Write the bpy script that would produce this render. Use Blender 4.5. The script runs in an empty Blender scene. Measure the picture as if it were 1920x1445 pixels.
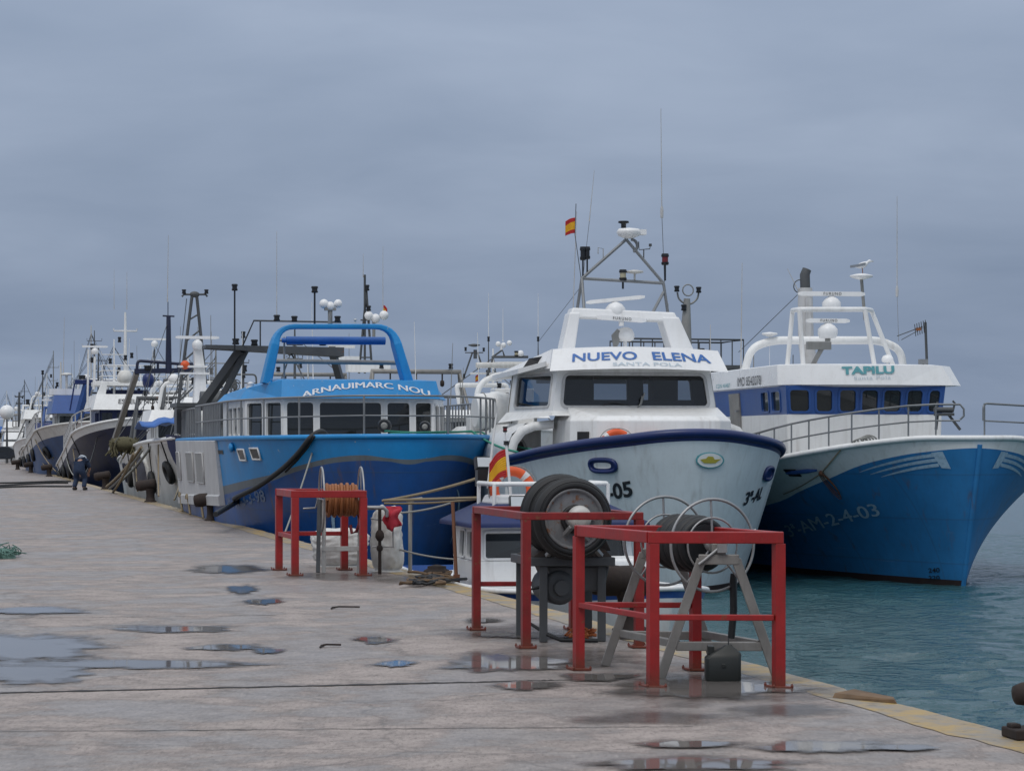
import bpy, math, random
from mathutils import Vector, Matrix, noise
random.seed(7)
R = math.radians
S = bpy.context.scene
COL = S.collection

# ---------------------------------------------------------------- camera model
F, HZ, CX, H = 4200.0, 830.0, 960.0, 1.7      # focal length and horizon in photo pixels, eye height in metres
WZ = -0.8                                     # water level (the quay top is z = 0)
TH = math.atan(0.2565)                        # heading of the quay edge
def edgeX(d): return 6.29 - 0.2565 * d        # quay edge line
def ground(px, py, z=0.0):
    d = F * (H - z) / (py - HZ)
    return Vector(((px - CX) / F * d, d, z))
def at(px, py, d): return Vector(((px - CX) / F * d, d, H - (py - HZ) * d / F))
def quay(u, v, z=0.0):                        # u metres along the quay from 13 m out, v metres over the water
    c, s = math.cos(TH), math.sin(TH)
    return Vector((2.955 - s * u + c * v, 13.0 + c * u + s * v, z))

cam = bpy.data.cameras.new('camera'); co = bpy.data.objects.new('camera', cam); COL.objects.link(co)
co.location = (0, 0, H); co.rotation_euler = (R(90), 0, 0)
cam.sensor_width = 36; cam.lens = 36 * F / 1920; cam.shift_y = (HZ - 722.5) / 1920
cam.clip_start = 0.2; cam.clip_end = 9000
S.camera = co

# ---------------------------------------------------------------- node helpers
class G:
    def __init__(s, tree): s.t = tree; tree.nodes.clear()
    def n(s, typ, ins=None, **pr):
        nd = s.t.nodes.new(typ)
        for k, v in pr.items(): setattr(nd, k, v)
        for k, v in (ins or {}).items():
            i = nd.inputs[k]
            if isinstance(v, bpy.types.NodeSocket): s.t.links.new(v, i)
            else:
                try: i.default_value = v
                except Exception: i.default_value = (*v, 1)
        return nd
    def noise(s, vec, scale, detail=4, rough=.55, dist=0):
        return s.n('ShaderNodeTexNoise', {'Vector': vec, 'Scale': scale, 'Detail': detail, 'Roughness': rough, 'Distortion': dist}).outputs[0]
    def ramp(s, fac, stops, interp='LINEAR'):
        nd = s.n('ShaderNodeValToRGB', {0: fac}); cr = nd.color_ramp; cr.interpolation = interp
        while len(cr.elements) < len(stops): cr.elements.new(.5)
        for e, (p, c) in zip(cr.elements, stops):
            e.position = p
            e.color = (c, c, c, 1) if isinstance(c, (int, float)) else (*c, 1)
        return nd.outputs[0]
    def mix(s, fac, a, b, blend='MIX'):
        nd = s.n('ShaderNodeMix', data_type='RGBA', blend_type=blend)
        for i, v in ((0, fac), (6, a), (7, b)):
            if isinstance(v, bpy.types.NodeSocket): s.t.links.new(v, nd.inputs[i])
            elif i == 0: nd.inputs[0].default_value = v
            else: nd.inputs[i].default_value = (*v, 1)
        return nd.outputs[2]
    def math(s, op, a, b=0.0, clamp=False):
        nd = s.n('ShaderNodeMath', operation=op, use_clamp=clamp)
        for i, v in ((0, a), (1, b)):
            if isinstance(v, bpy.types.NodeSocket): s.t.links.new(v, nd.inputs[i])
            else: nd.inputs[i].default_value = v
        return nd.outputs[0]
    def coords(s, scale=(1, 1, 1), rot=(0, 0, 0), kind='Object'):
        tc = s.n('ShaderNodeTexCoord')
        return s.n('ShaderNodeMapping', {'Vector': tc.outputs[kind], 'Scale': scale, 'Rotation': rot}).outputs[0]
    def bump(s, h, strength=.2, dist=.02):
        return s.n('ShaderNodeBump', {'Height': h, 'Strength': strength, 'Distance': dist}).outputs[0]
    def out(s, sh, vol=None):
        o = s.n('ShaderNodeOutputMaterial'); s.t.links.new(sh, o.inputs[0])

def newmat(name):
    m = bpy.data.materials.new(name); m.use_nodes = True
    return m, G(m.node_tree)

def paint(name, col, rough=.38, var=.10, dirt=.3, rust=0.0, metallic=0.0, dcol=None, spec=.5, scale=1.0, chips=0.0, chipcol=(.45, .45, .43), seams=0.0, runs=0.0, foot=0.0):
    """weathered paint: uneven tone, vertical grime streaks, rust spots, small scratches"""
    m, g = newmat(name)
    oc = g.coords()
    n1 = g.noise(oc, 1.3 * scale, 6, .6)
    n2 = g.noise(g.coords((9 * scale, 9 * scale, .7 * scale)), 1.0, 5, .6)
    n3 = g.noise(oc, 14 * scale, 5, .65)
    lo = tuple(c * (1 - var * 1.6) for c in col); hi = tuple(min(1, c * (1 + var)) for c in col)
    c = g.mix(g.ramp(n1, [(.3, 0), (.7, 1)]), lo, hi)
    d = dcol or tuple(.45 * x + y for x, y in zip(col, (.035, .028, .02)))
    c = g.mix(g.math('MULTIPLY', g.ramp(n2, [(.5, 0), (.78, 1)]), dirt), c, d)
    c = g.mix(g.math('MULTIPLY', g.ramp(n3, [(.55, 0), (.8, 1)]), dirt * .6), c, d)
    if chips: c = g.mix(g.ramp(g.noise(oc, 7 * scale, 8, .7), [(.68 - chips * .3, 0), (.71 - chips * .3, 1)]), c, chipcol)
    if rust:
        rm = g.ramp(g.noise(oc, 3.2 * scale, 9, .68), [(.72 - rust * .35, 0), (.80 - rust * .35, 1)])
        c = g.mix(rm, c, g.mix(n3, (.10, .035, .015), (.24, .10, .04)))
    if runs:                                    # rust runs below fittings, scrapes along the side
        rn = g.noise(g.coords((4.5, 4.5, .30)), 1.0, 6, .62)
        c = g.mix(g.math('MULTIPLY', g.ramp(rn, [(.60, 0), (.70, 1)]), runs), c, (.13, .07, .04))
        sc = g.noise(g.coords((.5, .5, 9)), 1.0, 7, .7)
        c = g.mix(g.math('MULTIPLY', g.ramp(sc, [(.64, 0), (.68, 1)]), runs * .8), c, tuple(min(1, x * .6 + .16) for x in col))
    hh = g.math('ADD', n1, g.math('MULTIPLY', n3, .25))
    if seams:                                   # welded plate seams
        sp = g.n('ShaderNodeSeparateXYZ', {0: oc}); ln = None
        for ax, st in ((1, 1.9), (2, .78)):
            q = g.ramp(g.math('ABSOLUTE', g.math('SUBTRACT', g.math('FRACT', g.math('DIVIDE', sp.outputs[ax], st)), .5)), [(.004 if ax == 1 else .010, 1), (.012 if ax == 1 else .026, 0)])
            ln = q if ln is None else g.math('MAXIMUM', ln, q)
        c = g.mix(g.math('MULTIPLY', ln, seams), c, d); hh = g.math('ADD', hh, g.math('MULTIPLY', ln, .5 * seams))
    if foot:                                    # rust creeping up from the feet
        zz = g.n('ShaderNodeSeparateXYZ', {0: oc}).outputs[2]
        fm = g.ramp(g.math('ADD', zz, g.math('MULTIPLY', n3, .16)), [(.10, 1), (.24, 0)])
        c = g.mix(g.math('MULTIPLY', fm, foot), c, g.mix(n3, (.07, .02, .012), (.20, .055, .025)))
    rr = g.math('ADD', g.math('MULTIPLY', n1, .25), rough - .12)
    b = g.n('ShaderNodeBsdfPrincipled', {'Base Color': c, 'Roughness': rr, 'Metallic': metallic, 'Specular IOR Level': spec,
                                         'Normal': g.bump(hh, .2, .02)})
    g.out(b.outputs[0])
    return m

def plain(name, col, rough=.5, metallic=0.0, var=.12, scale=6.0, bump=.1):
    m, g = newmat(name)
    n1 = g.noise(g.coords(), scale, 5, .6)
    c = g.mix(n1, tuple(x * (1 - var) for x in col), tuple(min(1, x * (1 + var)) for x in col))
    b = g.n('ShaderNodeBsdfPrincipled', {'Base Color': c, 'Roughness': rough, 'Metallic': metallic, 'Normal': g.bump(n1, bump, .01)})
    g.out(b.outputs[0]); return m

def letter(name, col, wear=.3, rough=.45):
    m, g = newmat(name); oc = g.coords(); n1 = g.noise(oc, 7, 7, .7)
    b = g.n('ShaderNodeBsdfPrincipled', {'Base Color': g.mix(n1, tuple(x * .8 for x in col), tuple(min(1, x * 1.15) for x in col)), 'Roughness': rough})
    k = .62 - wear * .3; fac = g.ramp(g.noise(oc, 16, 8, .75), [(k - .1, 1), (k + .04, 1 - wear)])
    mx = g.n('ShaderNodeMixShader', {0: fac, 1: g.n('ShaderNodeBsdfTransparent').outputs[0], 2: b.outputs[0]}); g.out(mx.outputs[0]); return m
def glassmat(name, tint=(.30, .33, .35), through=.45):
    m, g = newmat(name)
    fr = g.n('ShaderNodeFresnel', {'IOR': 1.5}).outputs[0]
    tr = g.n('ShaderNodeBsdfTransparent', {'Color': tint})
    df = g.n('ShaderNodeBsdfDiffuse', {'Color': (.03, .034, .036)})
    gl = g.n('ShaderNodeBsdfGlossy', {'Color': (.9, .92, .95), 'Roughness': .03,
             'Normal': g.bump(g.noise(g.coords(), 1.2, 2), .05, .02)})
    a = g.n('ShaderNodeMixShader', {0: through, 1: df.outputs[0], 2: tr.outputs[0]})
    b = g.n('ShaderNodeMixShader', {0: g.math('MULTIPLY', fr, 1.15, True), 1: a.outputs[0], 2: gl.outputs[0]})
    g.out(b.outputs[0]); return m

# ---------------------------------------------------------------- mesh builder
def V(*a): return Vector(a[0]) if len(a) == 1 else Vector(a)
def frame_of(d):
    d = d.normalized()
    up = Vector((0, 0, 1)) if abs(d.z) < .95 else Vector((0, 1, 0))
    x = d.cross(up).normalized(); y = x.cross(d).normalized()
    return x, y
class MB:
    def __init__(s): s.v = []; s.f = []; s.m = []; s.s = []
    def add(s, vs, fs, mat=0, smooth=False):
        o = len(s.v); s.v += [tuple(p) for p in vs]
        for f in fs: s.f.append([i + o for i in f]); s.m.append(mat); s.s.append(smooth)
        return s
    def box(s, c, size, rz=0, mat=0, rot=None):
        c = Vector(c); M = rot if rot else Matrix.Rotation(rz, 3, 'Z'); h = Vector(size) / 2
        vs = [c + M @ Vector((x * h.x, y * h.y, z * h.z)) for x in (-1, 1) for y in (-1, 1) for z in (-1, 1)]
        return s.add(vs, [(0, 1, 3, 2), (4, 6, 7, 5), (0, 4, 5, 1), (2, 3, 7, 6), (0, 2, 6, 4), (1, 5, 7, 3)], mat)
    def hexa(s, b, t, mat=0):               # four bottom and four top corners
        return s.add(list(b) + list(t), [(3, 2, 1, 0), (4, 5, 6, 7), (0, 1, 5, 4), (1, 2, 6, 5), (2, 3, 7, 6), (3, 0, 4, 7)], mat)
    def beam(s, p, q, w, h, mat=0):
        p, q = Vector(p), Vector(q); x, y = frame_of(q - p); x *= w / 2; y *= h / 2
        return s.hexa([p - x - y, p + x - y, p + x + y, p - x + y], [q - x - y, q + x - y, q + x + y, q - x + y], mat)
    def tube(s, pts, r, seg=8, mat=0, closed=False, smooth=True):
        pts = [Vector(p) for p in pts]; n = len(pts)
        rs = r if isinstance(r, (list, tuple)) else [r] * n
        rings = []; px = None
        for i, p in enumerate(pts):
            a = pts[i - 1] if (i or closed) else p; b = pts[(i + 1) % n] if (i < n - 1 or closed) else p
            d = (b - a)
            if d.length < 1e-9: d = Vector((0, 0, 1))
            d.normalize()
            if px is None: x, y = frame_of(d)
            else:
                x = px - d * px.dot(d)
                if x.length < 1e-6: x, y = frame_of(d)
                x.normalize(); y = x.cross(d).normalized()
            px = x
            rings.append([p + (x * math.cos(2 * math.pi * k / seg) + y * math.sin(2 * math.pi * k / seg)) * rs[i] for k in range(seg)])
        return s.loft(rings, mat, smooth, closed_v=closed, caps=not closed)
    def loft(s, rings, mat=0, smooth=True, closed_u=True, closed_v=False, caps=False):
        n, k = len(rings), len(rings[0]); vs = [p for r in rings for p in r]; fs = []
        for i in range(n if closed_v else n - 1):
            j = (i + 1) % n
            for a in range(k if closed_u else k - 1):
                b = (a + 1) % k
                fs.append((i * k + a, i * k + b, j * k + b, j * k + a))
        s.add(vs, fs, mat, smooth)
        if caps:
            s.add(rings[0], [tuple(range(k))[::-1]], mat); s.add(rings[-1], [tuple(range(k))], mat)
        return s
    def lathe(s, prof, c=(0, 0, 0), axis=(0, 0, 1), seg=20, mat=0, smooth=True, caps=True):
        c = Vector(c); ax = Vector(axis).normalized(); x, y = frame_of(ax)
        rings = [[c + ax * h + (x * math.cos(2 * math.pi * k / seg) + y * math.sin(2 * math.pi * k / seg)) * max(r, 1e-4) for k in range(seg)] for r, h in prof]
        return s.loft(rings, mat, smooth, caps=caps)
    def ball(s, c, r, seg=14, rings=9, mat=0):
        c = Vector(c); r = Vector((r, r, r)) if isinstance(r, (int, float)) else Vector(r); rr = []
        for i in range(rings + 1):
            t = math.pi * i / rings; q = max(math.sin(t), 1e-3)
            rr.append([c + Vector((r.x * q * math.cos(2 * math.pi * k / seg), r.y * q * math.sin(2 * math.pi * k / seg), -r.z * math.cos(t))) for k in range(seg)])
        return s.loft(rr, mat, True, caps=True)
    def torus(s, c, Rr, r, axis=(0, 1, 0), seg=36, tseg=8, mat=0, flat=1.0):
        c = Vector(c); ax = Vector(axis).normalized(); x, y = frame_of(ax); rings = []
        for i in range(seg):
            a = 2 * math.pi * i / seg; e = x * math.cos(a) + y * math.sin(a)
            rings.append([c + e * (Rr + r * math.cos(2 * math.pi * k / tseg)) + ax * (r * flat * math.sin(2 * math.pi * k / tseg)) for k in range(tseg)])
        return s.loft(rings, mat, True, closed_v=True)
    def prism(s, poly, off, mat=0):
        n = len(poly); off = Vector(off); poly = [Vector(p) for p in poly]
        vs = poly + [p + off for p in poly]
        return s.add(vs, [tuple(range(n))[::-1], tuple(range(n, 2 * n))] + [(i, (i + 1) % n, n + (i + 1) % n, n + i) for i in range(n)], mat)
    def build(s, name, mats, parent=None, bevel=0, label=None):
        me = bpy.data.meshes.new(name); me.from_pydata(s.v, [], s.f)
        mats = mats if isinstance(mats, (list, tuple)) else [mats]
        for m in mats: me.materials.append(m)
        me.polygons.foreach_set('material_index', s.m); me.polygons.foreach_set('use_smooth', s.s); me.update()
        o = bpy.data.objects.new(name, me); COL.objects.link(o)
        if parent: o.parent = parent
        if bevel:
            b = o.modifiers.new('bevel', 'BEVEL'); b.width = bevel; b.segments = 2; b.limit_method = 'ANGLE'
        if label: o['label'] = label
        return o

def tag(o, label, cat, group=None):
    o['label'] = label; o['category'] = cat
    if group: o['group'] = group
    return o
def struct(o): o['kind'] = 'structure'; return o
def empty(name, loc, rz, label, cat, group=None):
    o = bpy.data.objects.new(name, None); COL.objects.link(o); o.location = loc; o.rotation_euler = (0, 0, rz)
    o.empty_display_size = .3
    return tag(o, label, cat, group)
def arc(c, r, a0, a1, n, ax, ay):
    c, ax, ay = Vector(c), Vector(ax), Vector(ay)
    return [c + ax * (r * math.cos(a0 + (a1 - a0) * i / n)) + ay * (r * math.sin(a0 + (a1 - a0) * i / n)) for i in range(n + 1)]
def catenary(p, q, sag, n=18):
    p, q = Vector(p), Vector(q)
    return [p.lerp(q, i / n) - Vector((0, 0, sag * 4 * (i / n) * (1 - i / n))) for i in range(n + 1)]
def fillet(pts, r, n=5):                      # round the corners of a polyline
    pts = [Vector(p) for p in pts]; out = [pts[0]]
    for a, b, c in zip(pts, pts[1:], pts[2:]):
        d1, d2 = (a - b), (c - b); rr = min(r, d1.length * .48, d2.length * .48)
        p, q = b + d1.normalized() * rr, b + d2.normalized() * rr
        for i in range(n + 1):
            t = i / n; out.append(p * (1 - t) ** 2 + b * 2 * t * (1 - t) + q * t * t)
    return out + [pts[-1]]

_tc = {}
def text2d(body, bold=0.0, shear=0.0, space=1.0):
    if 'M' in body: bold = 0.0                  # the face's M does not survive an outline offset
    k = (body, bold, shear, space)
    if k in _tc: return _tc[k]
    cu = bpy.data.curves.new('lettering', 'FONT'); cu.body = body; cu.size = 1; cu.offset = bold; cu.shear = shear
    cu.space_character = space; cu.resolution_u = 4
    o = bpy.data.objects.new('lettering', cu); COL.objects.link(o)
    dg = bpy.context.evaluated_depsgraph_get(); me = o.evaluated_get(dg).to_mesh()
    me.calc_loop_triangles()
    vs = [(v.co.x, v.co.y) for v in me.vertices]; fs = [tuple(t.vertices) for t in me.loop_triangles]
    o.evaluated_get(dg).to_mesh_clear(); bpy.data.objects.remove(o); bpy.data.curves.remove(cu)
    x0 = min(v[0] for v in vs); x1 = max(v[0] for v in vs); y0 = min(v[1] for v in vs); y1 = max(v[1] for v in vs)
    h = y1 - y0
    _tc[k] = ([((x - x0) / (x1 - x0), (y - y0) / h) for x, y in vs], fs, (x1 - x0) / h)
    return _tc[k]
def text_on(name, body, fn, mat, parent, bold=0.0, shear=0.0, space=1.0, label=None):
    """fn maps (x 0..1, y 0..1) of the lettering block to a point on the painted surface"""
    vs, fs, asp = text2d(body, bold, shear, space)
    b = MB(); b.add([fn(x, y) for x, y in vs], fs)
    return b.build(name, mat, parent, label=label)
M = {}
M['white'] = paint('white_paint', (.80, .80, .79), .36, .05, .34, dcol=(.46, .43, .38), runs=.15)
M['white_clean'] = paint('white_gelcoat', (.82, .82, .82), .28, .03, .18, dcol=(.5, .47, .42), runs=.10)
M['offwhite'] = paint('aged_white_paint', (.62, .61, .58), .45, .10, .45, rust=.10, dcol=(.28, .25, .2))
M['greywhite'] = paint('grey_white_paint', (.50, .50, .50), .5, .10, .5, rust=.08, dcol=(.22, .2, .17))
M['grey'] = paint('grey_paint', (.26, .26, .25), .5, .12, .4, rust=.08)
M['stripe'] = paint('grey_stripe_paint', (.13, .155, .175), .5, .14, .4, rust=.06, runs=.3)
M['dgrey'] = paint('dark_grey_steel', (.075, .08, .085), .5, .15, .35, rust=.18)
M['black'] = plain('black_rubber', (.012, .012, .013), .55, var=.4)
M['blackpl'] = plain('black_plastic', (.012, .013, .016), .35, var=.2)
M['navy'] = paint('navy_paint', (.008, .022, .115), .35, .14, .25)
M['elena_hull'] = paint('pale_blue_hull_paint', (.63, .69, .72), .5, .05, .34, dcol=(.36, .37, .36), runs=.16)
M['tapilu_blue'] = paint('deep_blue_hull_paint', (.030, .195, .45), .5, .10, .32, dcol=(.04, .10, .19), spec=.35, rust=.015, seams=.30, runs=.40)
M['band_blue'] = paint('wheelhouse_blue_paint', (.025, .085, .29), .35, .08, .2)
M['sky_blue'] = paint('bright_blue_paint', (.008, .235, .56), .42, .10, .26, dcol=(.03, .15, .30), chips=.10, chipcol=(.3, .38, .45))
M['deep_blue'] = paint('dark_blue_hull_paint', (.010, .075, .27), .4, .16, .4, dcol=(.03, .07, .13), rust=.03, seams=.35, runs=.5)
M['navy_hull'] = paint('near_black_navy_hull', (.012, .018, .05), .45, .2, .3)
M['faded_blue'] = paint('faded_blue_hull', (.04, .085, .20), .5, .18, .4, rust=.06)
M['boot'] = paint('antifouling_paint', (.035, .02, .02), .6, .2, .4)
M['red'] = paint('red_enamel', (.33, .014, .014), .42, .14, .35, rust=.30, dcol=(.12, .02, .015), scale=3.6, foot=.8)
M['redold'] = paint('weathered_red_enamel', (.24, .014, .014), .45, .18, .45, rust=.38, dcol=(.09, .02, .015), scale=3.6, foot=.85)
M['steel'] = paint('galvanised_steel', (.36, .36, .36), .42, .12, .35, rust=.06, metallic=.55, scale=3)
M['greysteel'] = paint('weathered_grey_steel', (.27, .258, .24), .5, .14, .45, rust=.14, metallic=.2, scale=3)
M['rail'] = paint('handrail_steel', (.23, .24, .25), .45, .12, .3, metallic=.3)
M['rusty'] = paint('rusty_cast_iron', (.028, .018, .015), .8, .3, .5, rust=.22, scale=4)
M['tyre'] = plain('tyre_rubber', (.014, .014, .015), .6, var=.3, scale=12, bump=.3)
M['rim'] = paint('rusted_rim', (.19, .19, .195), .55, .22, .6, rust=.5, metallic=.0, scale=3.5)
M['orange'] = paint('orange_lifebuoy', (.72, .10, .02), .45, .08, .2)
M['tape'] = plain('reflective_tape', (.6, .6, .6), .3)
M['orope'] = plain('orange_hose', (.29, .105, .035), .6, var=.35, scale=25, bump=.4)
M['rope'] = plain('natural_rope', (.25, .20, .13), .85, var=.3, scale=40, bump=.5)
M['ropeg'] = plain('grey_rope', (.28, .28, .26), .85, var=.25, scale=40, bump=.5)
M['rgreen'] = plain('green_rope', (.03, .24, .17), .8, var=.25, scale=40, bump=.5)
M['rdark'] = plain('dark_hose', (.012, .013, .015), .55, var=.4, scale=20)
M['net'] = plain('fishing_net', (.10, .09, .05), .95, var=.6, scale=30, bump=1)
M['netgreen'] = plain('green_net', (.10, .19, .16), .95, var=.5, scale=30, bump=1)
M['bag'] = paint('white_bulk_bag', (.62, .62, .60), .75, .10, .35, dcol=(.3, .27, .22), scale=2)
M['redcloth'] = plain('red_cloth', (.45, .03, .05), .85, var=.3, scale=9, bump=.4)
M['wood'] = paint('weathered_wood', (.16, .10, .055), .8, .3, .5, scale=4)
M['brass'] = plain('dull_brass', (.12, .09, .05), .5, .4)
M['lamp_glass'] = plain('lamp_lens', (.42, .38, .26), .25)
M['lamp_red'] = plain('red_lens', (.16, .015, .02), .25)
M['flood'] = plain('floodlight_glass', (.55, .58, .6), .15)
M['flag_red'] = plain('flag_red', (.42, .02, .02), .8)
M['flag_yellow'] = plain('flag_yellow', (.70, .36, .015), .8)
M['txt_blue'] = letter('blue_lettering', (.035, .14, .42), 0.12)
M['txt_sky'] = letter('faded_lettering', (.50, .58, .64), 0.25)
M['txt_black'] = letter('black_lettering', (.012, .014, .02), 0.12)
M['txt_teal'] = letter('teal_lettering', (.10, .34, .38), 0.15)
M['txt_white'] = letter('white_lettering', (.75, .77, .8), 0.12)
M['txt_hull'] = letter('pale_hull_lettering', (.36, .50, .62), 0.22)
M['txt_faint'] = letter('worn_hull_lettering', (.16, .22, .33), 0.4)
M['skin'] = plain('skin', (.42, .24, .17), .55)
M['denim'] = plain('dark_blue_workwear', (.018, .034, .075), .85, var=.3, scale=20, bump=.3)
M['hood'] = plain('pale_hood', (.42, .46, .52), .85)
M['gullw'] = plain('white_feathers', (.8, .8, .8), .7)
M['gullg'] = plain('grey_feathers', (.22, .24, .27), .7)
M['tarp'] = paint('blue_tarpaulin', (.012, .11, .40), .5, .15, .3)
M['navytarp'] = paint('navy_canvas', (.009, .022, .10), .6, .15, .3)
M['glass'] = glassmat('window_glass')
M['glassclear'] = glassmat('clear_window_glass', (.62, .66, .70), .8)
M['glassdark'] = glassmat('tinted_glass', (.10, .11, .12), .3)
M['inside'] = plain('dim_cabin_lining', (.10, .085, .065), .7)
M['maroon'] = plain('maroon_cloth', (.10, .02, .04), .85)
M['car'] = paint('dark_car_paint', (.02, .025, .035), .25, .05, .1)
M['grout'] = plain('joint_filler', (.035, .032, .032), .8, var=.4, scale=15, bump=.5)

# ---- wet concrete quay
def quay_mat():
    m, g = newmat('wet_concrete')
    oc = g.coords((1, 1, 1), (0, 0, -TH))
    big = g.noise(oc, .22, 4, .55, .4)
    pat = g.noise(oc, .8, 6, .62, .25)             # drying patches
    pat2 = g.noise(oc, 2.6, 7, .66, .2)
    fine = g.noise(oc, 22, 6, .72)
    grit = g.noise(oc, 120, 3, .7)
    st = g.noise(g.coords((.35, 2.2, 1), (0, 0, -TH)), 1.0, 6, .65)
    pm = g.math('ADD', g.math('MULTIPLY', pat, .7), g.math('ADD', g.math('MULTIPLY', pat2, .2), g.math('MULTIPLY', big, .1)))
    c = g.ramp(pm, [(.36, (.41, .345, .315)), (.455, (.35, .292, .266)), (.485, (.25, .207, .19)), (.515, (.245, .217, .205)), (.62, (.30, .270, .258))])
    c = g.mix(g.math('MULTIPLY', g.ramp(pat2, [(.42, 0), (.62, 1)]), .4), c, (.36, .31, .275))
    c = g.mix(g.math('MULTIPLY', g.ramp(st, [(.54, 0), (.70, 1)]), .2), c, (.19, .16, .15))
    c = g.mix(g.math('MULTIPLY', g.ramp(fine, [(.5, 0), (.74, 1)]), .5), c, (.14, .118, .112))
    c = g.mix(g.math('MULTIPLY', g.ramp(grit, [(.36, 1), (.5, 0)]), .4), c, (.10, .085, .08))
    md = g.noise(g.coords((1, 1, 1), (0, 0, -TH)), 3.4, 9, .74)
    c = g.mix(g.math('MULTIPLY', g.ramp(md, [(.36, 1), (.52, 0)]), .55), c, (.13, .108, .096))
    c = g.mix(g.math('MULTIPLY', g.ramp(md, [(.55, 0), (.68, 1)]), .45), c, (.42, .365, .33))
    pits = g.n('ShaderNodeTexVoronoi', {'Vector': oc, 'Scale': 9.0, 'Randomness': 1.0}).outputs['Distance']
    pk = g.math('MULTIPLY', g.ramp(pits, [(.05, 1), (.10, 0)]), g.ramp(big, [(.46, 0), (.55, 1)]))
    c = g.mix(g.math('MULTIPLY', pk, .8), c, (.045, .04, .038))
    wv = g.n('ShaderNodeVectorMath', {0: oc, 1: g.n('ShaderNodeVectorMath', {0: g.n('ShaderNodeTexNoise', {'Vector': oc, 'Scale': 1.6, 'Detail': 6}).outputs['Color'], 3: .55}, operation='SCALE').outputs[0]}, operation='ADD').outputs[0]
    cr = g.n('ShaderNodeTexVoronoi', {'Vector': wv, 'Scale': .30}, feature='DISTANCE_TO_EDGE').outputs['Distance']
    c = g.mix(g.math('MULTIPLY', g.ramp(cr, [(.002, 1), (.006, 0)]), .38), c, (.05, .043, .04))
    spk = g.noise(g.coords((1, .22, 1), (0, 0, -TH)), 40, 4, .75)
    c = g.mix(g.math('MULTIPLY', g.ramp(spk, [(.34, 1), (.47, 0)]), .55), c, (.10, .085, .075))
    c = g.mix(g.math('MULTIPLY', g.ramp(spk, [(.56, 0), (.68, 1)]), .45), c, (.46, .40, .36))
    rs = g.ramp(g.noise(oc, .9, 8, .7, .3), [(.66, 0), (.72, 1)])
    c = g.mix(g.math('MULTIPLY', rs, .4), c, (.22, .10, .06))
    sheen = g.ramp(pm, [(.47, 0), (.53, .6), (.66, 1)])
    ro = g.ramp(sheen, [(0, .58), (1, .24)])
    ro = g.math('ADD', ro, g.math('MULTIPLY', fine, .12))
    hgt = g.math('ADD', g.math('MULTIPLY', fine, .6), g.math('ADD', g.math('MULTIPLY', grit, .25), g.math('MULTIPLY', md, .7)))
    b = g.n('ShaderNodeBsdfPrincipled', {'Base Color': c, 'Roughness': ro, 'Specular IOR Level': .5, 'Normal': g.bump(hgt, .35, .010)})
    g.out(b.outputs[0]); return m
M['quay'] = quay_mat()
def kerb_mat():
    m, g = newmat('worn_yellow_kerb')
    oc = g.coords()
    w = g.noise(oc, 3.0, 9, .68); f = g.noise(oc, 26, 5, .7)
    c = g.mix(f, (.36, .235, .07), (.46, .32, .12))
    c = g.mix(g.ramp(w, [(.40, 0), (.56, 1)]), c, (.27, .235, .19))
    c = g.mix(g.math('MULTIPLY', g.ramp(g.noise(oc, 7, 7, .7), [(.55, 0), (.66, 1)]), .7), c, (.10, .085, .07))
    b = g.n('ShaderNodeBsdfPrincipled', {'Base Color': c, 'Roughness': .5, 'Normal': g.bump(g.math('ADD', w, g.math('MULTIPLY', f, .4)), .5, .02)})
    g.out(b.outputs[0]); return m
M['kerb'] = kerb_mat()
def water_mat():
    m, g = newmat('harbour_water')
    a = g.noise(g.coords((1, 1.4, 1)), 3.2, 5, .62, .5); b2 = g.noise(g.coords((1, 1.5, 1)), 13, 3, .6)
    hgt = g.math('ADD', a, g.math('MULTIPLY', b2, .15))
    c = g.mix(g.noise(g.coords(), .12, 3), (.022, .078, .094), (.034, .100, .118))
    b = g.n('ShaderNodeBsdfPrincipled', {'Base Color': c, 'Roughness': .05, 'IOR': 1.33, 'Normal': g.bump(hgt, .9, .13)})
    g.out(b.outputs[0]); return m
M['water'] = water_mat()
# ================================================================ setting: sky, light, quay, water
SUN_EL, SUN_AZ = R(58), R(200)     # azimuth measured clockwise from +Y: behind and a little left of the camera
wd = bpy.data.worlds.new('World'); S.world = wd; wd.use_nodes = True
g = G(wd.node_tree)
sky = g.n('ShaderNodeTexSky', sky_type='NISHITA', sun_disc=False, sun_elevation=SUN_EL, sun_rotation=SUN_AZ, altitude=0, air_density=1.5, dust_density=4)
tc = g.n('ShaderNodeTexCoord').outputs['Generated']
sep = g.n('ShaderNodeSeparateXYZ', {0: tc}); z = sep.outputs[2]
base = g.ramp(z, [(0.0, (.0240, .0303, .0420)), (.05, (.0246, .0311, .0432)), (.12, (.0284, .0352, .0478)), (.20, (.0352, .0425, .0560)), (.45, (.060, .066, .074)), (1.0, (.102, .106, .112))])
# cloud layer: coordinates on a flat ceiling, so that the clouds bunch up towards the horizon
den = g.math('ADD', g.math('MAXIMUM', z, 0.0), .22)
cx = g.math('DIVIDE', sep.outputs[0], den); cy = g.math('DIVIDE', sep.outputs[1], den)
cv = g.n('ShaderNodeCombineXYZ', {0: g.math('MULTIPLY', cx, .8), 1: cy, 2: 0.0}).outputs[0]
n1 = g.noise(cv, 1.0, 4, .5, .4); n2 = g.noise(cv, 3.0, 5, .55, .3)
cl = g.math('ADD', g.math('MULTIPLY', n1, .65), g.math('MULTIPLY', n2, .35))
tone = g.ramp(cl, [(.34, (.80, .83, .86)), (.5, (.99, .99, .99)), (.66, (1.22, 1.19, 1.15))])
oc = g.mix(1.0, base, tone, 'MULTIPLY')
big = g.n('ShaderNodeVectorMath', {0: oc, 3: 100.0}, operation='SCALE').outputs[0]
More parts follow.
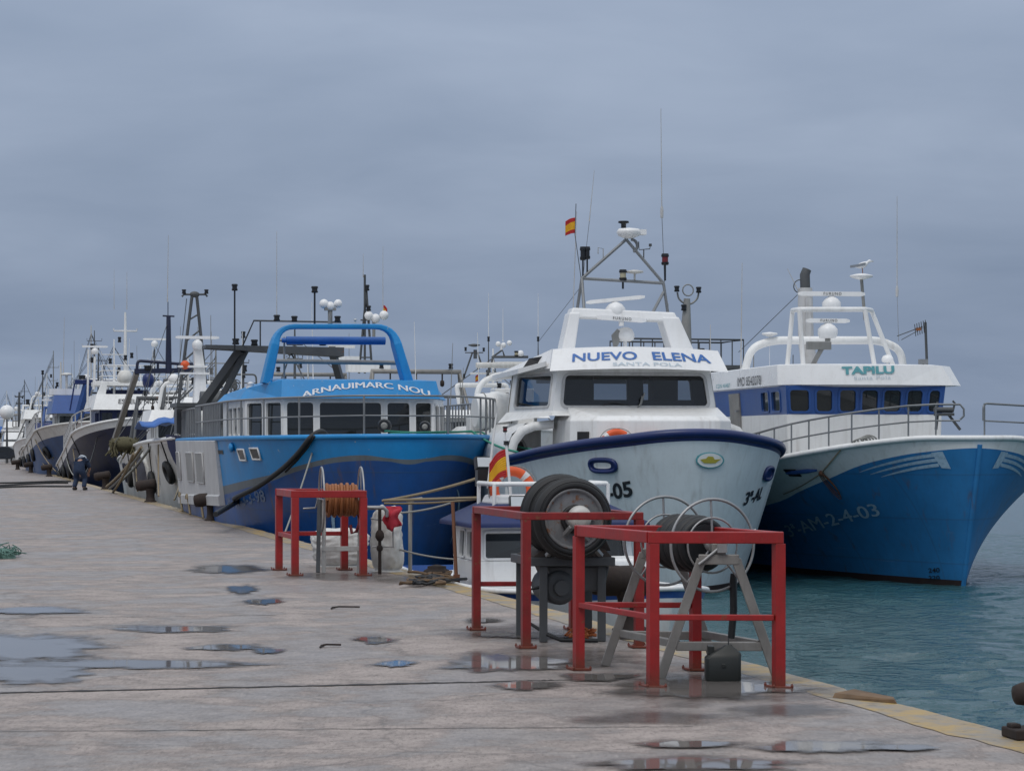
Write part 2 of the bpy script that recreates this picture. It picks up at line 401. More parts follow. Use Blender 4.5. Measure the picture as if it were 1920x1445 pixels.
allc = g.mix(.95, sky.outputs[0], big)
bg = g.n('ShaderNodeBackground', {'Color': allc, 'Strength': .1})
o = g.n('ShaderNodeOutputWorld'); g.t.links.new(bg.outputs[0], o.inputs[0])

sl = bpy.data.lights.new('sun', 'SUN'); sl.energy = .9; sl.angle = R(25); sl.color = (1, .965, .92)
so = bpy.data.objects.new('sun', sl); COL.objects.link(so)
dirv = Vector((math.sin(SUN_AZ) * math.cos(SUN_EL), math.cos(SUN_AZ) * math.cos(SUN_EL), math.sin(SUN_EL)))
so.rotation_euler = (-dirv).to_track_quat('-Z', 'Y').to_euler(); so.location = dirv * 60
S.view_settings.view_transform = 'Standard'; S.view_settings.look = 'None'
S.view_settings.exposure = 0; S.view_settings.gamma = 1; S.view_settings.use_curve_mapping = False
S.cycles.max_bounces = 8; S.cycles.transparent_max_bounces = 12; S.cycles.use_denoising = True
S.cycles.caustics_reflective = False; S.cycles.caustics_refractive = False

# ---- quay slab, its outer lip broken here and there
b = MB(); top = []; us = []
u = -30.0
while u < 420: us.append(u); u += .22 if u < 60 else 3.0
def lip(u):
    w = noise.noise(Vector((u * 1.3, 0, 3))) * .03 + noise.noise(Vector((u * 5.3, 2, 3))) * .018
    if 1.55 < u < 2.7: w -= .10 * (1 - abs((u - 2.1) / .58)) if abs(u - 2.1) < .58 else 0
    return w - .01
e1 = [quay(u, lip(u)) for u in us]; e0 = [quay(u, -160) for u in us]; e2 = [quay(u, lip(u) + .02, -3) for u in us]
n = len(us)
b.add(e0 + e1, [(i, n + i, n + i + 1, i + 1) for i in range(n - 1)], 0)
b.add(e1 + e2, [(i, n + i, n + i + 1, i + 1) for i in range(n - 1)], 0)
quayo = struct(b.build('quay', M['quay']))
# worn yellow edge strip, 4 mm above
b = MB(); a_, c_ = [], []
for u in us:
    if u > 130: break
    wi = -.36 + noise.noise(Vector((u * .9, 9, 1))) * .06 + noise.noise(Vector((u * 4.1, 9, 1))) * .05
    a_.append(quay(u, wi, .004)); c_.append(quay(u, lip(u) - .006, .004))
n = len(a_); b.add(a_ + c_, [(i, n + i, n + i + 1, i + 1) for i in range(n - 1)])
struct(b.build('yellow_kerb_line', M['kerb']))
# expansion joints across the quay
def joint(p, q, w, name='expansion_joint', seed=0):
    b = MB(); A, B = [], []; N = 160; p, q = Vector(p), Vector(q); nrm = Vector((0, 1, 0))
    for i in range(N + 1):
        t = i / N; c = p.lerp(q, t); k = noise.noise(Vector((t * 30, seed, 0))); k2 = noise.noise(Vector((t * 90, seed, 5)))
        c += nrm * (k * .03 + k2 * .02); ww = w * (.55 + .9 * abs(noise.noise(Vector((t * 22, seed + 4, 0)))) + .3 * k2)
        A.append(c - nrm * ww + Vector((0, 0, .004))); B.append(c + nrm * ww + Vector((0, 0, .004)))
    b.add(A + B, [(i, i + 1, N + 2 + i, N + 1 + i) for i in range(N)])
    return struct(b.build(name, M['grout']))
joint(ground(-500, 1310), ground(960, 1277), .045, seed=1)
joint(ground(960, 1276), ground(1250, 1272), .02, seed=2)
joint(ground(-500, 1375), ground(1300, 1362), .010, seed=5)
for py in (1158, 1068, 1011, 958, 925): joint(ground(-600, py + 7), ground(520, py - 5), .012 + .0 * py, seed=py)

# ---- water: one sheet to the horizon, real ripples in the part in view
xs = [-4000, -1500, -600, -250, -120, -60, -30, -15, -8, -4, -1] + [i * .11 for i in range(0, 150)] + [16.6 + i * .5 for i in range(30)] + [34, 40, 60, 110, 250, 600, 1500, 4500]
ys = [-60, -20, 0, 6] + [9 + i * .11 for i in range(330)] + [45.4 + i * .35 for i in range(45)] + [62, 66, 72, 80, 95, 120, 180, 300, 600, 1200, 3000, 7000]
vs = []
for yy in ys:
    for xx in xs:
        h = 0
        if -1 <= xx < 32 and 6 < yy < 62:
            h = noise.noise(Vector((xx * 1.0, yy * 1.5, 0))) * .05 + noise.noise(Vector((xx * 2.0, yy * 2.8, 4))) * .034 + noise.noise(Vector((xx * .35, yy * .5, 8))) * .03
        vs.append((xx, yy, WZ + h))
nx = len(xs); fs = [(j * nx + i, j * nx + i + 1, (j + 1) * nx + i + 1, (j + 1) * nx + i) for j in range(len(ys) - 1) for i in range(nx - 1)]
b = MB(); b.add(vs, fs, 0, True); struct(b.build('water', M['water']))
# ================================================================ boat kit
def lerp_tab(tab):
    def f(x):
        if x <= tab[0][0]: return tab[0][1]
        for (a, p), (b2, q) in zip(tab, tab[1:]):
            if x <= b2:
                t = (x - a) / (b2 - a); return p + (q - p) * t
        return tab[-1][1]
    return f
def smooth_tab(tab):                         # monotone-ish Catmull-Rom through the table
    def f(x):
        if x <= tab[0][0]: return tab[0][1]
        if x >= tab[-1][0]: return tab[-1][1]
        for i in range(len(tab) - 1):
            if x <= tab[i + 1][0]:
                x0, y0 = tab[i]; x1, y1 = tab[i + 1]; h = x1 - x0; t = (x - x0) / h
                m0 = (y1 - tab[i - 1][1]) / (x1 - tab[i - 1][0]) if i > 0 else (y1 - y0) / h
                m1 = (tab[i + 2][1] - y0) / (tab[i + 2][0] - x0) if i + 2 < len(tab) else (y1 - y0) / h
                return (2*t**3-3*t*t+1)*y0 + (t**3-2*t*t+t)*h*m0 + (-2*t**3+3*t*t)*y1 + (t**3-t*t)*h*m1
    return f

class Boat:
    """local axes: x to port (right in the picture), y aft from the stem head, z up from the water"""
    def __init__(s, name, label, px, d, psi, group='fishing boats moored along the quay', cat='boat'):
        s.O = Vector(((px - CX) / F * d, d, WZ)); s.psi = R(psi)
        s.root = empty(name, s.O, s.psi, label, cat, group)
        s.c, s.n = math.cos(s.psi), math.sin(s.psi)
    def world(s, p): return s.O + Vector((s.c * p[0] - s.n * p[1], s.n * p[0] + s.c * p[1], p[2]))
    def pix(s, p):
        w = s.world(p); return CX + F * w.x / w.y, HZ - F * (w.z - H) / w.y
    def L(s, px, py, y):                     # the local point at station y that lies in this direction
        k = (px - CX) / F
        x = (s.O.x - y * s.n - k * (s.O.y + y * s.c)) / (k * s.n - s.c)
        Y = s.O.y + s.n * x + s.c * y
        return Vector((x, y, H - (py - HZ) * Y / F - WZ))
    def Sx(s, px, py, x):                    # same, on the fore-and-aft plane at x
        k = (px - CX) / F
        y = (s.O.x + s.c * x - k * (s.O.y + s.n * x)) / (k * s.c + s.n)
        Y = s.O.y + s.n * x + s.c * y
        return Vector((x, y, H - (py - HZ) * Y / F - WZ))
    def hull(s, L, B, zones, sheer, mats, rake=.9, bow=(5, 2, 1.7), wl=(7, 1.5, 1.0, .88), flare=1.6, z0=-.5, stern=.14, n=44, cap=None, capr=.07, deck=None, deckdrop=.35, bulge=0.0):
        """zones: z curves of the paint lines between keel and sheer"""
        s.Lh, s.B, s.sheer, s.rake, s.bow, s.wl, s.fl, s.z0, s.stern, s.bulge = L, B, sheer, rake, bow, wl, flare, z0, stern, bulge
        bounds = [lambda y: z0] + zones + [sheer]
        ys = [L * (i / n) ** 2.4 for i in range(n + 1)]
        for sd in (0,):
            rows = []; zm = []
            for k in range(len(bounds) - 1):
                nr = 16 if bounds[k + 1](1.0) - bounds[k](1.0) > .8 else 6
                for r in range(nr + (k == len(bounds) - 2)):
                    rows.append((k, r / nr)); zm.append(k)
        b = MB()
        for side in (-1, 1):
            rings = []
            for (k, t) in rows:
                rings.append([s.hp(side, y, bounds[k](y) * (1 - t) + bounds[k + 1](y) * t) for y in ys])
            for r in range(len(rings) - 1):
                b.loft([rings[r], rings[r + 1]] if side > 0 else [rings[r + 1], rings[r]], zm[r], True, closed_u=False)
        # transom
        tr = [[s.hp(sd, L, bounds[k](L) * (1 - t) + bounds[k + 1](L) * t) for (k, t) in rows] for sd in (-1, 1)]
        for r in range(len(rows) - 1): b.add([tr[0][r], tr[1][r], tr[1][r + 1], tr[0][r + 1]], [(0, 1, 2, 3)], zm[r])
        o = b.build('hull', mats, s.root)
        bm_merge(o)
        # inner face of the bulwark and deck
        b = MB()
        for side in (-1, 1):
            up = [s.hp(side, y, sheer(y)) for y in ys]
            ins = [Vector((p.x - side * min(.09, abs(p.x)), p.y + (.09 if i < 6 else 0), p.z)) for i, p in enumerate(up)]
            dk = []
            for i, y in enumerate(ys):
                q = s.hp(side, y, sheer(y) - deckdrop); dk.append(Vector((q.x - side * min(.12, abs(q.x)), q.y + (.12 if i < 12 else 0), q.z)))
            dk[0].x = 0; mid = [Vector((0, p.y, p.z + .06)) for p in dk]
            b.loft([up, ins, dk], 0, False, closed_u=False); b.loft([dk, mid], 1, False, closed_u=False)
        b.build('deck', [mats[-1], deck or M['grey']], s.root)
        if cap:
            b = MB(); ln = [s.hp(-1, y, sheer(y)) for y in ys[::-1]] + [s.hp(1, y, sheer(y)) for y in ys[1:]]
            b.tube(ln, capr, 8, 0); b.build('gunwale', cap, s.root)
        return o
    def hp(s, side, y, z, out=0.0):
        """point on the hull skin at station y (metres aft of the stem at that height) and height z"""
        L, B = s.Lh, s.B; q = y / L; zs = s.sheer(y); t = max(0, min(1, (z - s.z0) / (zs - s.z0)))
        y0 = s.rake * (1 - t) ** 1.25; yy = y0 + q * (L - y0)
        def sh(x, a, m): return 1.0 if x >= 1 else (1 - (1 - max(x, 0)) ** a) ** (1 / m)
        st = 1 - s.stern * max(0, (q - .65) / .35) ** 2
        bs = B / 2 * sh(y / s.bow[0], s.bow[1], s.bow[2]) * st
        bw = B / 2 * s.wl[3] * sh(y / s.wl[0], s.wl[1], s.wl[2]) * st
        f = t ** s.fl; b = bw + (bs - bw) * f + s.bulge * math.sin(math.pi * t) * min(1, y / 2)
        p = Vector((side * b, yy, z))
        if out: p += s.nrm(side, y, z) * out
        return p
    def nrm(s, side, y, z):
        e = min(.03, y * .5 + .001); a = s.hp(side, y + e, z) - s.hp(side, max(y - e, .0002), z); c = s.hp(side, y, z + e) - s.hp(side, y, z - e)
        n = a.cross(c).normalized()
        return n if n.dot(Vector((side, -.8, 0))) > 0 else -n
    def pick(s, px, py, side):
        best = None; y0, y1, za, zb = .01, math.sqrt(s.Lh * .9), 0, 3.2
        for it in range(6):
            for i in range(25):
                for j in range(25):
                    y = (y0 + (y1 - y0) * i / 24) ** 2; z = za + (zb - za) * j / 24
                    if z > s.sheer(y) + .02: continue
                    u, v = s.pix(s.hp(side, y, z)); e = (u - px) ** 2 + (v - py) ** 2
                    if best is None or e < best[0]:
                        nn, w_ = s.nrm(side, max(y, .0005), z), s.world(s.hp(side, y, z)) - Vector((0, 0, H))
                        if (s.c * nn.x - s.n * nn.y) * w_.x + (s.n * nn.x + s.c * nn.y) * w_.y + nn.z * w_.z < 0: best = (e, y, z)
            if best is None: return s.pick(px - side * 8, py, side)
            dy, dz = (y1 - y0) / 8, (zb - za) / 8; yc = math.sqrt(best[1])
            y0, y1, za, zb = max(.005, yc - dy), yc + dy, best[2] - dz, best[2] + dz
        return best[1], best[2]
    def hull_text(s, name, body, pa, pb, hpx, side, mat, bold=0.0, label=None, slant=0.0, out=.012):
        """lettering along the skin between two picture points on its base line, hpx high in the picture"""
        (ya, zA), (yb, zB) = s.pick(*pa, side), s.pick(*pb, side)
        hm = hpx * (s.O.y + (ya + yb) / 2) / F
        vs, fs, asp = text2d(body, bold); b = MB()
        for k in ((-1, 0, 1) if 'M' in body and bold else (0,)):      # a second and third coat, slightly offset, for a bold stroke
            b.add([s.hp(side, min(s.Lh, max(.001, ya + (yb - ya) * (x + k * bold * .9 / asp))), zA + (zB - zA) * x + y * hm, out + .002 * k) for x, y in vs], fs)
        return b.build(name, mat, s.root, label=label)
    def railing(s, name, pts, h, mat, levels=(1, .5), step=1.0, r=.022, postr=None, inset=0):
        """pts: base line; posts every step metres and pipes at the given fractions of the height"""
        b = MB(); pts = [Vector(p) for p in pts]; hv = (lambda i: h[i] if isinstance(h, (list, tuple)) else h)
        for lv in levels: b.tube([p + Vector((0, 0, hv(i) * lv)) for i, p in enumerate(pts)], r, 6)
        acc = step; b_last = None
        for i, p in enumerate(pts):
            if i: acc += (p - pts[i - 1]).length
            if acc >= step or i == len(pts) - 1:
                b.tube([p, p + Vector((0, 0, hv(i)))], postr or r, 6); acc = 0
        return b.build(name, mat, s.root)
    def box(s, name, c, size, mat, bevel=.02, parent=None, rz=0):
        return MB().box(c, size, rz).build(name, mat, parent or s.root, bevel)

def bm_merge(o):
    import bmesh
    bm = bmesh.new(); bm.from_mesh(o.data); bmesh.ops.remove_doubles(bm, verts=bm.verts, dist=.0015)
    bmesh.ops.recalc_face_normals(bm, faces=bm.faces); bm.to_mesh(o.data); bm.free()

class Wall:
    """flat (or slightly twisted) wall panel, corners seen from outside: bottom left, bottom right, top right, top left"""
    def __init__(s, p00, p10, p11, p01, t=.06):
        s.p = [Vector(x) for x in (p00, p10, p11, p01)]; s.t = t
        s.n = (s.p[1] - s.p[0]).cross(s.p[3] - s.p[0]).normalized()
        s.w = (s.p[1] - s.p[0]).length; s.h = (s.p[3] - s.p[0]).length
    def at(s, u, v, off=0.0):
        a, b, c, d = s.p
        return a * (1 - u) * (1 - v) + b * u * (1 - v) + c * u * v + d * (1 - u) * v + s.n * off
    def mesh(s, mb, holes=(), mat=0, inmat=1):
        us = sorted({0, 1, *[x for h in holes for x in (h[0], h[2])]}); vs = sorted({0, 1, *[x for h in holes for x in (h[1], h[3])]})
        for a, b in zip(us, us[1:]):
            for c, d in zip(vs, vs[1:]):
                m = ((a + b) / 2, (c + d) / 2)
                if any(h[0] < m[0] < h[2] and h[1] < m[1] < h[3] for h in holes): continue
                mb.add([s.at(a, c), s.at(b, c), s.at(b, d), s.at(a, d)], [(0, 1, 2, 3)], mat)
                mb.add([s.at(a, c, -s.t), s.at(b, c, -s.t), s.at(b, d, -s.t), s.at(a, d, -s.t)], [(3, 2, 1, 0)], inmat)
        for h in holes:
            o = [(h[0], h[1]), (h[2], h[1]), (h[2], h[3]), (h[0], h[3])]
            for i in range(4):
                p, q = o[i], o[(i + 1) % 4]
                mb.add([s.at(*p), s.at(*q), s.at(*q, -s.t), s.at(*p, -s.t)], [(3, 2, 1, 0)], mat)
        o = [(0, 0), (1, 0), (1, 1), (0, 1)]
        for i in range(4):
            p, q = o[i], o[(i + 1) % 4]; mb.add([s.at(*p), s.at(*q), s.at(*q, -s.t), s.at(*p, -s.t)], [(0, 1, 2, 3)], mat)
    def rrect(s, h, grow, rad, off, n=5):
        u0, v0, u1, v1 = h[0] - grow / s.w, h[1] - grow / s.h, h[2] + grow / s.w, h[3] + grow / s.h
        ru, rv = min(rad / s.w, (u1 - u0) * .49), min(rad / s.h, (v1 - v0) * .49); out = []
        for cu, cv, a in ((u1 - ru, v1 - rv, 0), (u0 + ru, v1 - rv, 90), (u0 + ru, v0 + rv, 180), (u1 - ru, v0 + rv, 270)):
            for k in range(n + 1):
                t = R(a + 90 * k / n); out.append(s.at(cu + ru * math.cos(t), cv + rv * math.sin(t), off))
        return out
    def window(s, hole, parent, fmat, gmat, frame=.05, rad=.05, proud=.018, name='window'):
        b = MB(); inn = -.005
        A = s.rrect(hole, frame, rad + frame, .0); B2 = s.rrect(hole, frame, rad + frame, proud)
        C = s.rrect(hole, inn, rad, proud); D = s.rrect(hole, inn, rad, -s.t * .7)
        b.loft([A, B2, C, D], 0, False)
        f = b.build(name, fmat, parent)
        g_ = MB(); P = s.rrect(hole, .0, .004, -s.t * .45, 1); g_.add(P, [tuple(range(len(P)))])
        g_.build('pane', gmat, f)
        return f

def lamp_cyl(parent, p, h=.24, r=.075, mat=None, glass=None, name='deck_lamp', stem=0.0):
    """ship's lantern: base, lens, cap"""
    p = Vector(p); b = MB()
    if stem: b.tube([p - Vector((0, 0, stem)), p], r * .28, 6, 0)
    b.lathe([(r * .8, 0), (r, .02), (r, h * .25)], p, seg=12, mat=0)
    b.lathe([(r * .82, h * .25), (r * .82, h * .72)], p, seg=12, mat=1)
    b.lathe([(r, h * .72), (r * 1.05, h * .8), (r * .9, h)], p, seg=12, mat=0)
    return b.build(name, [mat or M['blackpl'], glass or M['blackpl']], parent)
def dome(parent, p, r=.2, h=.26, mat=None, name='radome', stem=0.0):
    p = Vector(p); b = MB()
    if stem: b.tube([p - Vector((0, 0, stem)), p], r * .22, 8)
    b.lathe([(r * .55, 0), (r * .9, h * .12), (r, h * .3), (r * .97, h * .55), (r * .75, h * .85), (r * .35, h * .98), (.01, h)], p, seg=18)
    return b.build(name, mat or M['white_clean'], parent)
def scanner(parent, p, w, ang, text=None, r=.17, tilt=0.0, bar=.075, gear=True, psi=0.0):
    """open-array radar: gearbox with a long scanner bar"""
    p = Vector(p); b = MB()
    if gear: b.lathe([(r * .8, -.30), (r, -.22), (r, -.12), (r * .7, -.05), (r * .3, 0)], p, seg=16)
    else: b.lathe([(.05, -.08), (.05, 0)], p, seg=10)
    rad = b.build('radar', M['white_clean'], parent)
    ax = Vector((math.cos(ang), math.sin(ang), tilt)).normalized(); ay = Vector((-math.sin(ang), math.cos(ang), 0)); b = MB()
    prof = [(-.06, -.5), (.06, -.5), (.07, .1), (.03, .5), (-.05, .5)]
    def ring(x, k): return [p + ax * x + ay * (q[0] * k) + Vector((0, 0, bar * (q[1] * k + .6))) for q in prof]
    b.loft([ring(-w / 2, .55), ring(-w / 2 + .08, 1), ring(w / 2 - .08, 1), ring(w / 2, .55)], 0, False, caps=True)
    bar_o = b.build('scanner_bar', M['white_clean'], rad)
    if text:
        vs, fs, asp = text2d(text, .012, 0, 1.35); hh = bar * .62; ww = hh * asp
        b = MB(); b.add([p + ax * ((x - .5) * ww) - ay * .075 + Vector((0, 0, bar * .32 + y * hh)) for x, y in vs], fs)
        b.build('scanner_lettering', M['txt_black'], rad)
    return rad
def whip(parent, p, h, r=.010, lean=(0, 0), base=None, mat=None):
    p = Vector(p); b = MB(); q = p + Vector((lean[0], lean[1], h))
    b.tube([p, p.lerp(q, .12), q], [r * 1.9, r * 1.3, r * .6], 5)
    if base: b.lathe([(.03, -.05), (.035, .1), (.02, .18)], p, seg=8)
    return b.build('antenna', mat or M['greywhite'], parent)
def floodlamp(parent, p, size=.22, yaw=0.0, pitch=.35):
    Mx = Matrix.Rotation(yaw, 3, 'Z') @ Matrix.Rotation(-pitch, 3, 'X'); p = Vector(p); b = MB()
    b.box(p, (size, size * .45, size * .75), rot=Mx)
    b.box(p + Mx @ Vector((0, -size * .235, 0)), (size * .84, size * .03, size * .6), mat=1, rot=Mx)
    b.beam(p + Vector((0, 0, -size * .35)), p + Vector((0, 0, -size * .8)), size * .18, size * .18)
    return b.build('floodlight', [M['blackpl'], M['flood']], parent)
def lifebuoy(name, c, Rr, r, axis, label, group=None):
    c = Vector(c); o = MB().torus((0, 0, 0), Rr, r, axis, 36, 12).build(name, M['orange'])
    o.location = c; tag(o, label, 'life ring', group)
    ax = Vector(axis).normalized(); x, y = frame_of(ax)
    b = MB()
    for k in range(4):
        a0 = math.pi / 4 + k * math.pi / 2; ring = []
        for i in range(5):
            a = a0 - .13 + .26 * i / 4; e = x * math.cos(a) + y * math.sin(a)
            ring.append([e * (Rr + (r * 1.03) * math.cos(2 * math.pi * j / 12)) + ax * ((r * 1.03) * math.sin(2 * math.pi * j / 12)) for j in range(12)])
        b.loft(ring, 0, True)
    b.build('reflective_band', M['tape'], o)
    b = MB(); pts = []
    for i in range(49):
        a = 2 * math.pi * i / 48; e = x * math.cos(a) + y * math.sin(a)
        pts.append(e * (Rr + r * (1.05 + .35 * abs(math.sin(2 * a))))) 
    b.tube(pts[:-1], .008, 5, closed=True); b.build('grab_line', M['ropeg'], o)
    return o
def spain_flag(name, p, w, h, label, dirx=(1, 0, 0), droop=.5, group=None):
    """small flag hanging from its hoist at p (top); three stripes, blown into folds"""
    dirx = Vector(dirx).normalized(); n = dirx.cross(Vector((0, 0, 1))); b = MB(); N, K = 14, 12
    grid = []
    for j in range(K + 1):
        row = []
        for i in range(N + 1):
            x = i / N; yv = j / K
            fold = math.sin(x * 9 + yv * 2) * .10 * w * x
            row.append(dirx * (w * x * (1 - .35 * droop)) + n * fold + Vector((0, 0, -h * yv - droop * w * x * x * .9 - droop * .2 * h * x * math.sin(yv * 4))))
        grid.append(row)
    for j in range(K):
        m = 1 if 3 <= j < 9 else 0
        b.loft([grid[j], grid[j + 1]], m, True, closed_u=False)
    o = b.build(name, [M['flag_red'], M['flag_yellow']]); o.location = p
    sd = o.modifiers.new('cloth', 'SOLIDIFY'); sd.thickness = .004
    return tag(o, label, 'flag', group)
def mast_a(b, pts, r=.035):
    for a, c in pts: b.tube([a, c], r, 8)
def cloud_pts(pts): return [Vector(p) for p in pts]
# ================================================================ white trawler with pale blue hull
E = Boat('fishing_trawler', 'white trawler with pale blue hull and navy gunwale, NUEVO ELENA on its visor', 1310, 36.5, 10)
sheerE = smooth_tab([(0, 2.66), (.1, 2.64), (.46, 2.57), (1.18, 2.49), (2.06, 2.40), (4, 2.23), (7.8, 2.06), (17, 2.0)])
bandE = lambda y: sheerE(y) - .13
E.hull(17, 4.8, [lambda y: .12, bandE], sheerE, [M['boot'], M['elena_hull'], M['navy']], rake=.75, bow=(4.5, 2, 2.1), wl=(6, 1.7, 1.35, .86), flare=1.0,
       cap=M['navy'], capr=.075, deck=M['greywhite'], deckdrop=.3)
r_ = E.root
W = M['white']
def loc(px, py, y): return E.L(px, py, y)
# --- lower trunk in front of the wheelhouse
zT = 2.98
b = MB()
x1 = 1.42
fr = [(-x1, 3.5, 1.7), (x1, 3.5, 1.7), (x1, 3.5, zT - .06), (-x1, 3.5, zT - .06)]
# plan outline, slightly rounded front
plan = [(-1.42, 5.2), (-1.34, 4.0), (-.95, 3.5), (-.4, 3.36), (.7, 3.36), (1.35, 3.5), (1.68, 3.95), (1.75, 5.2)]
lo = [Vector((x, y, 1.65)) for x, y in plan]; hi = [Vector((x * .985, y + .03, zT - .08)) for x, y in plan]
top = [Vector((x * .95, y + .12, zT)) for x, y in plan]; slope = [Vector((x * .93, max(y + .5, 4.55) if y < 5 else 5.2, zT + .17)) for x, y in plan]
b.loft([lo, hi, top, slope], 0, False, closed_u=False)
b.build('deckhouse_trunk', W, r_, .02)
# --- bulkhead with the two arched recesses, and the shelter side walls
b = MB()
ZB = 2.86
for sd in (-1, 1):
    def pt(x, y, z): return Vector((sd * x, y, z))
    # arch outline in the bulkhead plane y=5.0: between x=1.5 (inner) and 2.28 (outer)
    outer = [pt(2.33, 5.05, 1.5), pt(2.31, 5.05, 2.25), pt(2.24, 5.05, 2.58), pt(2.08, 5.05, 2.79), pt(1.85, 5.05, ZB + .02), pt(1.45, 5.05, ZB + .06)]
    inner = [pt(2.20, 5.05, 1.5), pt(2.18, 5.05, 2.22), pt(2.12, 5.05, 2.48), pt(1.99, 5.05, 2.65), pt(1.82, 5.05, 2.72), pt(1.45, 5.05, 2.76)]
    fo = [p + Vector((0, -.18, 0)) for p in outer]; fi = [p + Vector((0, -.18, 0)) for p in inner]; bi = [p + Vector((0, 1.1, 0)) for p in inner]
    rr = [outer, fo, fi, bi]
    b.loft(rr, 0, True, closed_u=False)
    b.add([bi[0], bi[1], bi[2], bi[3], bi[4], bi[5], pt(1.45, 6.15, 1.5)], [tuple(range(7))], 0)
    # shelter side following the hull, then its sloping top
    ys = [4.95 + .0 * i + i * .9 for i in range(11)]
    low = [E.hp(sd, y, sheerE(y)) + Vector((-sd * .02, 0, -.12)) for y in ys]
    def topz(y): return 2.62 if y > 6 else 2.62
    mid = [Vector((sd * (abs(p.x) - .04), p.y, 2.36)) for p in low]; up = [Vector((sd * (abs(p.x) - .16), p.y, 2.66)) for p in low]; up2 = [Vector((sd * (abs(p.x) - .42), p.y, ZB)) for p in low]
    cen = [Vector((0, p.y, ZB + .03)) for p in low]
    b.loft([low, mid, up, up2, cen], 0, True, closed_u=False)
b.build('shelter', W, r_)
# oval doorways at the back of the recesses
for sd in (-1, 1):
    for nm, cxx, rx, rz, mt, rg in (('doorway', 1.93, .21, .34, M['black'], M['greywhite']),):
        b = MB(); c = Vector((sd * cxx, 6.13, 2.25)); P = [c + Vector((rx * math.cos(a), 0, rz * math.sin(a))) for a in [2 * math.pi * i / 24 for i in range(24)]]
        b.prism(P, (0, -.02, 0), 0); b.tube([p + Vector((0, -.02, 0)) for p in P], .025, 6, 1, closed=True)
        b.build(nm, [mt, rg], r_)
# round hatch cover with a blue rim and a small dark port on the trunk's left cheek
c = loc(1067, 823, 4.75); b = MB()
Pp = [c + Vector((.10 * math.cos(a), -.02, .17 * math.sin(a))) for a in [2 * math.pi * i / 24 for i in range(24)]]
b.prism(Pp, (0, .06, 0), 0); b.tube(Pp, .016, 6, 1, closed=True); b.build('hatch_cover', [W, M['navy']], r_)
Pa, Pb = Vector((-1.34, 4.0, 0)), Vector((-.95, 3.5, 0)); nn = Vector((-.75, -.66, 0))
b = MB(); mid = Pa.lerp(Pb, .52) + Vector((0, 0, 2.60)); dx = (Pb - Pa).normalized()
b.hexa([mid - dx * .12 + nn * .03 - Vector((0, 0, .1)), mid + dx * .12 + nn * .03 - Vector((0, 0, .1)), mid + dx * .12 - nn * .05 - Vector((0, 0, .1)), mid - dx * .12 - nn * .05 - Vector((0, 0, .1))],
       [mid - dx * .12 + nn * .03 + Vector((0, 0, .1)), mid + dx * .12 + nn * .03 + Vector((0, 0, .1)), mid + dx * .12 - nn * .05 + Vector((0, 0, .1)), mid - dx * .12 - nn * .05 + Vector((0, 0, .1))])
b.build('port_light', M['black'], r_)
# --- wheelhouse: hollow, glazed front and sides and back
hw, yf, yb_, zb0, zb1 = 1.53, 4.55, 7.3, 3.08, 3.86
lean = .10
fl, frr = Vector((-hw, yf, zb0)), Vector((hw, yf, zb0)); ftl, ftr = Vector((-hw * .93, yf + lean, zb1)), Vector((hw * .93, yf + lean, zb1))
yb_ = 6.6; hb_ = 2.02; bl, br = Vector((-hb_, yb_, zb0)), Vector((hb_, yb_, zb0)); btl, btr = Vector((-hb_ * .95, yb_, zb1)), Vector((hb_ * .95, yb_, zb1))
walls = {'f': Wall(fl, frr, ftr, ftl), 's': Wall(bl, fl, ftl, btl), 'p': Wall(frr, br, btr, ftr), 'b': Wall(br, bl, btl, btr)}
holes = {'f': [(.055, .12, .955, .84)], 's': [(.16, .12, .90, .84)], 'p': [(.10, .12, .84, .84)], 'b': [(.10, .25, .34, .80), (.42, .15, .60, .82), (.68, .25, .92, .80)]}
b = MB()
for k, w_ in walls.items(): w_.mesh(b, holes[k])
b.add([bl, br, frr, fl], [(0, 1, 2, 3)], 1)
# flared skirt down to the trunk
sk0 = [bl, fl, frr, br]; sk1 = [Vector((-2.2, yb_, 2.88)), Vector((-1.62, 4.25, 2.99)), Vector((1.62, 4.25, 2.99)), Vector((2.2, yb_, 2.88))]
b.loft([sk1, [p + Vector((0, 0, .002)) for p in sk0]], 0, False, closed_u=False)
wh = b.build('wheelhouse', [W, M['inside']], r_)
walls['f'].window(holes['f'][0], r_, M['greywhite'], M['glassclear'], .05, .08)
walls['s'].window(holes['s'][0], r_, M['greywhite'], M['glassclear'], .04, .06)
walls['p'].window(holes['p'][0], r_, M['greywhite'], M['glassclear'], .04, .06)
for h in holes['b']: walls['b'].window(h, r_, M['greywhite'], M['glassclear'], .03, .05)
# console and a dark locker seen through the glass
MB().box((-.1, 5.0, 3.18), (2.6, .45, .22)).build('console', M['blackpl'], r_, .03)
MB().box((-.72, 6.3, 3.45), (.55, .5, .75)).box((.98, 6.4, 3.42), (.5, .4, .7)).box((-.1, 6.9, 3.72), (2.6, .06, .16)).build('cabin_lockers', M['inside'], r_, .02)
# wiper and its arm
wf = walls['f']; p0 = wf.at(.505, .03, .05); b = MB(); b.tube([p0, wf.at(.53, .16, .07), wf.at(.545, .34, .04)], .016, 6); b.tube([wf.at(.535, .14, .04), wf.at(.56, .42, .04)], .012, 5)
b.box(p0, (.12, .06, .05)); b.build('wiper', M['grey'], r_)
b = MB(); b.tube([wf.at(.30, .13, .03), wf.at(.36, .20, .03), wf.at(.47, .13, .03)], .01, 5); b.build('wiper', M['blackpl'], r_)
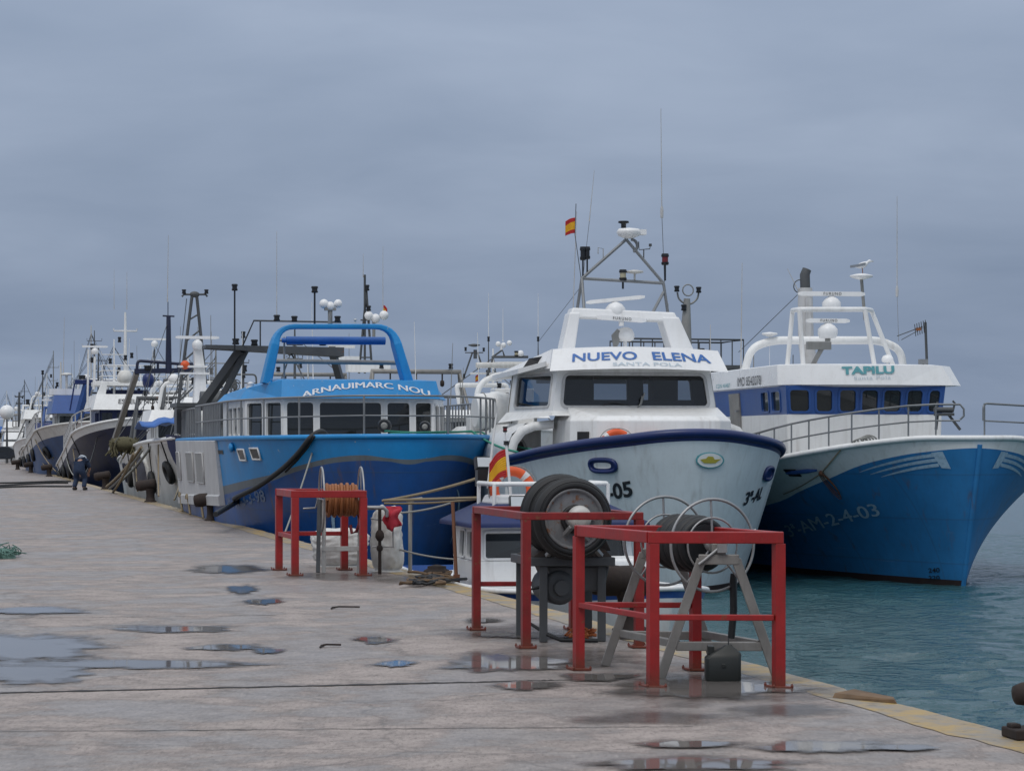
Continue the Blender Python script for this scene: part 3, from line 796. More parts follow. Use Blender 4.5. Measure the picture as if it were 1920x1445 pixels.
# --- visor roof, slanting front face curved in plan
def vis(u, v):          # u 0..1 across, v 0 bottom .. 1 top
    x = (u - .5) * 2; k = 1 - .07 * v
    return Vector((x * 1.66 * k, 4.02 + .30 * v + .16 * x * x, 3.84 + .40 * v - .05 * x * x))
b = MB(); N = 14
rows = [[vis(i / N, v) for i in range(N + 1)] for v in (0, 1)]
und = [Vector((p.x * .96, p.y + .35, 3.85)) for p in rows[0]]; und2 = [Vector((p.x * 1.2, 7.6, 3.86)) for p in rows[0]]
roof = [Vector((p.x * .95, p.y + .5, p.z + .03)) for p in rows[1]]; roof2 = [Vector((p.x * .95, 7.6, 4.02)) for p in rows[1]]
b.loft([und2, und, rows[0], rows[1], roof, roof2], 0, False, closed_u=False)
for sd, i in ((-1, 0), (1, N)):
    b.add([und2[i], und[i], rows[0][i], rows[1][i], roof[i], roof2[i]], [tuple(range(6)) if sd > 0 else tuple(range(6))[::-1]])
b.build('visor', M['white_clean'], r_)
for body, u0, u1, v0, v1, mt, bo in (('NUEVO', .115, .485, .40, .78, M['txt_blue'], .022), ('ELENA', .575, .92, .40, .78, M['txt_blue'], .022), ('SANTA POLA', .34, .735, .13, .29, M['txt_sky'], .012)):
    def fn(x, y, u0=u0, u1=u1, v0=v0, v1=v1):
        u, v = u0 + (u1 - u0) * x, v0 + (v1 - v0) * y - .35 * (2 * (u0 + (u1 - u0) * x) - 1) ** 2 * .18
        p = vis(u, v); return p + Vector((0, -.012, .006))
    text_on('name_lettering', body, fn, mt, r_, bo)
# side wing of the roof and the dark slanted screen on it
b = MB(); b.prism([(-1.62, 4.7, 3.90), (-2.02, 5.4, 3.78), (-2.02, 8.3, 3.74), (-1.4, 8.3, 3.78)], (0, 0, .09)); b.build('roof_wing', W, r_)
A0, A1 = loc(980, 690, 5.6), loc(1030, 685, 5.2); b = MB()
b.prism([A0, A1, loc(1022, 667, 5.3), loc(992, 672, 5.6)], (.25, .5, 0)); b.build('roof_screen', M['black'], r_)
# --- roof arch
b = MB()
za = 4.12
for o_, r0 in ((0, .0),):
    L0, L1, R1, R0 = Vector((-1.02, 6.0, za)), Vector((-.86, 6.05, 4.95)), Vector((.98, 6.05, 4.88)), Vector((1.28, 6.0, za - .04))
    def seg(a, c, w0, w1, dpt):
        x, y = frame_of(c - a); x = Vector((1, 0, 0)) if abs((c - a).normalized().z) > .5 else Vector((0, 0, 1))
        yv = Vector((0, dpt / 2, 0))
        b.hexa([a - x * w0 / 2 - yv, a + x * w0 / 2 - yv, a + x * w0 / 2 + yv, a - x * w0 / 2 + yv], [c - x * w1 / 2 - yv, c + x * w1 / 2 - yv, c + x * w1 / 2 + yv, c - x * w1 / 2 + yv])
    seg(L0, L1, .26, .2, .5); seg(R0, R1, .46, .34, .5)
    b.hexa([L1 + Vector((-.10, -.25, -.09)), R1 + Vector((.17, -.25, -.09)), R1 + Vector((.17, .25, -.09)), L1 + Vector((-.10, .25, -.09))],
           [L1 + Vector((-.04, -.2, .09)), R1 + Vector((.10, -.2, .09)), R1 + Vector((.10, .2, .09)), L1 + Vector((-.04, .2, .09))])
b.build('radar_arch', M['white_clean'], r_, .03)
scanner(r_, loc(1165, 603, 5.72), .95, .02, 'FURUNO', r=.1, bar=.085, gear=False, tilt=-.06)
scanner(r_, loc(1154, 566, 6.0), 1.12, -.15, None, r=.19, tilt=.10, bar=.07)
dome(r_, loc(1172, 640, 6.0), .18, .27, stem=.42)
b = MB(); p = loc(1152, 658, 5.9); b.prism([p, p + Vector((-.05, 0, .30)), p + Vector((.06, 0, .42)), p + Vector((.13, 0, .36)), p + Vector((.09, 0, .14))], (0, .05, 0)); b.tube([p - Vector((0, 0, .1)), p + Vector((.02, 0, .1))], .02, 6); b.build('horn', M['grey'], r_)
# --- A mast of thin pipes
b = MB(); yA = 6.6
n1_, n2_, ap = loc(1091, 522, yA), loc(1244, 531, yA), loc(1174, 449, yA)
f1, f2 = loc(1070, 660, yA), loc(1263, 660, yA)
for a_, c_ in ((f1, n1_), (f2, n2_), (n1_, n2_), (n1_, ap), (n2_, ap), (loc(1096, 592, 6.1), n1_), (loc(1218, 597, 6.1), loc(1244, 548, yA))): b.tube([a_, c_], .03, 8)
b.tube(arc(ap + Vector((.1, 0, -.12)), .12, -1.2, 1.6, 10, (1, 0, 0), (0, 0, 1)), .03, 6)
b.build('mast', M['rail'], r_)
p = ap + Vector((.05, 0, .12)); b = MB(); b.lathe([(.08, -.1), (.2, -.05), (.24, .02), (.2, .08), (.05, .1)], p, seg=18); b.box(p + Vector((.12, 0, .02)), (.42, .2, .1)); b.lathe([(.05, .1), (.05, .18), (.11, .2), (.1, .23)], p - Vector((.1, 0, 0)), seg=10, mat=1)
b.build('satellite_antenna', [M['white_clean'], M['blackpl']], r_)
for (px_, py_, g_, h_) in ((1093, 488, None, .26), (1101, 486, None, .24), (1247, 497, M['lamp_red'], .22), (1168, 526, M['lamp_glass'], .21), (1064, 634, M['lamp_glass'], .24), (1270, 645, M['lamp_red'], .22)):
    lamp_cyl(r_, loc(px_, py_, yA), h_, .06 if g_ is None else .075, glass=g_, stem=.16 if py_ > 500 else .3)
b = MB(); p = loc(1190, 520, yA); b.tube([p - Vector((0, 0, .05)), p + Vector((0, 0, .08))], .02, 6); b.lathe([(.05, .07), (.17, .09), (.17, .12), (.05, .14)], p, seg=14); b.build('satellite_antenna', M['offwhite'], r_)
# wind vane fork and masthead twigs
p = loc(1207, 490, yA); b = MB(); b.tube([p, p + Vector((0, 0, .22))], .012, 6); b.tube([p + Vector((-.1, 0, .38)), p + Vector((-.09, 0, .22)), p + Vector((.12, 0, .24)), p + Vector((.13, 0, .32))], .010, 5); b.lathe([(.03, 0), (.03, .05)], p + Vector((.13, 0, .29)), seg=8); b.build('wind_vane', M['dgrey'], r_)
p = loc(1131, 486, yA); b = MB(); b.tube([p, p + Vector((0, 0, .2)), p + Vector((-.1, 0, .22)), p + Vector((-.1, 0, .1))], .009, 5); b.build('wind_vane', M['grey'], r_)
whip(r_, loc(1241, 404, 7.4), 2.1, .009, (-.02, 0), True)
whip(r_, loc(1105, 415, 7.4), 1.0, .007, (.1, 0))
whip(r_, loc(1072, 655, 7.6), 2.7, .009, (.1, 0)); whip(r_, loc(1253, 655, 7.2), .9, .009)
b = MB(); b.tube([loc(1241, 404, 7.4), loc(1246, 530, 6.7)], .006, 4); b.tube([loc(1105, 415, 7.4), loc(1092, 530, 6.7)], .005, 4); b.tube([loc(1080, 382, 6.7), loc(1078, 440, 6.7), loc(1090, 525, 6.6)], .008, 5)
b.tube([loc(1091, 535, 6.6), loc(1010, 640, 14)], .006, 4); b.build('stay_wire', M['dgrey'], r_)
fl_ = spain_flag('ensign_flag', E.world(loc(1079, 408, 6.7)), .22, .30, 'small drooping red and yellow flag high on the mast of the white trawler', (-1, .1, 0), .35)
# --- hull fittings
for (px_, py_, sd, a_) in ((1130, 872, -1, 0), (1440, 887, 1, 0)):
    y, z_ = E.pick(px_, py_, sd); b = MB()
    P = [E.hp(sd, y + .24 * math.copysign(abs(math.cos(t)) ** .6, math.cos(t)), z_ + .10 * math.copysign(abs(math.sin(t)) ** .7, math.sin(t)), .02) for t in [2 * math.pi * i / 24 for i in range(24)]]
    Q = [E.hp(sd, y + .16 * math.copysign(abs(math.cos(t)) ** .6, math.cos(t)), z_ + .05 * math.copysign(abs(math.sin(t)) ** .7, math.sin(t)), .02) for t in [2 * math.pi * i / 24 for i in range(24)]]
    b.tube(P, .035, 8, 0, closed=True); b.loft([P, Q], 0, True); b.add(Q, [tuple(range(24))], 1)
    b.build('hawse_hole', [M['navy'], M['white'] if sd < 0 else M['navy']], r_)
E.hull_text('registration_number', '-05', (1143, 938), (1188, 930), 30, -1, M['txt_black'], .03)
E.hull_text('registration_number', '3ª-AL', (1392, 948), (1425, 935), 26, 1, M['txt_black'], .03, slant=0)
# oval emblem near the stem: green rim, white field, yellow boat shape with a dark hull line
ax_, az_ = (26, 15)
def em(a, c, o=.012):
    px_, py_ = 1330 + a * ax_, 862 - c * az_; best = None
    for sd in (-1, 1):
        y, z_ = E.pick(px_, py_, sd); q = E.hp(sd, y, z_); u, w = E.pix(q); e = abs(u - px_) + abs(w - py_)
        if best is None or e < best[0]: best = (e, E.hp(sd, y, z_, o))
    return best[1]
b = MB(); T = [2 * math.pi * i / 32 for i in range(32)]

rg = [[em(k * math.cos(t), k * math.sin(t), o_) for t in T] for k, o_ in ((1, .01), (1, .03), (.88, .034))]
b.loft(rg, 0, False); fl2 = [rg[2]] + [[em(k * math.cos(t), k * math.sin(t), .034) for t in T] for k in (.66, .44, .22, .02)]; b.loft(fl2, 1, False)
ou = ((-.72, .1), (-.45, -.35), (0, -.38), (.35, -.35), (.75, .15), (.3, .1), (.2, .45), (-.15, .5), (-.3, .2))
b.loft([[em(a * k, c * k + .02, .044) for a, c in ou] for k in (1, .66, .33, .02)], 2, False)
b.build('emblem', [M['txt_teal'], M['white'], plain('emblem_yellow', (.42, .36, .05), .5)], r_)
# bow rail post lines, raft canister aft of the wheelhouse on the starboard side
c = loc(928, 772, 8.6); b = MB(); b.lathe([(.30, -.42), (.36, -.38), (.38, -.1), (.40, -.08), (.40, .08), (.38, .1), (.36, .38), (.30, .42)], c, (1, .1, 0), 20)
for k in (-.25, .25): b.torus(c + Vector((k, 0, 0)), .385, .012, (1, .1, 0), 24, 5, 1)
b.box(c + Vector((0, 0, -.42)), (.7, .5, .08)); b.build('liferaft_canister', [M['white'], M['grey']], r_)
b = MB()
for px_ in (903, 916): b.tube([loc(px_, 832, 8.9), loc(px_, 790, 8.9)], .03, 6)
b.box(loc(905, 810, 9.2), (.6, .5, .7)); b.box(loc(960, 770, 9.5), (.8, .6, .9)); b.build('deck_locker', W, r_, .04)
b = MB(); b.box(loc(964, 718, 7.8), (.16, .08, .1)); b.build('name_plate', M['blackpl'], r_)
for px_, sd in ((1157, -.40), (1224, .30)):
    p = loc(px_, 837 if px_ < 1200 else 844, 3.18); lifebuoy('life_ring', E.world(p), .26, .06, (.17, -1, .15), 'orange life ring before the white trunk, %s above the navy gunwale' % ('showing a wide arc' if px_ < 1200 else 'barely peeking'), 'life rings on the white trawler')
# stanchions of the port walkway
E.railing('handrail', [Vector((1.1, 7.7 + i * .8, 3.98)) for i in range(4)], .3, M['rail'])
# ================================================================ blue trawler at the right with the white upper hull
T = Boat('fishing_trawler', 'large trawler with deep blue hull and high white rails, TAPILU on its visor', 1830, 38.5, 10)
sheerT = smooth_tab([(0, 2.58), (.28, 2.58), (.52, 2.55), (1.24, 2.44), (1.96, 2.33), (2.54, 2.24), (3, 2.16), (3.74, 2.05), (6, 1.93), (22, 1.9)])
blueT = smooth_tab([(0, 2.41), (.28, 2.35), (.52, 2.30), (1.24, 2.11), (1.96, 1.88), (2.54, 1.72), (3, 1.60), (3.74, 1.41), (6, 1.15), (22, 1.0)])
T.hull(22, 6.5, [lambda y: .10, blueT], sheerT, [M['boot'], M['tapilu_blue'], M['white']], rake=.75, bow=(5.5, 2, 1.7), wl=(11, 1.45, 1.05, .86), flare=1.9,
       cap=M['white'], capr=.05, deck=M['grey'], deckdrop=.12, n=50)
r_ = T.root
def loc(px, py, y): return T.L(px, py, y)
# stem bar, pale worn edge
b = MB(); b.tube([T.hp(1, .005, z_) + Vector((0, -.01, 0)) for z_ in [i * .13 for i in range(20)]], .045, 8); b.build('stem_bar', M['tapilu_blue'], r_)
# --- wheelhouse
hw, yf, yb_ = 1.60, 5.8, 11.4
zL, zW0, zW1 = 1.95, 3.06, 3.62
cB = .0
def wl4(z, k): return Vector((-hw * k, yf, z)), Vector((hw * k, yf, z)), Vector((hw * k, yb_, z)), Vector((-hw * k, yb_, z))
b = MB(); a_ = wl4(1.7, .97); c_ = wl4(zW0, 1.0)
b.loft([a_, c_], 0, False); b.build('deckhouse', M['white'], r_, .03)
k1 = 1.03
ff = Wall(Vector((-hw, yf, zW0)), Vector((hw, yf, zW0)), Vector((hw * k1, yf - .06, zW1)), Vector((-hw * k1, yf - .06, zW1)))
ss = Wall(Vector((-hw, yb_, zW0)), Vector((-hw, yf, zW0)), Vector((-hw * k1, yf - .06, zW1)), Vector((-hw * k1, yb_, zW1)))
pp = Wall(Vector((hw, yf, zW0)), Vector((hw, yb_, zW0)), Vector((hw * k1, yb_, zW1)), Vector((hw * k1, yf - .06, zW1)))
def fx(zx): return (zx - 485) / (1130 - 485)
hf = [(fx(a), .10, fx(c), .86) for a, c in ((500, 578), (607, 672), (702, 768), (792, 858), (882, 952), (978, 1040), (1068, 1112))]
hs = [(1 - (458 - x2) / 23.5 / 5.6 * 1.0, .13, 1 - (458 - x1) / 23.5 / 5.6, .80) for x2, x1 in ((408, 426), (430, 450))]
hs = [(.70, .13, .79, .82), (.83, .13, .93, .82)]
b = MB(); ff.mesh(b, hf); ss.mesh(b, hs + [(.28, .02, .42, .86)]); pp.mesh(b, [(.1, .13, .3, .8), (.4, .13, .6, .8)])
b.add([(-hw, yb_, zW0), (hw, yb_, zW0), (hw, yb_, zW1), (-hw, yb_, zW1)], [(0, 1, 2, 3)], 0)
b.add([(-hw, yf, zW0 - .0), (hw, yf, zW0), (hw, yb_, zW0), (-hw, yb_, zW0)], [(0, 1, 2, 3)], 1)
b.build('wheelhouse', [M['band_blue'], M['inside']], r_)
for h in hf: ff.window(h, r_, M['band_blue'], M['glassdark'], .035, .07)
for h in hs: ss.window(h, r_, M['band_blue'], M['glassdark'], .03, .05)
for h in [(.1, .13, .3, .8), (.4, .13, .6, .8)]: pp.window(h, r_, M['band_blue'], M['glassdark'], .03, .05)
d = MB(); P = [ss.at(.28, -.9, .03), ss.at(.42, -.9, .03), ss.at(.42, .86, .03), ss.at(.28, .86, .03)]; d.prism(P, -ss.n * .05); do = d.build('door', M['greysteel'], r_)
d = MB(); d.box(ss.at(.40, .2, .06), (.06, .12, .04)); d.build('handle', M['rail'], do)
# --- visor all round
b = MB()
def ring(z, g, yo): return [Vector((-hw * k1 - g, yf - .10 - yo, z)), Vector((hw * k1 + g, yf - .10 - yo, z)), Vector((hw * k1 + g, yb_ + .2, z)), Vector((-hw * k1 - g, yb_ + .2, z))]
def rr(z, gs, yo, gp):
    r0 = [(-hw * k1 - gs, yb_ + .2), (-hw * k1 - gs, yf + .35 - yo), (-hw * k1 - gs + .35, yf - .05 - yo), (-.5, yf - .18 - yo), (.6, yf - .18 - yo), (hw * k1 + gp - .3, yf - .02 - yo), (hw * k1 + gp, yf + .35 - yo), (hw * k1 + gp, yb_ + .2)]
    return [Vector((x, y, z)) for x, y in r0]
b.loft([rr(3.60, -.02, -.1, -.02), rr(3.64, .05, .05, .46), rr(4.03, .03, -.05, .26), rr(4.06, -.1, -.3, .1)], 0, False, closed_u=True)
t_ = rr(4.06, -.1, -.3, .1); b.add(t_, [tuple(range(8))], 0)
b.build('visor', M['white_clean'], r_)
ysf = yf - .235
for body, p0, p1, hp_, mt, bo, sp in (('TAPILU', (1580, 702), (1679, 700), 15, M['txt_teal'], .045, 1.0), ('Santa Pola', (1602, 712), (1671, 710), 7, M['txt_sky'], .0, 1.1)):
    a_, c_ = loc(*p0, ysf), loc(*p1, ysf); hm = hp_ * (38.5 + ysf) / F
    text_on('name_lettering', body, lambda x, y, a_=a_, c_=c_, hm=hm: a_.lerp(c_, x) + Vector((0, .10 * 0 + .0, y * hm)) + Vector((0, -.012 + .09 * ((a_.lerp(c_, x).z + y * hm - 3.64) / .39), 0)), mt, r_, bo, space=sp)
# serifs of the name are kept light; number on the starboard cheek
xs_ = -hw * k1 - .045
for body, p0, p1, hp_, mt, bo in (('IMO 8542078', (1384, 730), (1428, 722), 17, M['txt_black'], .004), ('CDN 40487', (1344, 736), (1370, 733), 8, M['txt_teal'], .0)):
    a_, c_ = T.Sx(*p0, xs_), T.Sx(*p1, xs_); hm = hp_ * 46 / F
    text_on('name_lettering', body, lambda x, y, a_=a_, c_=c_, hm=hm: Vector((xs_ - .018, a_.y + (c_.y - a_.y) * x, max(3.68, a_.z + (c_.z - a_.z) * x) + y * hm)), mt, r_, bo)
# --- big white hoop over the roof
b = MB(); yh = 9.0
hoop = fillet([loc(1394, 705, yh), loc(1408, 652, yh), loc(1448, 638, yh), loc(1650, 638, yh), loc(1688, 655, yh), loc(1694, 690, yh)], .75, 7)
b.tube(hoop, .085, 10); b.build('roof_hoop', M['white'], r_)
b = MB(); yh = 6.9
bl_, br_, tl_, tr_ = loc(1505, 688, yh), loc(1638, 688, yh), loc(1498, 580, yh), loc(1622, 580, yh)
y2 = 8.2
for a_, c_ in ((loc(1476, 688, y2), loc(1486, 582, y2)), (loc(1506, 688, yh), loc(1499, 582, yh)), (loc(1640, 688, yh), loc(1622, 582, yh)), (loc(1676, 688, y2), loc(1634, 582, y2))): b.tube([a_, c_], .05, 8)
b.tube(fillet([loc(1486, 582, y2), loc(1499, 580, yh), loc(1622, 580, yh), loc(1634, 582, y2)], .15), .05, 8)
b.build('radar_frame', M['white'], r_)
scanner(r_, loc(1559, 556, 7.2), 1.40, -.02, 'FURUNO', r=.19, bar=.09); b = MB()
scanner(r_, loc(1552, 606, 6.8), .92, .03, 'FURUNO', r=.2, bar=.085)
b.tube([loc(1552, 640, 6.9), loc(1552, 622, 6.9)], .06, 8); b.tube([loc(1561, 582, 7.2), loc(1561, 572, 7.2)], .06, 8)
b.build('radar_pedestal', M['grey'], r_); b = MB(); b.box(loc(1535, 648, 7.2), (.5, .12, .16)); b.beam(loc(1520, 690, 7.2), loc(1545, 646, 7.2), .08, .08); b.build('radar_bracket', M['grey'], r_)
# --- exhaust stack
b = MB(); ye = 9.6
st = [loc(1519, 690, ye), loc(1511, 640, ye), loc(1510, 560, ye), loc(1510, 540, ye)]
b.tube(st, [.17, .17, .16, .15], 14, 0); b.tube([loc(1510, 546, ye), loc(1509, 515, ye), loc(1513, 505, ye)], [.11, .11, .10], 12, 1)
b.box(loc(1510, 600, ye), (.1, .5, .9), mat=0); b.build('exhaust_stack', [M['greywhite'], M['dgrey']], r_)
b = MB(); b.torus(loc(1500, 537, ye), .14, .012, (0, 1, 0), 20, 5); b.build('deck_light_ring', M['dgrey'], r_)
# --- pole with the flat dome the gull stands on
b = MB(); pd = loc(1615, 519, 8.0); b.tube([loc(1622, 600, 8.0), loc(1617, 545, 8.0), pd], .035, 8, 1)
b.lathe([(.05, -.06), (.16, -.03), (.24, 0), (.235, .03), (.10, .06), (.01, .07)], pd, seg=20); b.build('satellite_antenna', [M['white_clean'], M['grey']], r_)
# aerial pole at the right with a small yagi
b = MB(); yq = 8.4; b.tube([loc(1738, 684, yq), loc(1735, 604, yq)], .03, 8)
a_, c_ = loc(1682, 630, yq), loc(1742, 606, yq); b.tube([a_, loc(1730, 612, yq)], .010, 5); b.tube([loc(1690, 637, yq), loc(1730, 615, yq)], .008, 5)
for t in range(6):
    q = loc(1716 + t * 4, 619 - t * 1.6, yq); b.tube([q + Vector((-.05, -.1, .12)), q + Vector((.05, .1, -.12))], .008, 4)
b.box(loc(1722, 617, yq), (.10, .05, .06), mat=1); b.build('tv_aerial', [M['dgrey'], M['orope']], r_)
dome(r_, loc(1664, 680, 6.6), .12, .16, stem=.1); b = MB()
b.box(loc(1731, 678, 6.6), (.16, .14, .10)); b.tube([loc(1731, 690, 6.6), loc(1731, 682, 6.6)], .02, 6); b.build('searchlight', M['rail'], r_)
dome(r_, loc(1443, 630, 9.0), .02, .02, stem=.9); b = MB(); b.lathe([(.03, -.05), (.17, 0), (.16, .03), (.02, .05)], loc(1443, 627, 9.0), seg=16); b.build('satellite_antenna', M['white_clean'], r_)
whip(r_, loc(1682, 552, 9.2), 2.1, .009, (0, 0), True); b = MB(); b.tube([loc(1682, 552, 9.2), loc(1685, 640, 9.2)], .005, 4); b.build('stay_wire', M['grey'], r_)
whip(r_, loc(1389, 700, 10.5), 2.4, .012, (.03, 0)); whip(r_, loc(1500, 552, 9.6), .55, .010, (-.28, 0)); whip(r_, loc(1332, 720, 11), 1.3, .012, (0, 0))
b = MB(); b.tube([loc(1500, 548, ye), loc(1385, 660, 14)], .010, 4); b.tube([loc(1487, 665, 10.5), loc(1487, 688, 10.5)], .01, 4); b.build('stay_wire', M['dgrey'], r_)
b = MB()
for px_ in (1404, 1413): b.tube([loc(px_, 700, 10), loc(px_, 662, 10)], .012, 5)
b.tube([loc(1404, 662, 10), loc(1413, 658, 10)], .012, 5); b.build('roof_ladder', M['grey'], r_)
# --- handrails: starboard walkway and the bow pulpit
sty = [4.6, 4.2, 3.75, 3.3, 2.85, 2.4, 2.0, 1.6, 1.2, .8, .45, .2, .05]
base_ = [T.hp(-1, y, sheerT(y)) + Vector((.05, .03, 0)) for y in sty]
b = MB()
b.tube([p + Vector((0, 0, .58)) for p in base_] + [base_[-1] + Vector((.06, -.02, .5)), base_[-1] + Vector((.06, -.02, .38)), base_[-1] + Vector((0, 0, .32))], .02, 6); b.tube([p + Vector((0, 0, .30)) for p in base_], .016, 6)
for p in base_[:-1]: b.tube([p, p + Vector((0, 0, .58))], .016, 6)
b.build('handrail', M['rail'], r_)
b = MB(); pr = []
for i in range(12):
    y = .03 + i * .5; p = T.hp(1, y, sheerT(y)) + Vector((-.05, .03, 0)); pr.append(p)
for i, p in enumerate(pr): b.tube([p, p + Vector((0, 0, .60))], .016, 6)
b.tube(fillet([pr[0] + Vector((-.02, 0, .3)), pr[0] + Vector((-.02, 0, .6)), pr[1] + Vector((0, 0, .6))], .1) + [p + Vector((0, 0, .60)) for p in pr[2:]], .02, 6); b.tube([p + Vector((0, 0, .30)) for p in pr], .016, 6)
b.build('handrail', M['rail'], r_)
# anchor winch on the foredeck
b = MB(); c = loc(1774, 800, 1.0); b.box(c + Vector((0, .1, .22)), (.30, .22, .05)); b.beam(c + Vector((-.15, .1, -.05)), c + Vector((-.12, .1, .22)), .04, .04); b.beam(c + Vector((.3, .1, -.05)), c + Vector((.08, .1, .22)), .04, .04)
b.tube([c + Vector((-.18, .1, .30)), c + Vector((.16, .1, .30))], .05, 8); b.tube([c + Vector((.16, .1, .26)), c + Vector((.2, .1, .42)), c + Vector((.16, .1, .46))], .02, 6); b.tube([c + Vector((-.15, .1, .3)), c + Vector((-.12, .1, .44))], .02, 6)
b.build('anchor_winch', M['dgrey'], r_)
# fairlead slot and small scupper
y, z_ = T.pick(1503, 882, -1); b = MB()
b.tube([T.hp(-1, y + dy, z_ + dy * -.08, .03) for dy in (-.35, -.15, 0, .2, .35)], [.02, .04, .04, .04, .02], 8); b.build('rubbing_strake', M['band_blue'], r_)
y, z_ = T.pick(1487, 886, -1); b = MB(); P = [T.hp(-1, y + a, z_ + c, .012) for a, c in ((-.12, -.05), (.12, -.05), (.12, .06), (-.12, .06))]; b.add(P, [(0, 1, 2, 3)]); b.tube(P, .015, 5, 0, closed=True); b.build('scupper', M['black'], r_)
T.hull_text('registration_number', '3ª-AM-2-4-03', (1483, 1006), (1652, 965), 22, -1, M['txt_hull'], .03)
T.hull_text('draught_marks', '240', (1742, 1073), (1763, 1072), 9, -1, M['txt_black'], .02)
T.hull_text('draught_marks', '220', (1742, 1087), (1763, 1086), 8.5, -1, M['txt_black'], .02)
# white speed lines painted under the flare on both bows
for sd in (-1, 1):
    for k in range(3):
        b = MB(); A, C = [], []
        for i in range(15):
            t = i / 14; y = .22 + t * (1.15 - .16 * k); z0_ = blueT(y) - .07 - .085 * k - .02 * t; w = .028 * (1 - t) ** .7 + .002
            A.append(T.hp(sd, y, z0_ - w, .008)); C.append(T.hp(sd, y, z0_ + w, .008))
        b.loft([A, C], 0, False, closed_u=False); b.build('painted_flourish', M['txt_hull'], r_)
    b = MB(); P = [T.hp(sd, y, blueT(y) - dz, .009) for y, dz in ((.16, .02), (.26, .02), (.20, .30), (.12, .33))]; b.add(P, [(0, 1, 2, 3)]); b.build('painted_flourish', M['txt_hull'], r_)
# mooring line over the rail and a coil hanging on the blue bow
y, z_ = T.pick(1541, 885, -1); hp0 = T.hp(-1, y, z_, .03)
b = MB(); b.tube([T.world(q) for q in (loc(1592, 836, 1.5), T.hp(-1, 1.35, 2.40, .03), hp0)], .012, 6); 
y2_, z2_ = T.pick(1470, 925, -1); b.tube([T.world(q) for q in catenary(hp0, T.hp(-1, y2_, z2_, .02), .03, 8)], .010, 6)
tag(b.build('mooring_rope', M['rope']), 'thin tan rope led over the white bulwark of the deep blue trawler', 'rope')
b = MB()
for k in range(3):
    pts = []
    for i in range(26):
        a = 2 * math.pi * i / 25; yy = y + (.05 + .012 * k) * math.sin(a) + .015 * (k - 1); zz = z_ - .19 + (.19 + .02 * k) * math.cos(a) - .02 * k
        pts.append(T.world(T.hp(-1, yy, zz, .03 + .008 * k)))
    b.tube(pts, .008, 5)
b.ball(T.world(hp0), .05, 8, 6); tag(b.build('rope_coil', plain('rusty_brown_rope', (.16, .07, .04), .9, var=.4, scale=30)), 'small rust brown rope coil hanging on the deep blue bow', 'rope')
b = MB(); c = T.world(loc(1621, 826, 1.15))
for k in range(5): b.torus(c + Vector((.06 * (k - 2), .03 * k, .015 * k - .02)), .11, .014, (.15 * (k - 2), .5, 1), 18, 5)
tag(b.build('rope_coil', M['ropeg']), 'pale rope heap on the rail of the deep blue trawler', 'rope')
# gull
gp = T.world(pd + Vector((.02, 0, .075)))
b = MB(); L_ = []
for t, rx, rz, zz in ((-.20, .008, .006, .135), (-.14, .03, .018, .14), (-.07, .055, .05, .15), (0, .065, .065, .165), (.06, .055, .062, .18), (.10, .035, .045, .205), (.12, .034, .036, .235), (.15, .035, .034, .25), (.18, .022, .022, .25), (.195, .01, .01, .245)):
    L_.append([gp + Vector((t, rx * math.cos(a), zz + rz * math.sin(a))) for a in [2 * math.pi * i / 12 for i in range(12)]])
b.loft(L_, 0, True, caps=True); body = b.build('gull', M['gullw']); tag(body, 'white and grey gull standing on the flat dome above the deep blue trawler', 'gull')
for sd in (-1, 1):
    b = MB(); b.loft([[gp + Vector((t, sd * (w + .008), zz + q)) for q in (-.025, .0, .028)] for t, w, zz in ((.06, .055, .19), (0, .065, .18), (-.1, .05, .155), (-.2, .02, .14), (-.25, .006, .135))], 0, True, closed_u=False); b.build('wing', M['gullg'], body)
    b = MB(); b.tube([gp + Vector((.01, sd * .02, 0)), gp + Vector((.0, sd * .02, .11))], .006, 5); b.build('leg', M['orope'], body)
b = MB(); b.lathe([(.012, 0), (.002, .05)], gp + Vector((.19, 0, .247)), (1, 0, -.1), 8); b.build('beak', M['lamp_glass'], body)
# ================================================================ bright blue trawler alongside the quay
A = Boat('fishing_trawler', 'bright blue trawler with dark blue lower hull, blue roof arch and ARNAUIMARC NOU lettering', 768, 41.5, 14.4)
sheerA = smooth_tab([(0, 2.62), (2, 2.60), (8, 2.58), (19, 2.56)])
lowA = smooth_tab([(0, 2.10), (.06, 2.15), (.28, 2.17), (.76, 2.13), (1.8, 1.95), (2.9, 1.74), (6.2, 1.42), (11, 1.18), (15.7, .96), (19, .9)])
topA = smooth_tab([(0, 2.19), (.06, 2.21), (.28, 2.27), (.76, 2.23), (1.8, 2.04), (2.9, 1.86), (6.2, 1.6), (11, 1.42), (15.7, 1.23), (19, 1.15)])
A.hull(18, 5.6, [lambda y: .10, lowA, topA], sheerA, [M['boot'], M['deep_blue'], M['stripe'], M['sky_blue']], rake=.45, bow=(5.5, 2, 1.9), wl=(7.5, 1.6, 1.25, .90), flare=1.1,
       cap=M['sky_blue'], capr=.05, deck=M['grey'], deckdrop=.25)
r_ = A.root
def loc(px, py, y): return A.L(px, py, y)
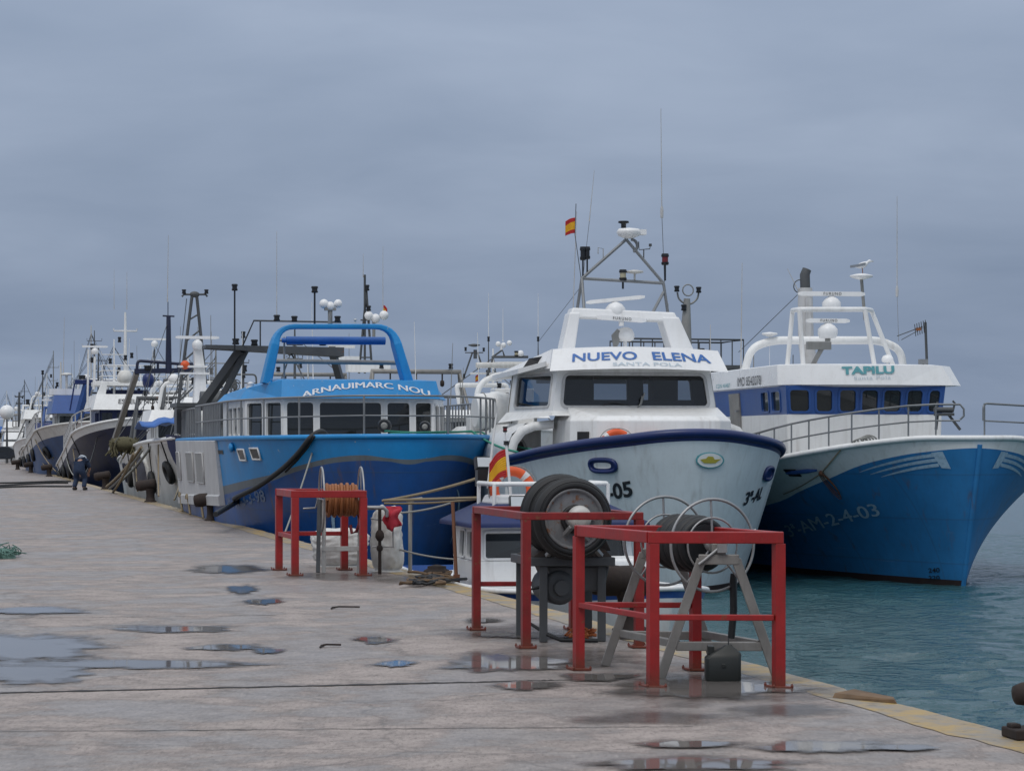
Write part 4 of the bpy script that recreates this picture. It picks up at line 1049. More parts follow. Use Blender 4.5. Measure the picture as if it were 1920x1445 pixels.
# white side door block aft on the starboard quarter, with three recessed slots
y0, y1 = 6.3, 15.9
def sp(y, z, o): return A.hp(-1, y, z, o)
ys = [y0 + (y1 - y0) * i / 10 for i in range(11)]
b = MB()
def prof(y): return [sp(y, 1.20 - .02 * (y - 6), .0), sp(y, 1.20 - .02 * (y - 6), .13), sp(y, 1.40 - .02 * (y - 6), .13), sp(y, 1.43 - .02 * (y - 6), .09), sp(y, 2.54, .06), sp(y, 2.58, .0)]
b.loft([prof(y) for y in ys], 0, False, closed_u=False); b.add(prof(y0), [tuple(range(6))]); b.add(prof(y1), [tuple(range(6))[::-1]])
b.build('side_bulwark_panel', M['greywhite'], r_)
for i in range(3):
    ya = (15.0, 11.8, 9.8)[i]; b = MB()
    P = [sp(ya, 1.62, .10), sp(ya - 1.3, 1.62, .10), sp(ya - 1.3, 2.28, .09), sp(ya, 2.28, .09)]
    b.prism(P, A.nrm(-1, ya, 2) * .012, 0); b.tube(P, .022, 5, 1, closed=True); b.build('side_slot', [M['grey'], M['greywhite']], r_)
for ya in (14.2, 12.0, 9.3):
    b = MB(); b.tube(catenary(sp(ya, 1.25, .12), sp(ya - .2, .85, .12), .0, 4), .03, 6); b.tube(arc(sp(ya, 1.2, .15), .10, 0, math.pi, 8, (0, 1, 0), (0, 0, 1)), .03, 6); b.build('fender_lanyard', M['rope'], r_)
# two square scuttles and a cleat plate
for px_, py_ in ((455, 852), (480, 850)):
    y, z_ = A.pick(px_, py_, -1); b = MB()
    P = [A.hp(-1, y + a, z_ + c, .02) for a, c in ((.20, -.11), (-.20, -.11), (-.20, .11), (.20, .11))]; b.tube(P, .022, 6, 1, closed=True); b.add(P, [(0, 1, 2, 3)], 0); b.build('port_light', [M['glassdark'], M['white']], r_)
y, z_ = A.pick(436, 838, -1); b = MB(); b.ball(A.hp(-1, y, z_, .03), (.06, .18, .1), 10, 7); b.build('pad_eye', M['sky_blue'], r_)
y, z_ = A.pick(414, 848, -1); b = MB(); P = [A.hp(-1, y + a, z_ + c, .012) for a, c in ((.5, -.03), (-.4, -.03), (-.4, .05), (.5, .05))]; b.add(P, [(0, 1, 2, 3)]); b.build('scupper', M['black'], r_)
# faded registration on the dark side, pale bow marks
A.hull_text('registration_number', '3ª-AT-3-3-98', (428, 955), (500, 940), 22, -1, M['txt_faint'], .02)
for sd, pts in ((-1, ((758, 929), (737, 942))), (1, ((757, 928), (772, 938)))): pass
for sd in (-1, 1):
    b = MB(); A_, C_ = [], []
    for i in range(15):
        t = i / 14; y = .75 + 1.0 * t * (1 - .55 * t); z_ = 1.62 - 1.05 * t ** 1.15; w = .035 * math.sin(math.pi * min(.96, t * .9 + .06)) + .008
        A_.append(A.hp(sd, y - w, z_, .012)); C_.append(A.hp(sd, y + w, z_, .012))
    b.loft([A_, C_], 0, False, closed_u=False); b.build('bow_mark', M['txt_hull'], r_)
# --- wheelhouse with angled cheeks
hw, ch = 1.58, .62
plan = [(-2.15, 10.5), (-2.15, 6.7), (-hw, 5.05), (hw, 5.05), (2.15, 6.7), (2.15, 10.5)]
z0, z1 = 2.56, 3.42
b = MB(); ws = []
for (xa, ya), (xb, yb2) in zip(plan, plan[1:]): ws.append(Wall(Vector((xa, ya, z0)), Vector((xb, yb2, z0)), Vector((xb, yb2 + .05, z1)), Vector((xa, ya + .05, z1)), .07))
hh = [[(.30, .10, .46, .82), (.50, .10, .66, .82), (.71, .10, .93, .82)], [(.06, .07, .46, .90), (.56, .07, .95, .90)],
      [(.02, .07, .195, .90), (.235, .07, .645, .90), (.685, .07, .835, .90), (.875, .07, .985, .90)], [(.06, .12, .46, .84), (.56, .12, .95, .84)], [(.08, .12, .30, .84)]]
for w_, h in zip(ws, hh): w_.mesh(b, h)
b.add([(-2.15, 10.5, z0 - .3), (2.15, 10.5, z0 - .3), (2.15, 10.5, z1), (-2.15, 10.5, z1)], [(0, 1, 2, 3)], 0)
b.add([(x, y, z0 + .01) for x, y in plan], [tuple(range(6))], 1)
b.loft([[Vector((x, y - .02, 2.1)) for x, y in plan], [Vector((x, y, z0 - .002)) for x, y in plan]], 0, False, closed_u=False)
b.build('wheelhouse', [M['white'], M['inside']], r_)
for w_, h in zip(ws, hh):
    for q in h: w_.window(q, r_, M['white'], M['glassdark'], .03, .06)
MB().box((0, 5.7, 2.78), (2.5, .5, .3)).box((1.2, 6.6, 3.0), (.3, .3, .6)).build('console', M['blackpl'], r_, .03)
# --- visor: slanted front with the name, sloping side wing
def vis(u, v): x = (u - .5) * 2; return Vector((x * (1.66 - .04 * v), 4.80 + .18 * v + .08 * x * x, 3.42 + .37 * v))
N = 12; b = MB()
rows = [[vis(i / N, v) for i in range(N + 1)] for v in (0, 1)]
b.loft([[Vector((p.x, 5.2, 3.415)) for p in rows[0]], rows[0], rows[1], [Vector((p.x * .95, 6.6, 3.86)) for p in rows[1]]], 0, False, closed_u=False)
for sd in (-1, 1):
    k = 0 if sd < 0 else N; e0, e1 = rows[0][k], rows[1][k]
    o0, o1 = Vector((sd * 2.25, 6.9, 3.42)), Vector((sd * 2.1, 7.0, 3.66))
    bk0, bk1 = Vector((sd * 2.28, 10.7, 3.42)), Vector((sd * 2.1, 10.7, 3.60))
    b.add([e0, e1, o1, o0], [(0, 1, 2, 3)]); b.add([o0, o1, bk1, bk0], [(0, 1, 2, 3)])
    b.add([e1, Vector((e1.x * .95, 6.6, 3.86)), Vector((e1.x * .95, 10.7, 3.80)), bk1, o1], [(0, 1, 2, 3, 4)])
    b.add([e0, o0, bk0, Vector((0, 10.7, 3.415)), Vector((0, 5.2, 3.415)), Vector((e0.x, 5.2, 3.415))], [tuple(range(6))])
b.add([Vector((-1.5, 6.6, 3.86)), Vector((1.5, 6.6, 3.86)), Vector((1.5, 10.7, 3.8)), Vector((-1.5, 10.7, 3.8))], [(0, 1, 2, 3)])
b.build('visor', M['sky_blue'], r_)
vs, fs, asp = text2d('ARNAUIMARC NOU', .026, 0, 1.0)
def nm(x, y):
    u = .125 + .815 * x; v = -.02 + .60 * (1 - ((x - .53) / .53) ** 2) + .32 * y
    return vis(u, v) + Vector((0, -.014, .004))
b = MB()
for k in (-1, 0, 1): b.add([nm(x + k * .0028, y) + Vector((0, -.002 * k, 0)) for x, y in vs], fs)
b.build('name_lettering', M['txt_white'], r_)
# --- roof arch, roller and bars
b = MB()
def archbar(y, w):
    path = fillet([loc(494, 718, y), loc(519, 612, y), loc(736, 612, y), loc(768, 718, y)], .38, 6)
    return path
P0 = archbar(6.0, .2); n_ = len(P0); rings = []
for i, p in enumerate(P0):
    d = (P0[min(i + 1, n_ - 1)] - P0[max(i - 1, 0)]).normalized(); s_ = Vector((-d.z, 0, d.x)); t = i / (n_ - 1)
    w = .055 + .09 * abs(2 * t - 1) ** 2.2
    w2 = .05
    yv = Vector((0, .10 + .14 * abs(2 * t - 1) ** 2, 0))
    rings.append([p - s_ * w - yv, p + s_ * w2 - yv, p + s_ * w2 + yv, p - s_ * w + yv])
b.loft(rings, 0, False, caps=True); b.build('roof_arch', M['sky_blue'], r_, .03)
b = MB(); a_, c_ = loc(537, 638, 6.6), loc(722, 639, 6.6); b.tube([a_, c_], .085, 12); b.tube([a_ - Vector((.1, 0, 0)), a_], .05, 8); b.build('awning_roll', M['tarp'], r_)
b = MB(); b.tube([loc(513, 677, 6.6), loc(745, 680, 6.6)], .05, 8); b.tube([loc(520, 638, 6.6), loc(537, 638, 6.6)], .03, 6)
for px_ in (533,): b.tube([loc(px_, 632, 6.7), loc(px_, 712, 6.7)], .022, 6)
b.build('arch_bars', M['grey'], r_)
for px_, py_, y in ((440, 545, 13.2), (590, 549, 7.0)): lamp_cyl(r_, loc(px_, py_, y), .16 if y > 10 else .14, .075, stem=(660 - py_) * (41.5 + y) / F if y > 10 else .7)
for px_, py_ in ((519, 602), (552, 604), (633, 604)): lamp_cyl(r_, loc(px_, py_, 6.0), .13, .07)
b = MB(); p = loc(619, 608, 6.1); b.tube([p, p + Vector((0, 0, .30))], .05, 8, 1); b.box(p + Vector((0, 0, .32)), (.24, .12, .06), mat=1)
for dx, dz, rr_ in ((-.13, .43, .10), (.0, .38, .10), (.17, .44, .09)): b.ball(p + Vector((dx, 0, dz)), rr_, 12, 8)
b.build('satellite_antenna', [M['white_clean'], M['grey']], r_)
b = MB(); p = loc(666, 610, 6.1); b.tube([p, p + Vector((0, 0, .1))], .02, 6); b.lathe([(.03, .1), (.05, .12), (.01, .14)], p, seg=8); b.build('gps_antenna', M['offwhite'], r_)
whip(r_, loc(519, 600, 7), 1.9, .008)
# lamp on the side wing
c = loc(470, 742, 7.0); b = MB(); b.lathe([(.14, -.12), (.16, -.05), (.15, .08)], c, seg=14, mat=0); b.lathe([(.13, .08), (.10, .16), (.07, .24), (.09, .26), (.02, .3)], c, seg=14, mat=1); b.build('searchlight', [M['blackpl'], M['white']], r_)
# --- stern gantry: dark beam on raking legs
b = MB(); yg = 14.0
bt = [loc(382, 652, yg), loc(640, 660, yg)]
b.hexa([bt[0] + Vector((0, -.4, -.02)), bt[1] + Vector((0, -.4, -.12)), bt[1] + Vector((0, .4, -.12)), bt[0] + Vector((0, .4, -.02))], [bt[0] + Vector((0, -.4, .06)), bt[1] + Vector((0, -.4, .10)), bt[1] + Vector((0, .4, .10)), bt[0] + Vector((0, .4, .06))])
b.beam(loc(453, 655, yg), loc(368, 775, yg + 1.4), .16, .22); b.beam(loc(462, 655, yg), loc(393, 790, yg + .5), .12, .12)
b.beam(loc(622, 655, yg), loc(640, 720, yg + 1.2), .16, .2)
b.tube([loc(452, 655, yg), loc(476, 601, yg - 2), loc(640, 604, yg - 2)], .022, 6); b.tube([loc(488, 602, yg - 2), loc(488, 650, yg)], .018, 6); b.tube([loc(545, 660, yg), loc(580, 730, yg - 2)], .02, 6)
b.build('stern_gantry', M['dgrey'], r_)
for px_, py_ in ((442, 646), (477, 648), (605, 648)): lamp_cyl(r_, loc(px_, py_, yg), .15, .09)
# winch drum wound with white net, and dark deck gear behind the rail
c = loc(408, 800, 12.6); b = MB(); b.lathe([(.34, -.45), (.38, -.4), (.42, 0), (.38, .4), (.34, .45)], c, (1, 0, 0), 20, 0); b.build('net_drum', M['bag'], r_)
c = loc(463, 803, 8.5); b = MB(); b.lathe([(.24, -.1), (.25, 0), (.24, .1)], c, (.3, -1, 0), 20, 0); b.build('cable_reel', M['dgrey'], r_)
b = MB(); b.box(loc(395, 760, 13.6) + Vector((0, 0, 0)), (1.8, 1.6, .10)); b.box(loc(390, 790, 14.8), (1.6, .6, .6)); b.box(loc(440, 778, 12.0), (.8, .8, .45)); b.build('deck_machinery', M['dgrey'], r_)
# --- handrail round the foredeck: plain pipes in front, tight balusters towards both sides
ysr = [10.8 - i * .3 for i in range(36)]
base = [A.hp(-1, y, sheerA(y)) * 1 for y in ysr if y > .3]; base = [Vector((p.x + .06, p.y, p.z + .02)) for p in base]
port = [Vector((-p.x, p.y, p.z)) for p in base[::-1]]
hgt = .74
b = MB(); lnn = base + port
b.tube([p + Vector((0, 0, hgt)) for p in lnn], .022, 6); b.tube([p + Vector((0, 0, hgt * .5)) for p in lnn], .016, 6)
acc = 9
for i, p in enumerate(lnn):
    if i: acc += (p - lnn[i - 1]).length
    tight = (p.x > .7 and p.y > .9) or p.y > 6.2
    if acc > (.30 if tight else 1.15): b.tube([p, p + Vector((0, 0, hgt))], .02, 6); acc = 0
b.build('handrail', M['rail'], r_)
b = MB(); q = [A.hp(-1, y, sheerA(y)) + Vector((.06, 0, 0)) for y in [10.9 + i * .45 for i in range(10)]]
b.tube([p + Vector((0, 0, .72 - .2 * (i > 7))) for i, p in enumerate(q)], .022, 6)
for p in q: b.tube([p, p + Vector((0, 0, .72))], .022, 6)
b.build('handrail', M['rail'], r_)
# round ports of foredeck gear in front of the glass
for px_, py_, rr_ in ((721, 798, .14), (797, 800, .12)):
    c = loc(px_, py_, 3.2); b = MB(); b.lathe([(rr_, -.06), (rr_, .12), (rr_ * .8, .16)], c, (-.25, -1, 0), 16, 0); b.lathe([(rr_ * .5, .16), (rr_ * .3, .18)], c, (-.25, -1, 0), 12, 1); b.build('deck_winch', [M['blackpl'], M['grey']], r_)
# --- ropes
bol = ground(396, 962)
s0 = A.world(loc(600, 805, 1.1)); path = [A.world(loc(612, 816, 1.6)), A.world(loc(603, 806, 1.3))]
for px_, py_, o_ in ((590, 814, .10), (572, 842, .12), (545, 872, .16), (505, 905, .26), (470, 925, .40)):
    y, z_ = A.pick(px_, py_, -1); path.append(A.world(A.hp(-1, y, z_, o_)))
path += [at(455, 934, 47.2), ground(404, 964, .36)]
b = MB(); b.tube(fillet(path, .5, 4), .052, 8)
tag(b.build('mooring_hose', M['rdark']), 'thick black mooring hawser sagging from the bright blue bow to the quay', 'rope')
b = MB(); b.tube([A.world(A.hp(-1, *A.pick(px_, py_, -1), .06)) for px_, py_ in ((594, 815), (580, 838), (560, 862), (540, 882))], .024, 6); tag(b.build('mooring_rope', M['rdark']), 'short dark rope beside the thick black hawser', 'rope')
b = MB(); b.tube(catenary(A.world(loc(597, 810, 1.7)), ground(533, 1002, .05), .06, 14), .018, 6); tag(b.build('mooring_rope', M['ropeg']), 'straight thin grey rope from the bright blue bow down behind a red frame', 'rope')
g0 = A.world(loc(722, 808, .9)); g1 = A.world(loc(884, 808, 2.4)); g2 = E.world(E.hp(-1, 3.6, sheerE(3.6)) + Vector((0, 0, .08)))
b = MB(); b.tube(catenary(g0, g1, .03, 10)[:-1] + catenary(g1, g2, .06, 14), .022, 6); b.tube(catenary(g0 + Vector((.1, 0, -.05)), g1 + Vector((.2, 0, -.02)), -.02, 10)[:-1] + catenary(g1 + Vector((.2, 0, -.02)), g2 + Vector((.7, -.3, .02)), .10, 14), .018, 6)
tag(b.build('mooring_rope', M['rgreen']), 'green doubled rope between the bright blue bow and the navy gunwale', 'rope')
# ================================================================ small white boat between the quay and the pale blue trawler
C = Boat('workboat', 'small white boat with navy canopy roof tucked against the quay behind the red frames', 1262, 22.8, 14.4)
sheerC = smooth_tab([(0, 1.02), (1.5, .90), (4, .80), (9.5, .78)])
C.hull(9.2, 2.35, [lambda y: .06, lambda y: sheerC(y) - .10], sheerC, [M['boot'], M['white'], M['band_blue']], rake=.5, bow=(3.2, 1.8, 1.4), wl=(4, 1.5, 1, .85), flare=1.3, z0=-.3, cap=M['white'], capr=.03, deck=M['white'], deckdrop=.12, n=30)
r_ = C.root
def loc(px, py, y): return C.L(px, py, y)
yf, yb_ = 4.45, 5.75
hw = .98; z0, z1 = .72, 1.50
b = MB(); b.hexa([(-hw, yf - .05, .55), (hw, yf - .05, .55), (hw, yb_, .55), (-hw, yb_, .55)], [(-hw, yf, 1.08), (hw, yf, 1.08), (hw, yb_, 1.08), (-hw, yb_, 1.08)]); b.build('cabin_coaming', M['white'], r_, .02)
f = Wall(Vector((-hw, yf + .01, 1.082)), Vector((hw, yf + .01, 1.082)), Vector((hw * .97, yf + .12, 1.50)), Vector((-hw * .97, yf + .12, 1.50)), .05)
s_ = Wall(Vector((-hw, yb_, 1.082)), Vector((-hw, yf + .01, 1.082)), Vector((-hw * .97, yf + .12, 1.50)), Vector((-hw * .97, yb_, 1.50)), .05)
p_ = Wall(Vector((hw, yf + .01, 1.082)), Vector((hw, yb_, 1.082)), Vector((hw * .97, yb_, 1.50)), Vector((hw * .97, yf + .12, 1.50)), .05)
hf = [(.05, .06, .48, .80), (.52, .06, .95, .80)]; hs = [(.30, .06, .50, .82), (.62, .06, .84, .82)]
b = MB(); f.mesh(b, hf); s_.mesh(b, hs); p_.mesh(b, hs); b.build('cabin', [M['white'], M['inside']], r_)
for h in hf: f.window(h, r_, M['white'], M['glassdark'], .02, .03)
for h in hs: s_.window(h, r_, M['white'], M['glassdark'], .02, .03); p_.window(h, r_, M['white'], M['glassdark'], .02, .03)
b = MB(); c0 = Vector((-.1, 5.0, 1.09)); b.hexa([c0 + Vector((-.5, -.35, 0)), c0 + Vector((.7, -.35, 0)), c0 + Vector((.7, .4, 0)), c0 + Vector((-.5, .4, 0))], [c0 + Vector((-.1, -.1, .1)), c0 + Vector((.7, -.2, .26)), c0 + Vector((.7, .4, .28)), c0 + Vector((-.1, .4, .12))]); b.build('covered_seat', M['maroon'], r_, .05)
# canopy
b = MB(); k = 1.14
b.loft([[Vector((x * k, y, 1.49)) for x, y in ((-hw, yf - .25), (hw, yf - .25), (hw, yb_ + .2), (-hw, yb_ + .2))], [Vector((x * k, y, 1.54)) for x, y in ((-hw, yf - .25), (hw, yf - .25), (hw, yb_ + .2), (-hw, yb_ + .2))], [Vector((x * .72, y, 1.76)) for x, y in ((-hw, yf + .15), (hw, yf + .15), (hw, yb_ - .1), (-hw, yb_ - .1))]], 0, False, caps=True)
b.build('canopy_roof', M['navytarp'], r_, .02)
text_on('canopy_lettering', 'ELI', lambda x, y: Vector((-.55 + .6 * x, yf - .25 + .45 * (y * .5 + .2) - .012, 1.54 + .22 * (y * .5 + .2) + .012)), M['txt_white'], r_, .03)
b = MB(); b.hexa([(-.70, yf + .25, 1.75), (.72, yf + .25, 1.75), (.72, yb_ - .3, 1.75), (-.70, yb_ - .3, 1.75)], [(-.66, yf + .3, 1.86), (.68, yf + .3, 1.86), (.68, yb_ - .35, 1.86), (-.66, yb_ - .35, 1.86)]); b.build('roof_hatch', M['white'], r_, .03)
b = MB(); zr = 2.0
for x, y in ((-.72, yf + .2), (.72, yf + .2), (-.72, yb_ - .3), (.72, yb_ - .3)): b.tube([(x, y, 1.74), (x, y, zr)], .025, 8)
b.tube(fillet([(-.72, yb_ - .3, zr), (-.72, yf + .2, zr), (.72, yf + .2, zr), (.72, yb_ - .3, zr)], .1), .03, 8); b.build('roof_rail', M['white'], r_)
floodlamp(r_, loc(970, 942, 4.5), .20, -.1, .3); floodlamp(r_, loc(905, 868, 5.6), .20, .1, .3)
b = MB(); q = loc(905, 895, 5.6); b.box(q, (.16, .14, .22)); b.build('horn', M['blackpl'], r_)
b = MB(); b.tube([loc(915, 915, 5.2), loc(923, 838, 5.2), loc(931, 775, 5.2)], [.018, .016, .008], 6); b.build('antenna', M['white'], r_)
b = MB(); b.tube([loc(958, 932, 4.8), loc(949, 832, 4.8)], .018, 8); b.tube([loc(949, 832, 4.8), loc(947, 808, 4.8)], .008, 6); b.build('flag_pole', M['white'], r_)
lamp_cyl(r_, loc(947, 810, 4.8), .07, .03, glass=M['lamp_red']); lamp_cyl(r_, loc(949, 834, 4.8), .05, .035)
spain_flag('ensign_flag', C.world(loc(949, 842, 4.8)), .28, .34, 'larger red and yellow flag drooping from a white pole above the orange life ring', (-1, .2, 0), .7)
lifebuoy('life_ring', C.world(loc(961, 918, 5.1)), .235, .062, (.25, -1, .25), 'orange life ring with silver bands standing on the roof of the small white boat')
# hull clutter forward: white boxes glimpsed through the frames
for c_, s_ in (((-.2, 1.9, .98), (1.0, .9, .26)), ((.3, 3.2, 1.0), (.8, .8, .34))): MB().box(c_, s_).build('fish_box', M['white'], r_, .03)
# ropes from the small boat and trawler ahead
for pa, pb, rad, m_, lab in (((940, 356 / 4 + 850, 28.2), (1700 / 4 + 480, 170 / 4 + 850, 28.6), .028, 'rope', 'upper tan rope of the pair from quay pipe to the small white boat'),
                             ((965, 0, 0), (0, 0, 0), 0, '', '')):
    if not rad: continue
b = MB(); a0 = at(716, 939, 28.9); a1 = at(905, 893, 29.0); b.tube(catenary(a0, a1, .03, 12), .021, 6); tag(b.build('mooring_rope', M['rope']), 'upper tan rope stretched from the standpipe to the small white boat', 'rope')
b = MB(); a0 = at(720, 938, 28.8); a1 = at(895, 933, 28.0); b.tube(catenary(a0, a1, .0, 10), .022, 6); b.tube(catenary(a0 + Vector((0, .1, -.04)), a1 + Vector((0, .1, -.02)), .02, 10), .016, 6); tag(b.build('mooring_rope', M['rope']), 'level pair of tan ropes leading to the roof of the small white boat', 'rope')
b = MB(); a0 = at(752, 961, 28.4); a1 = at(845, 943, 28.0); b.tube(catenary(a0, a1, .02, 10), .014, 6); b.tube(catenary(at(750, 1030, 29.5), at(852, 1048, 27.5), .02, 10), .012, 6)
tag(b.build('mooring_rope', M['ropeg']), 'slack thin grey ropes hanging before the dark blue bow', 'rope')
# ================================================================ things on the quay
Z = Vector((0, 0, 1))
def guard(label, NL, NR, FL, FR, zt, zm, w, wr, mids, mat, seed):
    """welded box-section guard frame; corners are foot positions"""
    o = NL.copy(); rt = empty('guard_frame', o, 0, label, 'guard frame', 'red guard frames on the quay')
    P = {'NL': NL - o, 'NR': NR - o, 'FL': FL - o, 'FR': FR - o}
    ex = (NR - NL).normalized(); ey = (FL - NL).normalized()
    for k, p in P.items():
        b = MB(); b.hexa([p + ex * a * w / 2 + ey * c * w / 2 for a, c in ((-1, -1), (1, -1), (1, 1), (-1, 1))], [p + ex * a * w / 2 + ey * c * w / 2 + Z * (zt - wr) for a, c in ((-1, -1), (1, -1), (1, 1), (-1, 1))])
        b.hexa([p + ex * a * w * 1.05 + ey * c * w * 1.05 + Z * .004 for a, c in ((-1, -1), (1, -1), (1, 1), (-1, 1))], [p + ex * a * w * 1.05 + ey * c * w * 1.05 + Z * .02 for a, c in ((-1, -1), (1, -1), (1, 1), (-1, 1))], 1)
        for a, c in ((-1, -1), (1, -1), (1, 1), (-1, 1)): b.lathe([(.011, 0), (.011, .010), (.006, .011), (.006, .02)], p + ex * a * w * .95 + ey * c * w * .95 + Z * .018, seg=6, mat=1)
        b.build('leg', [mat, M['redold']], rt, .006)
    b = MB(); h = w / 2; zz = zt - wr / 2
    b.beam(P['NL'] - ex * h + Z * zz, P['NR'] + ex * h + Z * zz, w, wr); b.beam(P['FL'] - ex * h + Z * zz, P['FR'] + ex * h + Z * zz, w, wr)
    b.beam(P['NL'] + ey * h + Z * (zz - .0), P['FL'] - ey * h + Z * zz, w * .98, wr * .98); b.beam(P['NR'] + ey * h + Z * zz, P['FR'] - ey * h + Z * zz, w * .98, wr * .98)
    b.build('top_rail', mat, rt, .006)
    for a, c in mids:
        d = (P[c] - P[a]).normalized() * h
        MB().beam(P[a] + d + Z * zm, P[c] - d + Z * zm, w * .6, w * .62).build('cross_rail', mat, rt, .005)
    return rt
# nearest frame
NL, NR, FL = ground(1224, 1289), ground(1460, 1290), ground(1085, 1256)
FR = FL + (NR - NL)
guard('nearest red guard frame, box-section steel with a mid rail, standing round the spoked hose reel', NL, NR, FL, FR, 1.085, .49, .066, .082, [('NL', 'NR'), ('NL', 'FL'), ('FL', 'FR')], M['red'], 1)
N2, R2, F2 = ground(986, 1215), ground(1198, 1214), ground(893, 1181)
guard('darker red guard frame without front mid rail, standing round the big tyre winch', N2, R2, F2, F2 + (R2 - N2) * .94, 1.125, .42, .070, .062, [('FL', 'FR')], M['redold'], 2)
N3, R3, F3 = ground(553, 1079), ground(681, 1079), ground(523, 1068.5)
guard('farther red guard frame standing round the reel of orange hose and white sacks', N3, R3, F3, F3 + (R3 - N3), 1.09, .49, .09, .09, [('NL', 'FL'), ('FL', 'FR')], M['red'], 3)

# ---- hose reel with two spoked wheels
ey1 = (FL - NL).normalized(); ex1 = (NR - NL).normalized()
ctr = at(1336, 1022, 16.25)                     # centre of the near wheel
rt = empty('hose_reel', Vector((ctr.x, ctr.y, 0)), 0, 'steel hose reel with two spoked wheels and black hose on an A-shaped stand', 'hose reel', 'reels inside the guard frames')
lo = Vector((ctr.x, ctr.y, 0)); axis = ey1; sep_ = .80
c0 = Vector((0, 0, ctr.z)); c1 = c0 + axis * sep_
wx = ex1
for c, hub in ((c0, 0), (c1, 0)):
    b = MB(); b.torus(c, .335, .011, axis, 56, 8)
    for k in range(5):
        a = .35 + k * 2 * math.pi / 5; e = wx * math.cos(a) + Z * math.sin(a); b.tube([c + e * .05, c + e * .335], .009, 6)
    b.torus(c, .20, .008, axis, 36, 6); b.lathe([(.05, -.03), (.05, .03)], c, axis, 14); b.build('spoked_wheel', M['steel'], rt)
b = MB(); rows = 9
for k in range(rows):
    b.torus(c0.lerp(c1, .2 + .6 * k / (rows - 1)), .165 + .012 * (k % 2), .036, axis, 32, 8)
b.lathe([(.15, .1), (.15, sep_ - .1)], c0, axis, 24); b.build('hose_coil', M['rdark'], rt)
b = MB(); b.tube([c0 - axis * .16, c1 + axis * .12], .022, 10); b.build('axle', M['steel'], rt)
b = MB(); b.tube([c0 - axis * .14, c0 - axis * .16 - wx * .13 - Z * .10, c0 - axis * .16 - wx * .17 - Z * .13], .012, 6); b.box(c0 - axis * .15, (.07, .05, .09)); b.build('crank', M['steel'], rt)
def astand(base_c, spread, top_w, zt, w):
    b = MB()
    for sd in (-1, 1):
        b.beam(base_c + wx * sd * spread + Z * .004, base_c + wx * sd * top_w + Z * zt, w, w * .9)
    b.beam(base_c - wx * (top_w + .02) + Z * (zt + .0), base_c + wx * (top_w + .02) + Z * (zt + .0), w * 1.1, w * .95)
    zc = .235; t = zc / zt; x = spread + (top_w - spread) * t
    b.beam(base_c - wx * (x - .03) + Z * zc, base_c + wx * (x - .03) + Z * zc, w * .8, w * .85)
    b.box(base_c + Z * (zt + .065), (.10, .06, .10), math.atan2(wx.y, wx.x))
    return b.build('stand', M['greysteel'], rt, .005)
cb0 = -axis * .10; cb0.z = 0; cb1 = axis * (sep_ + .08); cb1.z = 0
astand(cb0, .42, .125, .86, .075); astand(cb1, .42, .125, .86, .075)
zc = .26
b = MB()
for sd in (-1, 1): b.beam(cb0 + wx * sd * .30 + Z * .25, cb1 + wx * sd * .30 + Z * .25, .05, .055)
b.build('stand_brace', M['greysteel'], rt, .005)
b = MB(); p = at(1375, 1090, 16.3) - lo; q = at(1371, 1196, 16.3) - lo
pts = [p + Z * .06, p, p.lerp(q, .5) + wx * .01, q]
b.tube(pts, [.02, .027, .027, .026], 8); b.build('hose_tail', M['rdark'], rt)
# ---- dark rubber bucket hanging under it
bc = ground(1355, 1277); b = MB(); wv = .125; dv = .085
def sec(z_, kx, ky, sh=0): return [bc + Vector((x * wv * kx + sh, y * dv * ky, z_)) for x, y in ((-.85, -1), (.85, -1), (1, -.8), (1, .8), (.85, 1), (-.85, 1), (-1, .8), (-1, -.8))]
b.loft([sec(.004, .95, .95), sec(.02, 1, 1), sec(.17, 1.0, 1.0), sec(.205, .86, .8, .02), sec(.24, .40, .5, .035), sec(.262, .18, .3, .04)], 0, True, caps=True)
b.box(bc + Vector((-.085, 0, .225)), (.045, .09, .06)); b.box(bc + Vector((0, -.087, .12)), (.03, .01, .03)); cn = b.build('jerry_can', plain('olive_black_plastic', (.018, .021, .019), .45, var=.3), None, .006)
tag(cn, 'dark olive plastic can standing in the puddle under the spoked hose reel', 'can')
b = MB(); b.tube([bc + Vector((.04, 0, .25)), at(1366, 1196, 16.05)], .005, 5); tag(b.build('cord', M['rdark']), 'thin dark cord between the olive can and the reel stand', 'cord')

# ---- tyre winch
ey2 = (F2 - N2).normalized(); ex2 = (R2 - N2).normalized()
tc_ = at(1078, 973, 18.85)
w0 = Vector((tc_.x, tc_.y, 0)); rt = empty('net_winch', w0, 0, 'rusty winch with two stacked tyres and a white hub cap on a steel table', 'winch')
cz = tc_.z
def tyre(c, axis, Ro, Ri, wd, m):
    b = MB(); pr = [(Ri, -wd * .36), (Ri + .02, -wd * .46), ((Ri + Ro) / 2, -wd * .5), (Ro - .045, -wd * .46), (Ro - .012, -wd * .34), (Ro, -wd * .2), (Ro, 0), (Ro, wd * .2), (Ro - .012, wd * .34), (Ro - .045, wd * .46), ((Ri + Ro) / 2, wd * .5), (Ri + .02, wd * .46), (Ri, wd * .36)]
    b.lathe(pr, c, axis, 48, caps=False); 
    for k in range(3): b.torus(c + axis * (wd * (-.12 + .12 * k)), Ro - .001, .006, axis, 48, 5)
    b.torus(c - axis * wd * .5, (Ri + Ro) / 2 + .02, .006, axis, 48, 5)
    return b.build('tyre', M['tyre'], rt)
tf = Vector((0, 0, cz))
tyre(tf + ey2 * .12, ey2, .345, .245, .24, 0); tyre(tf + ey2 * .47 + Z * .02, ey2, .35, .245, .24, 0)
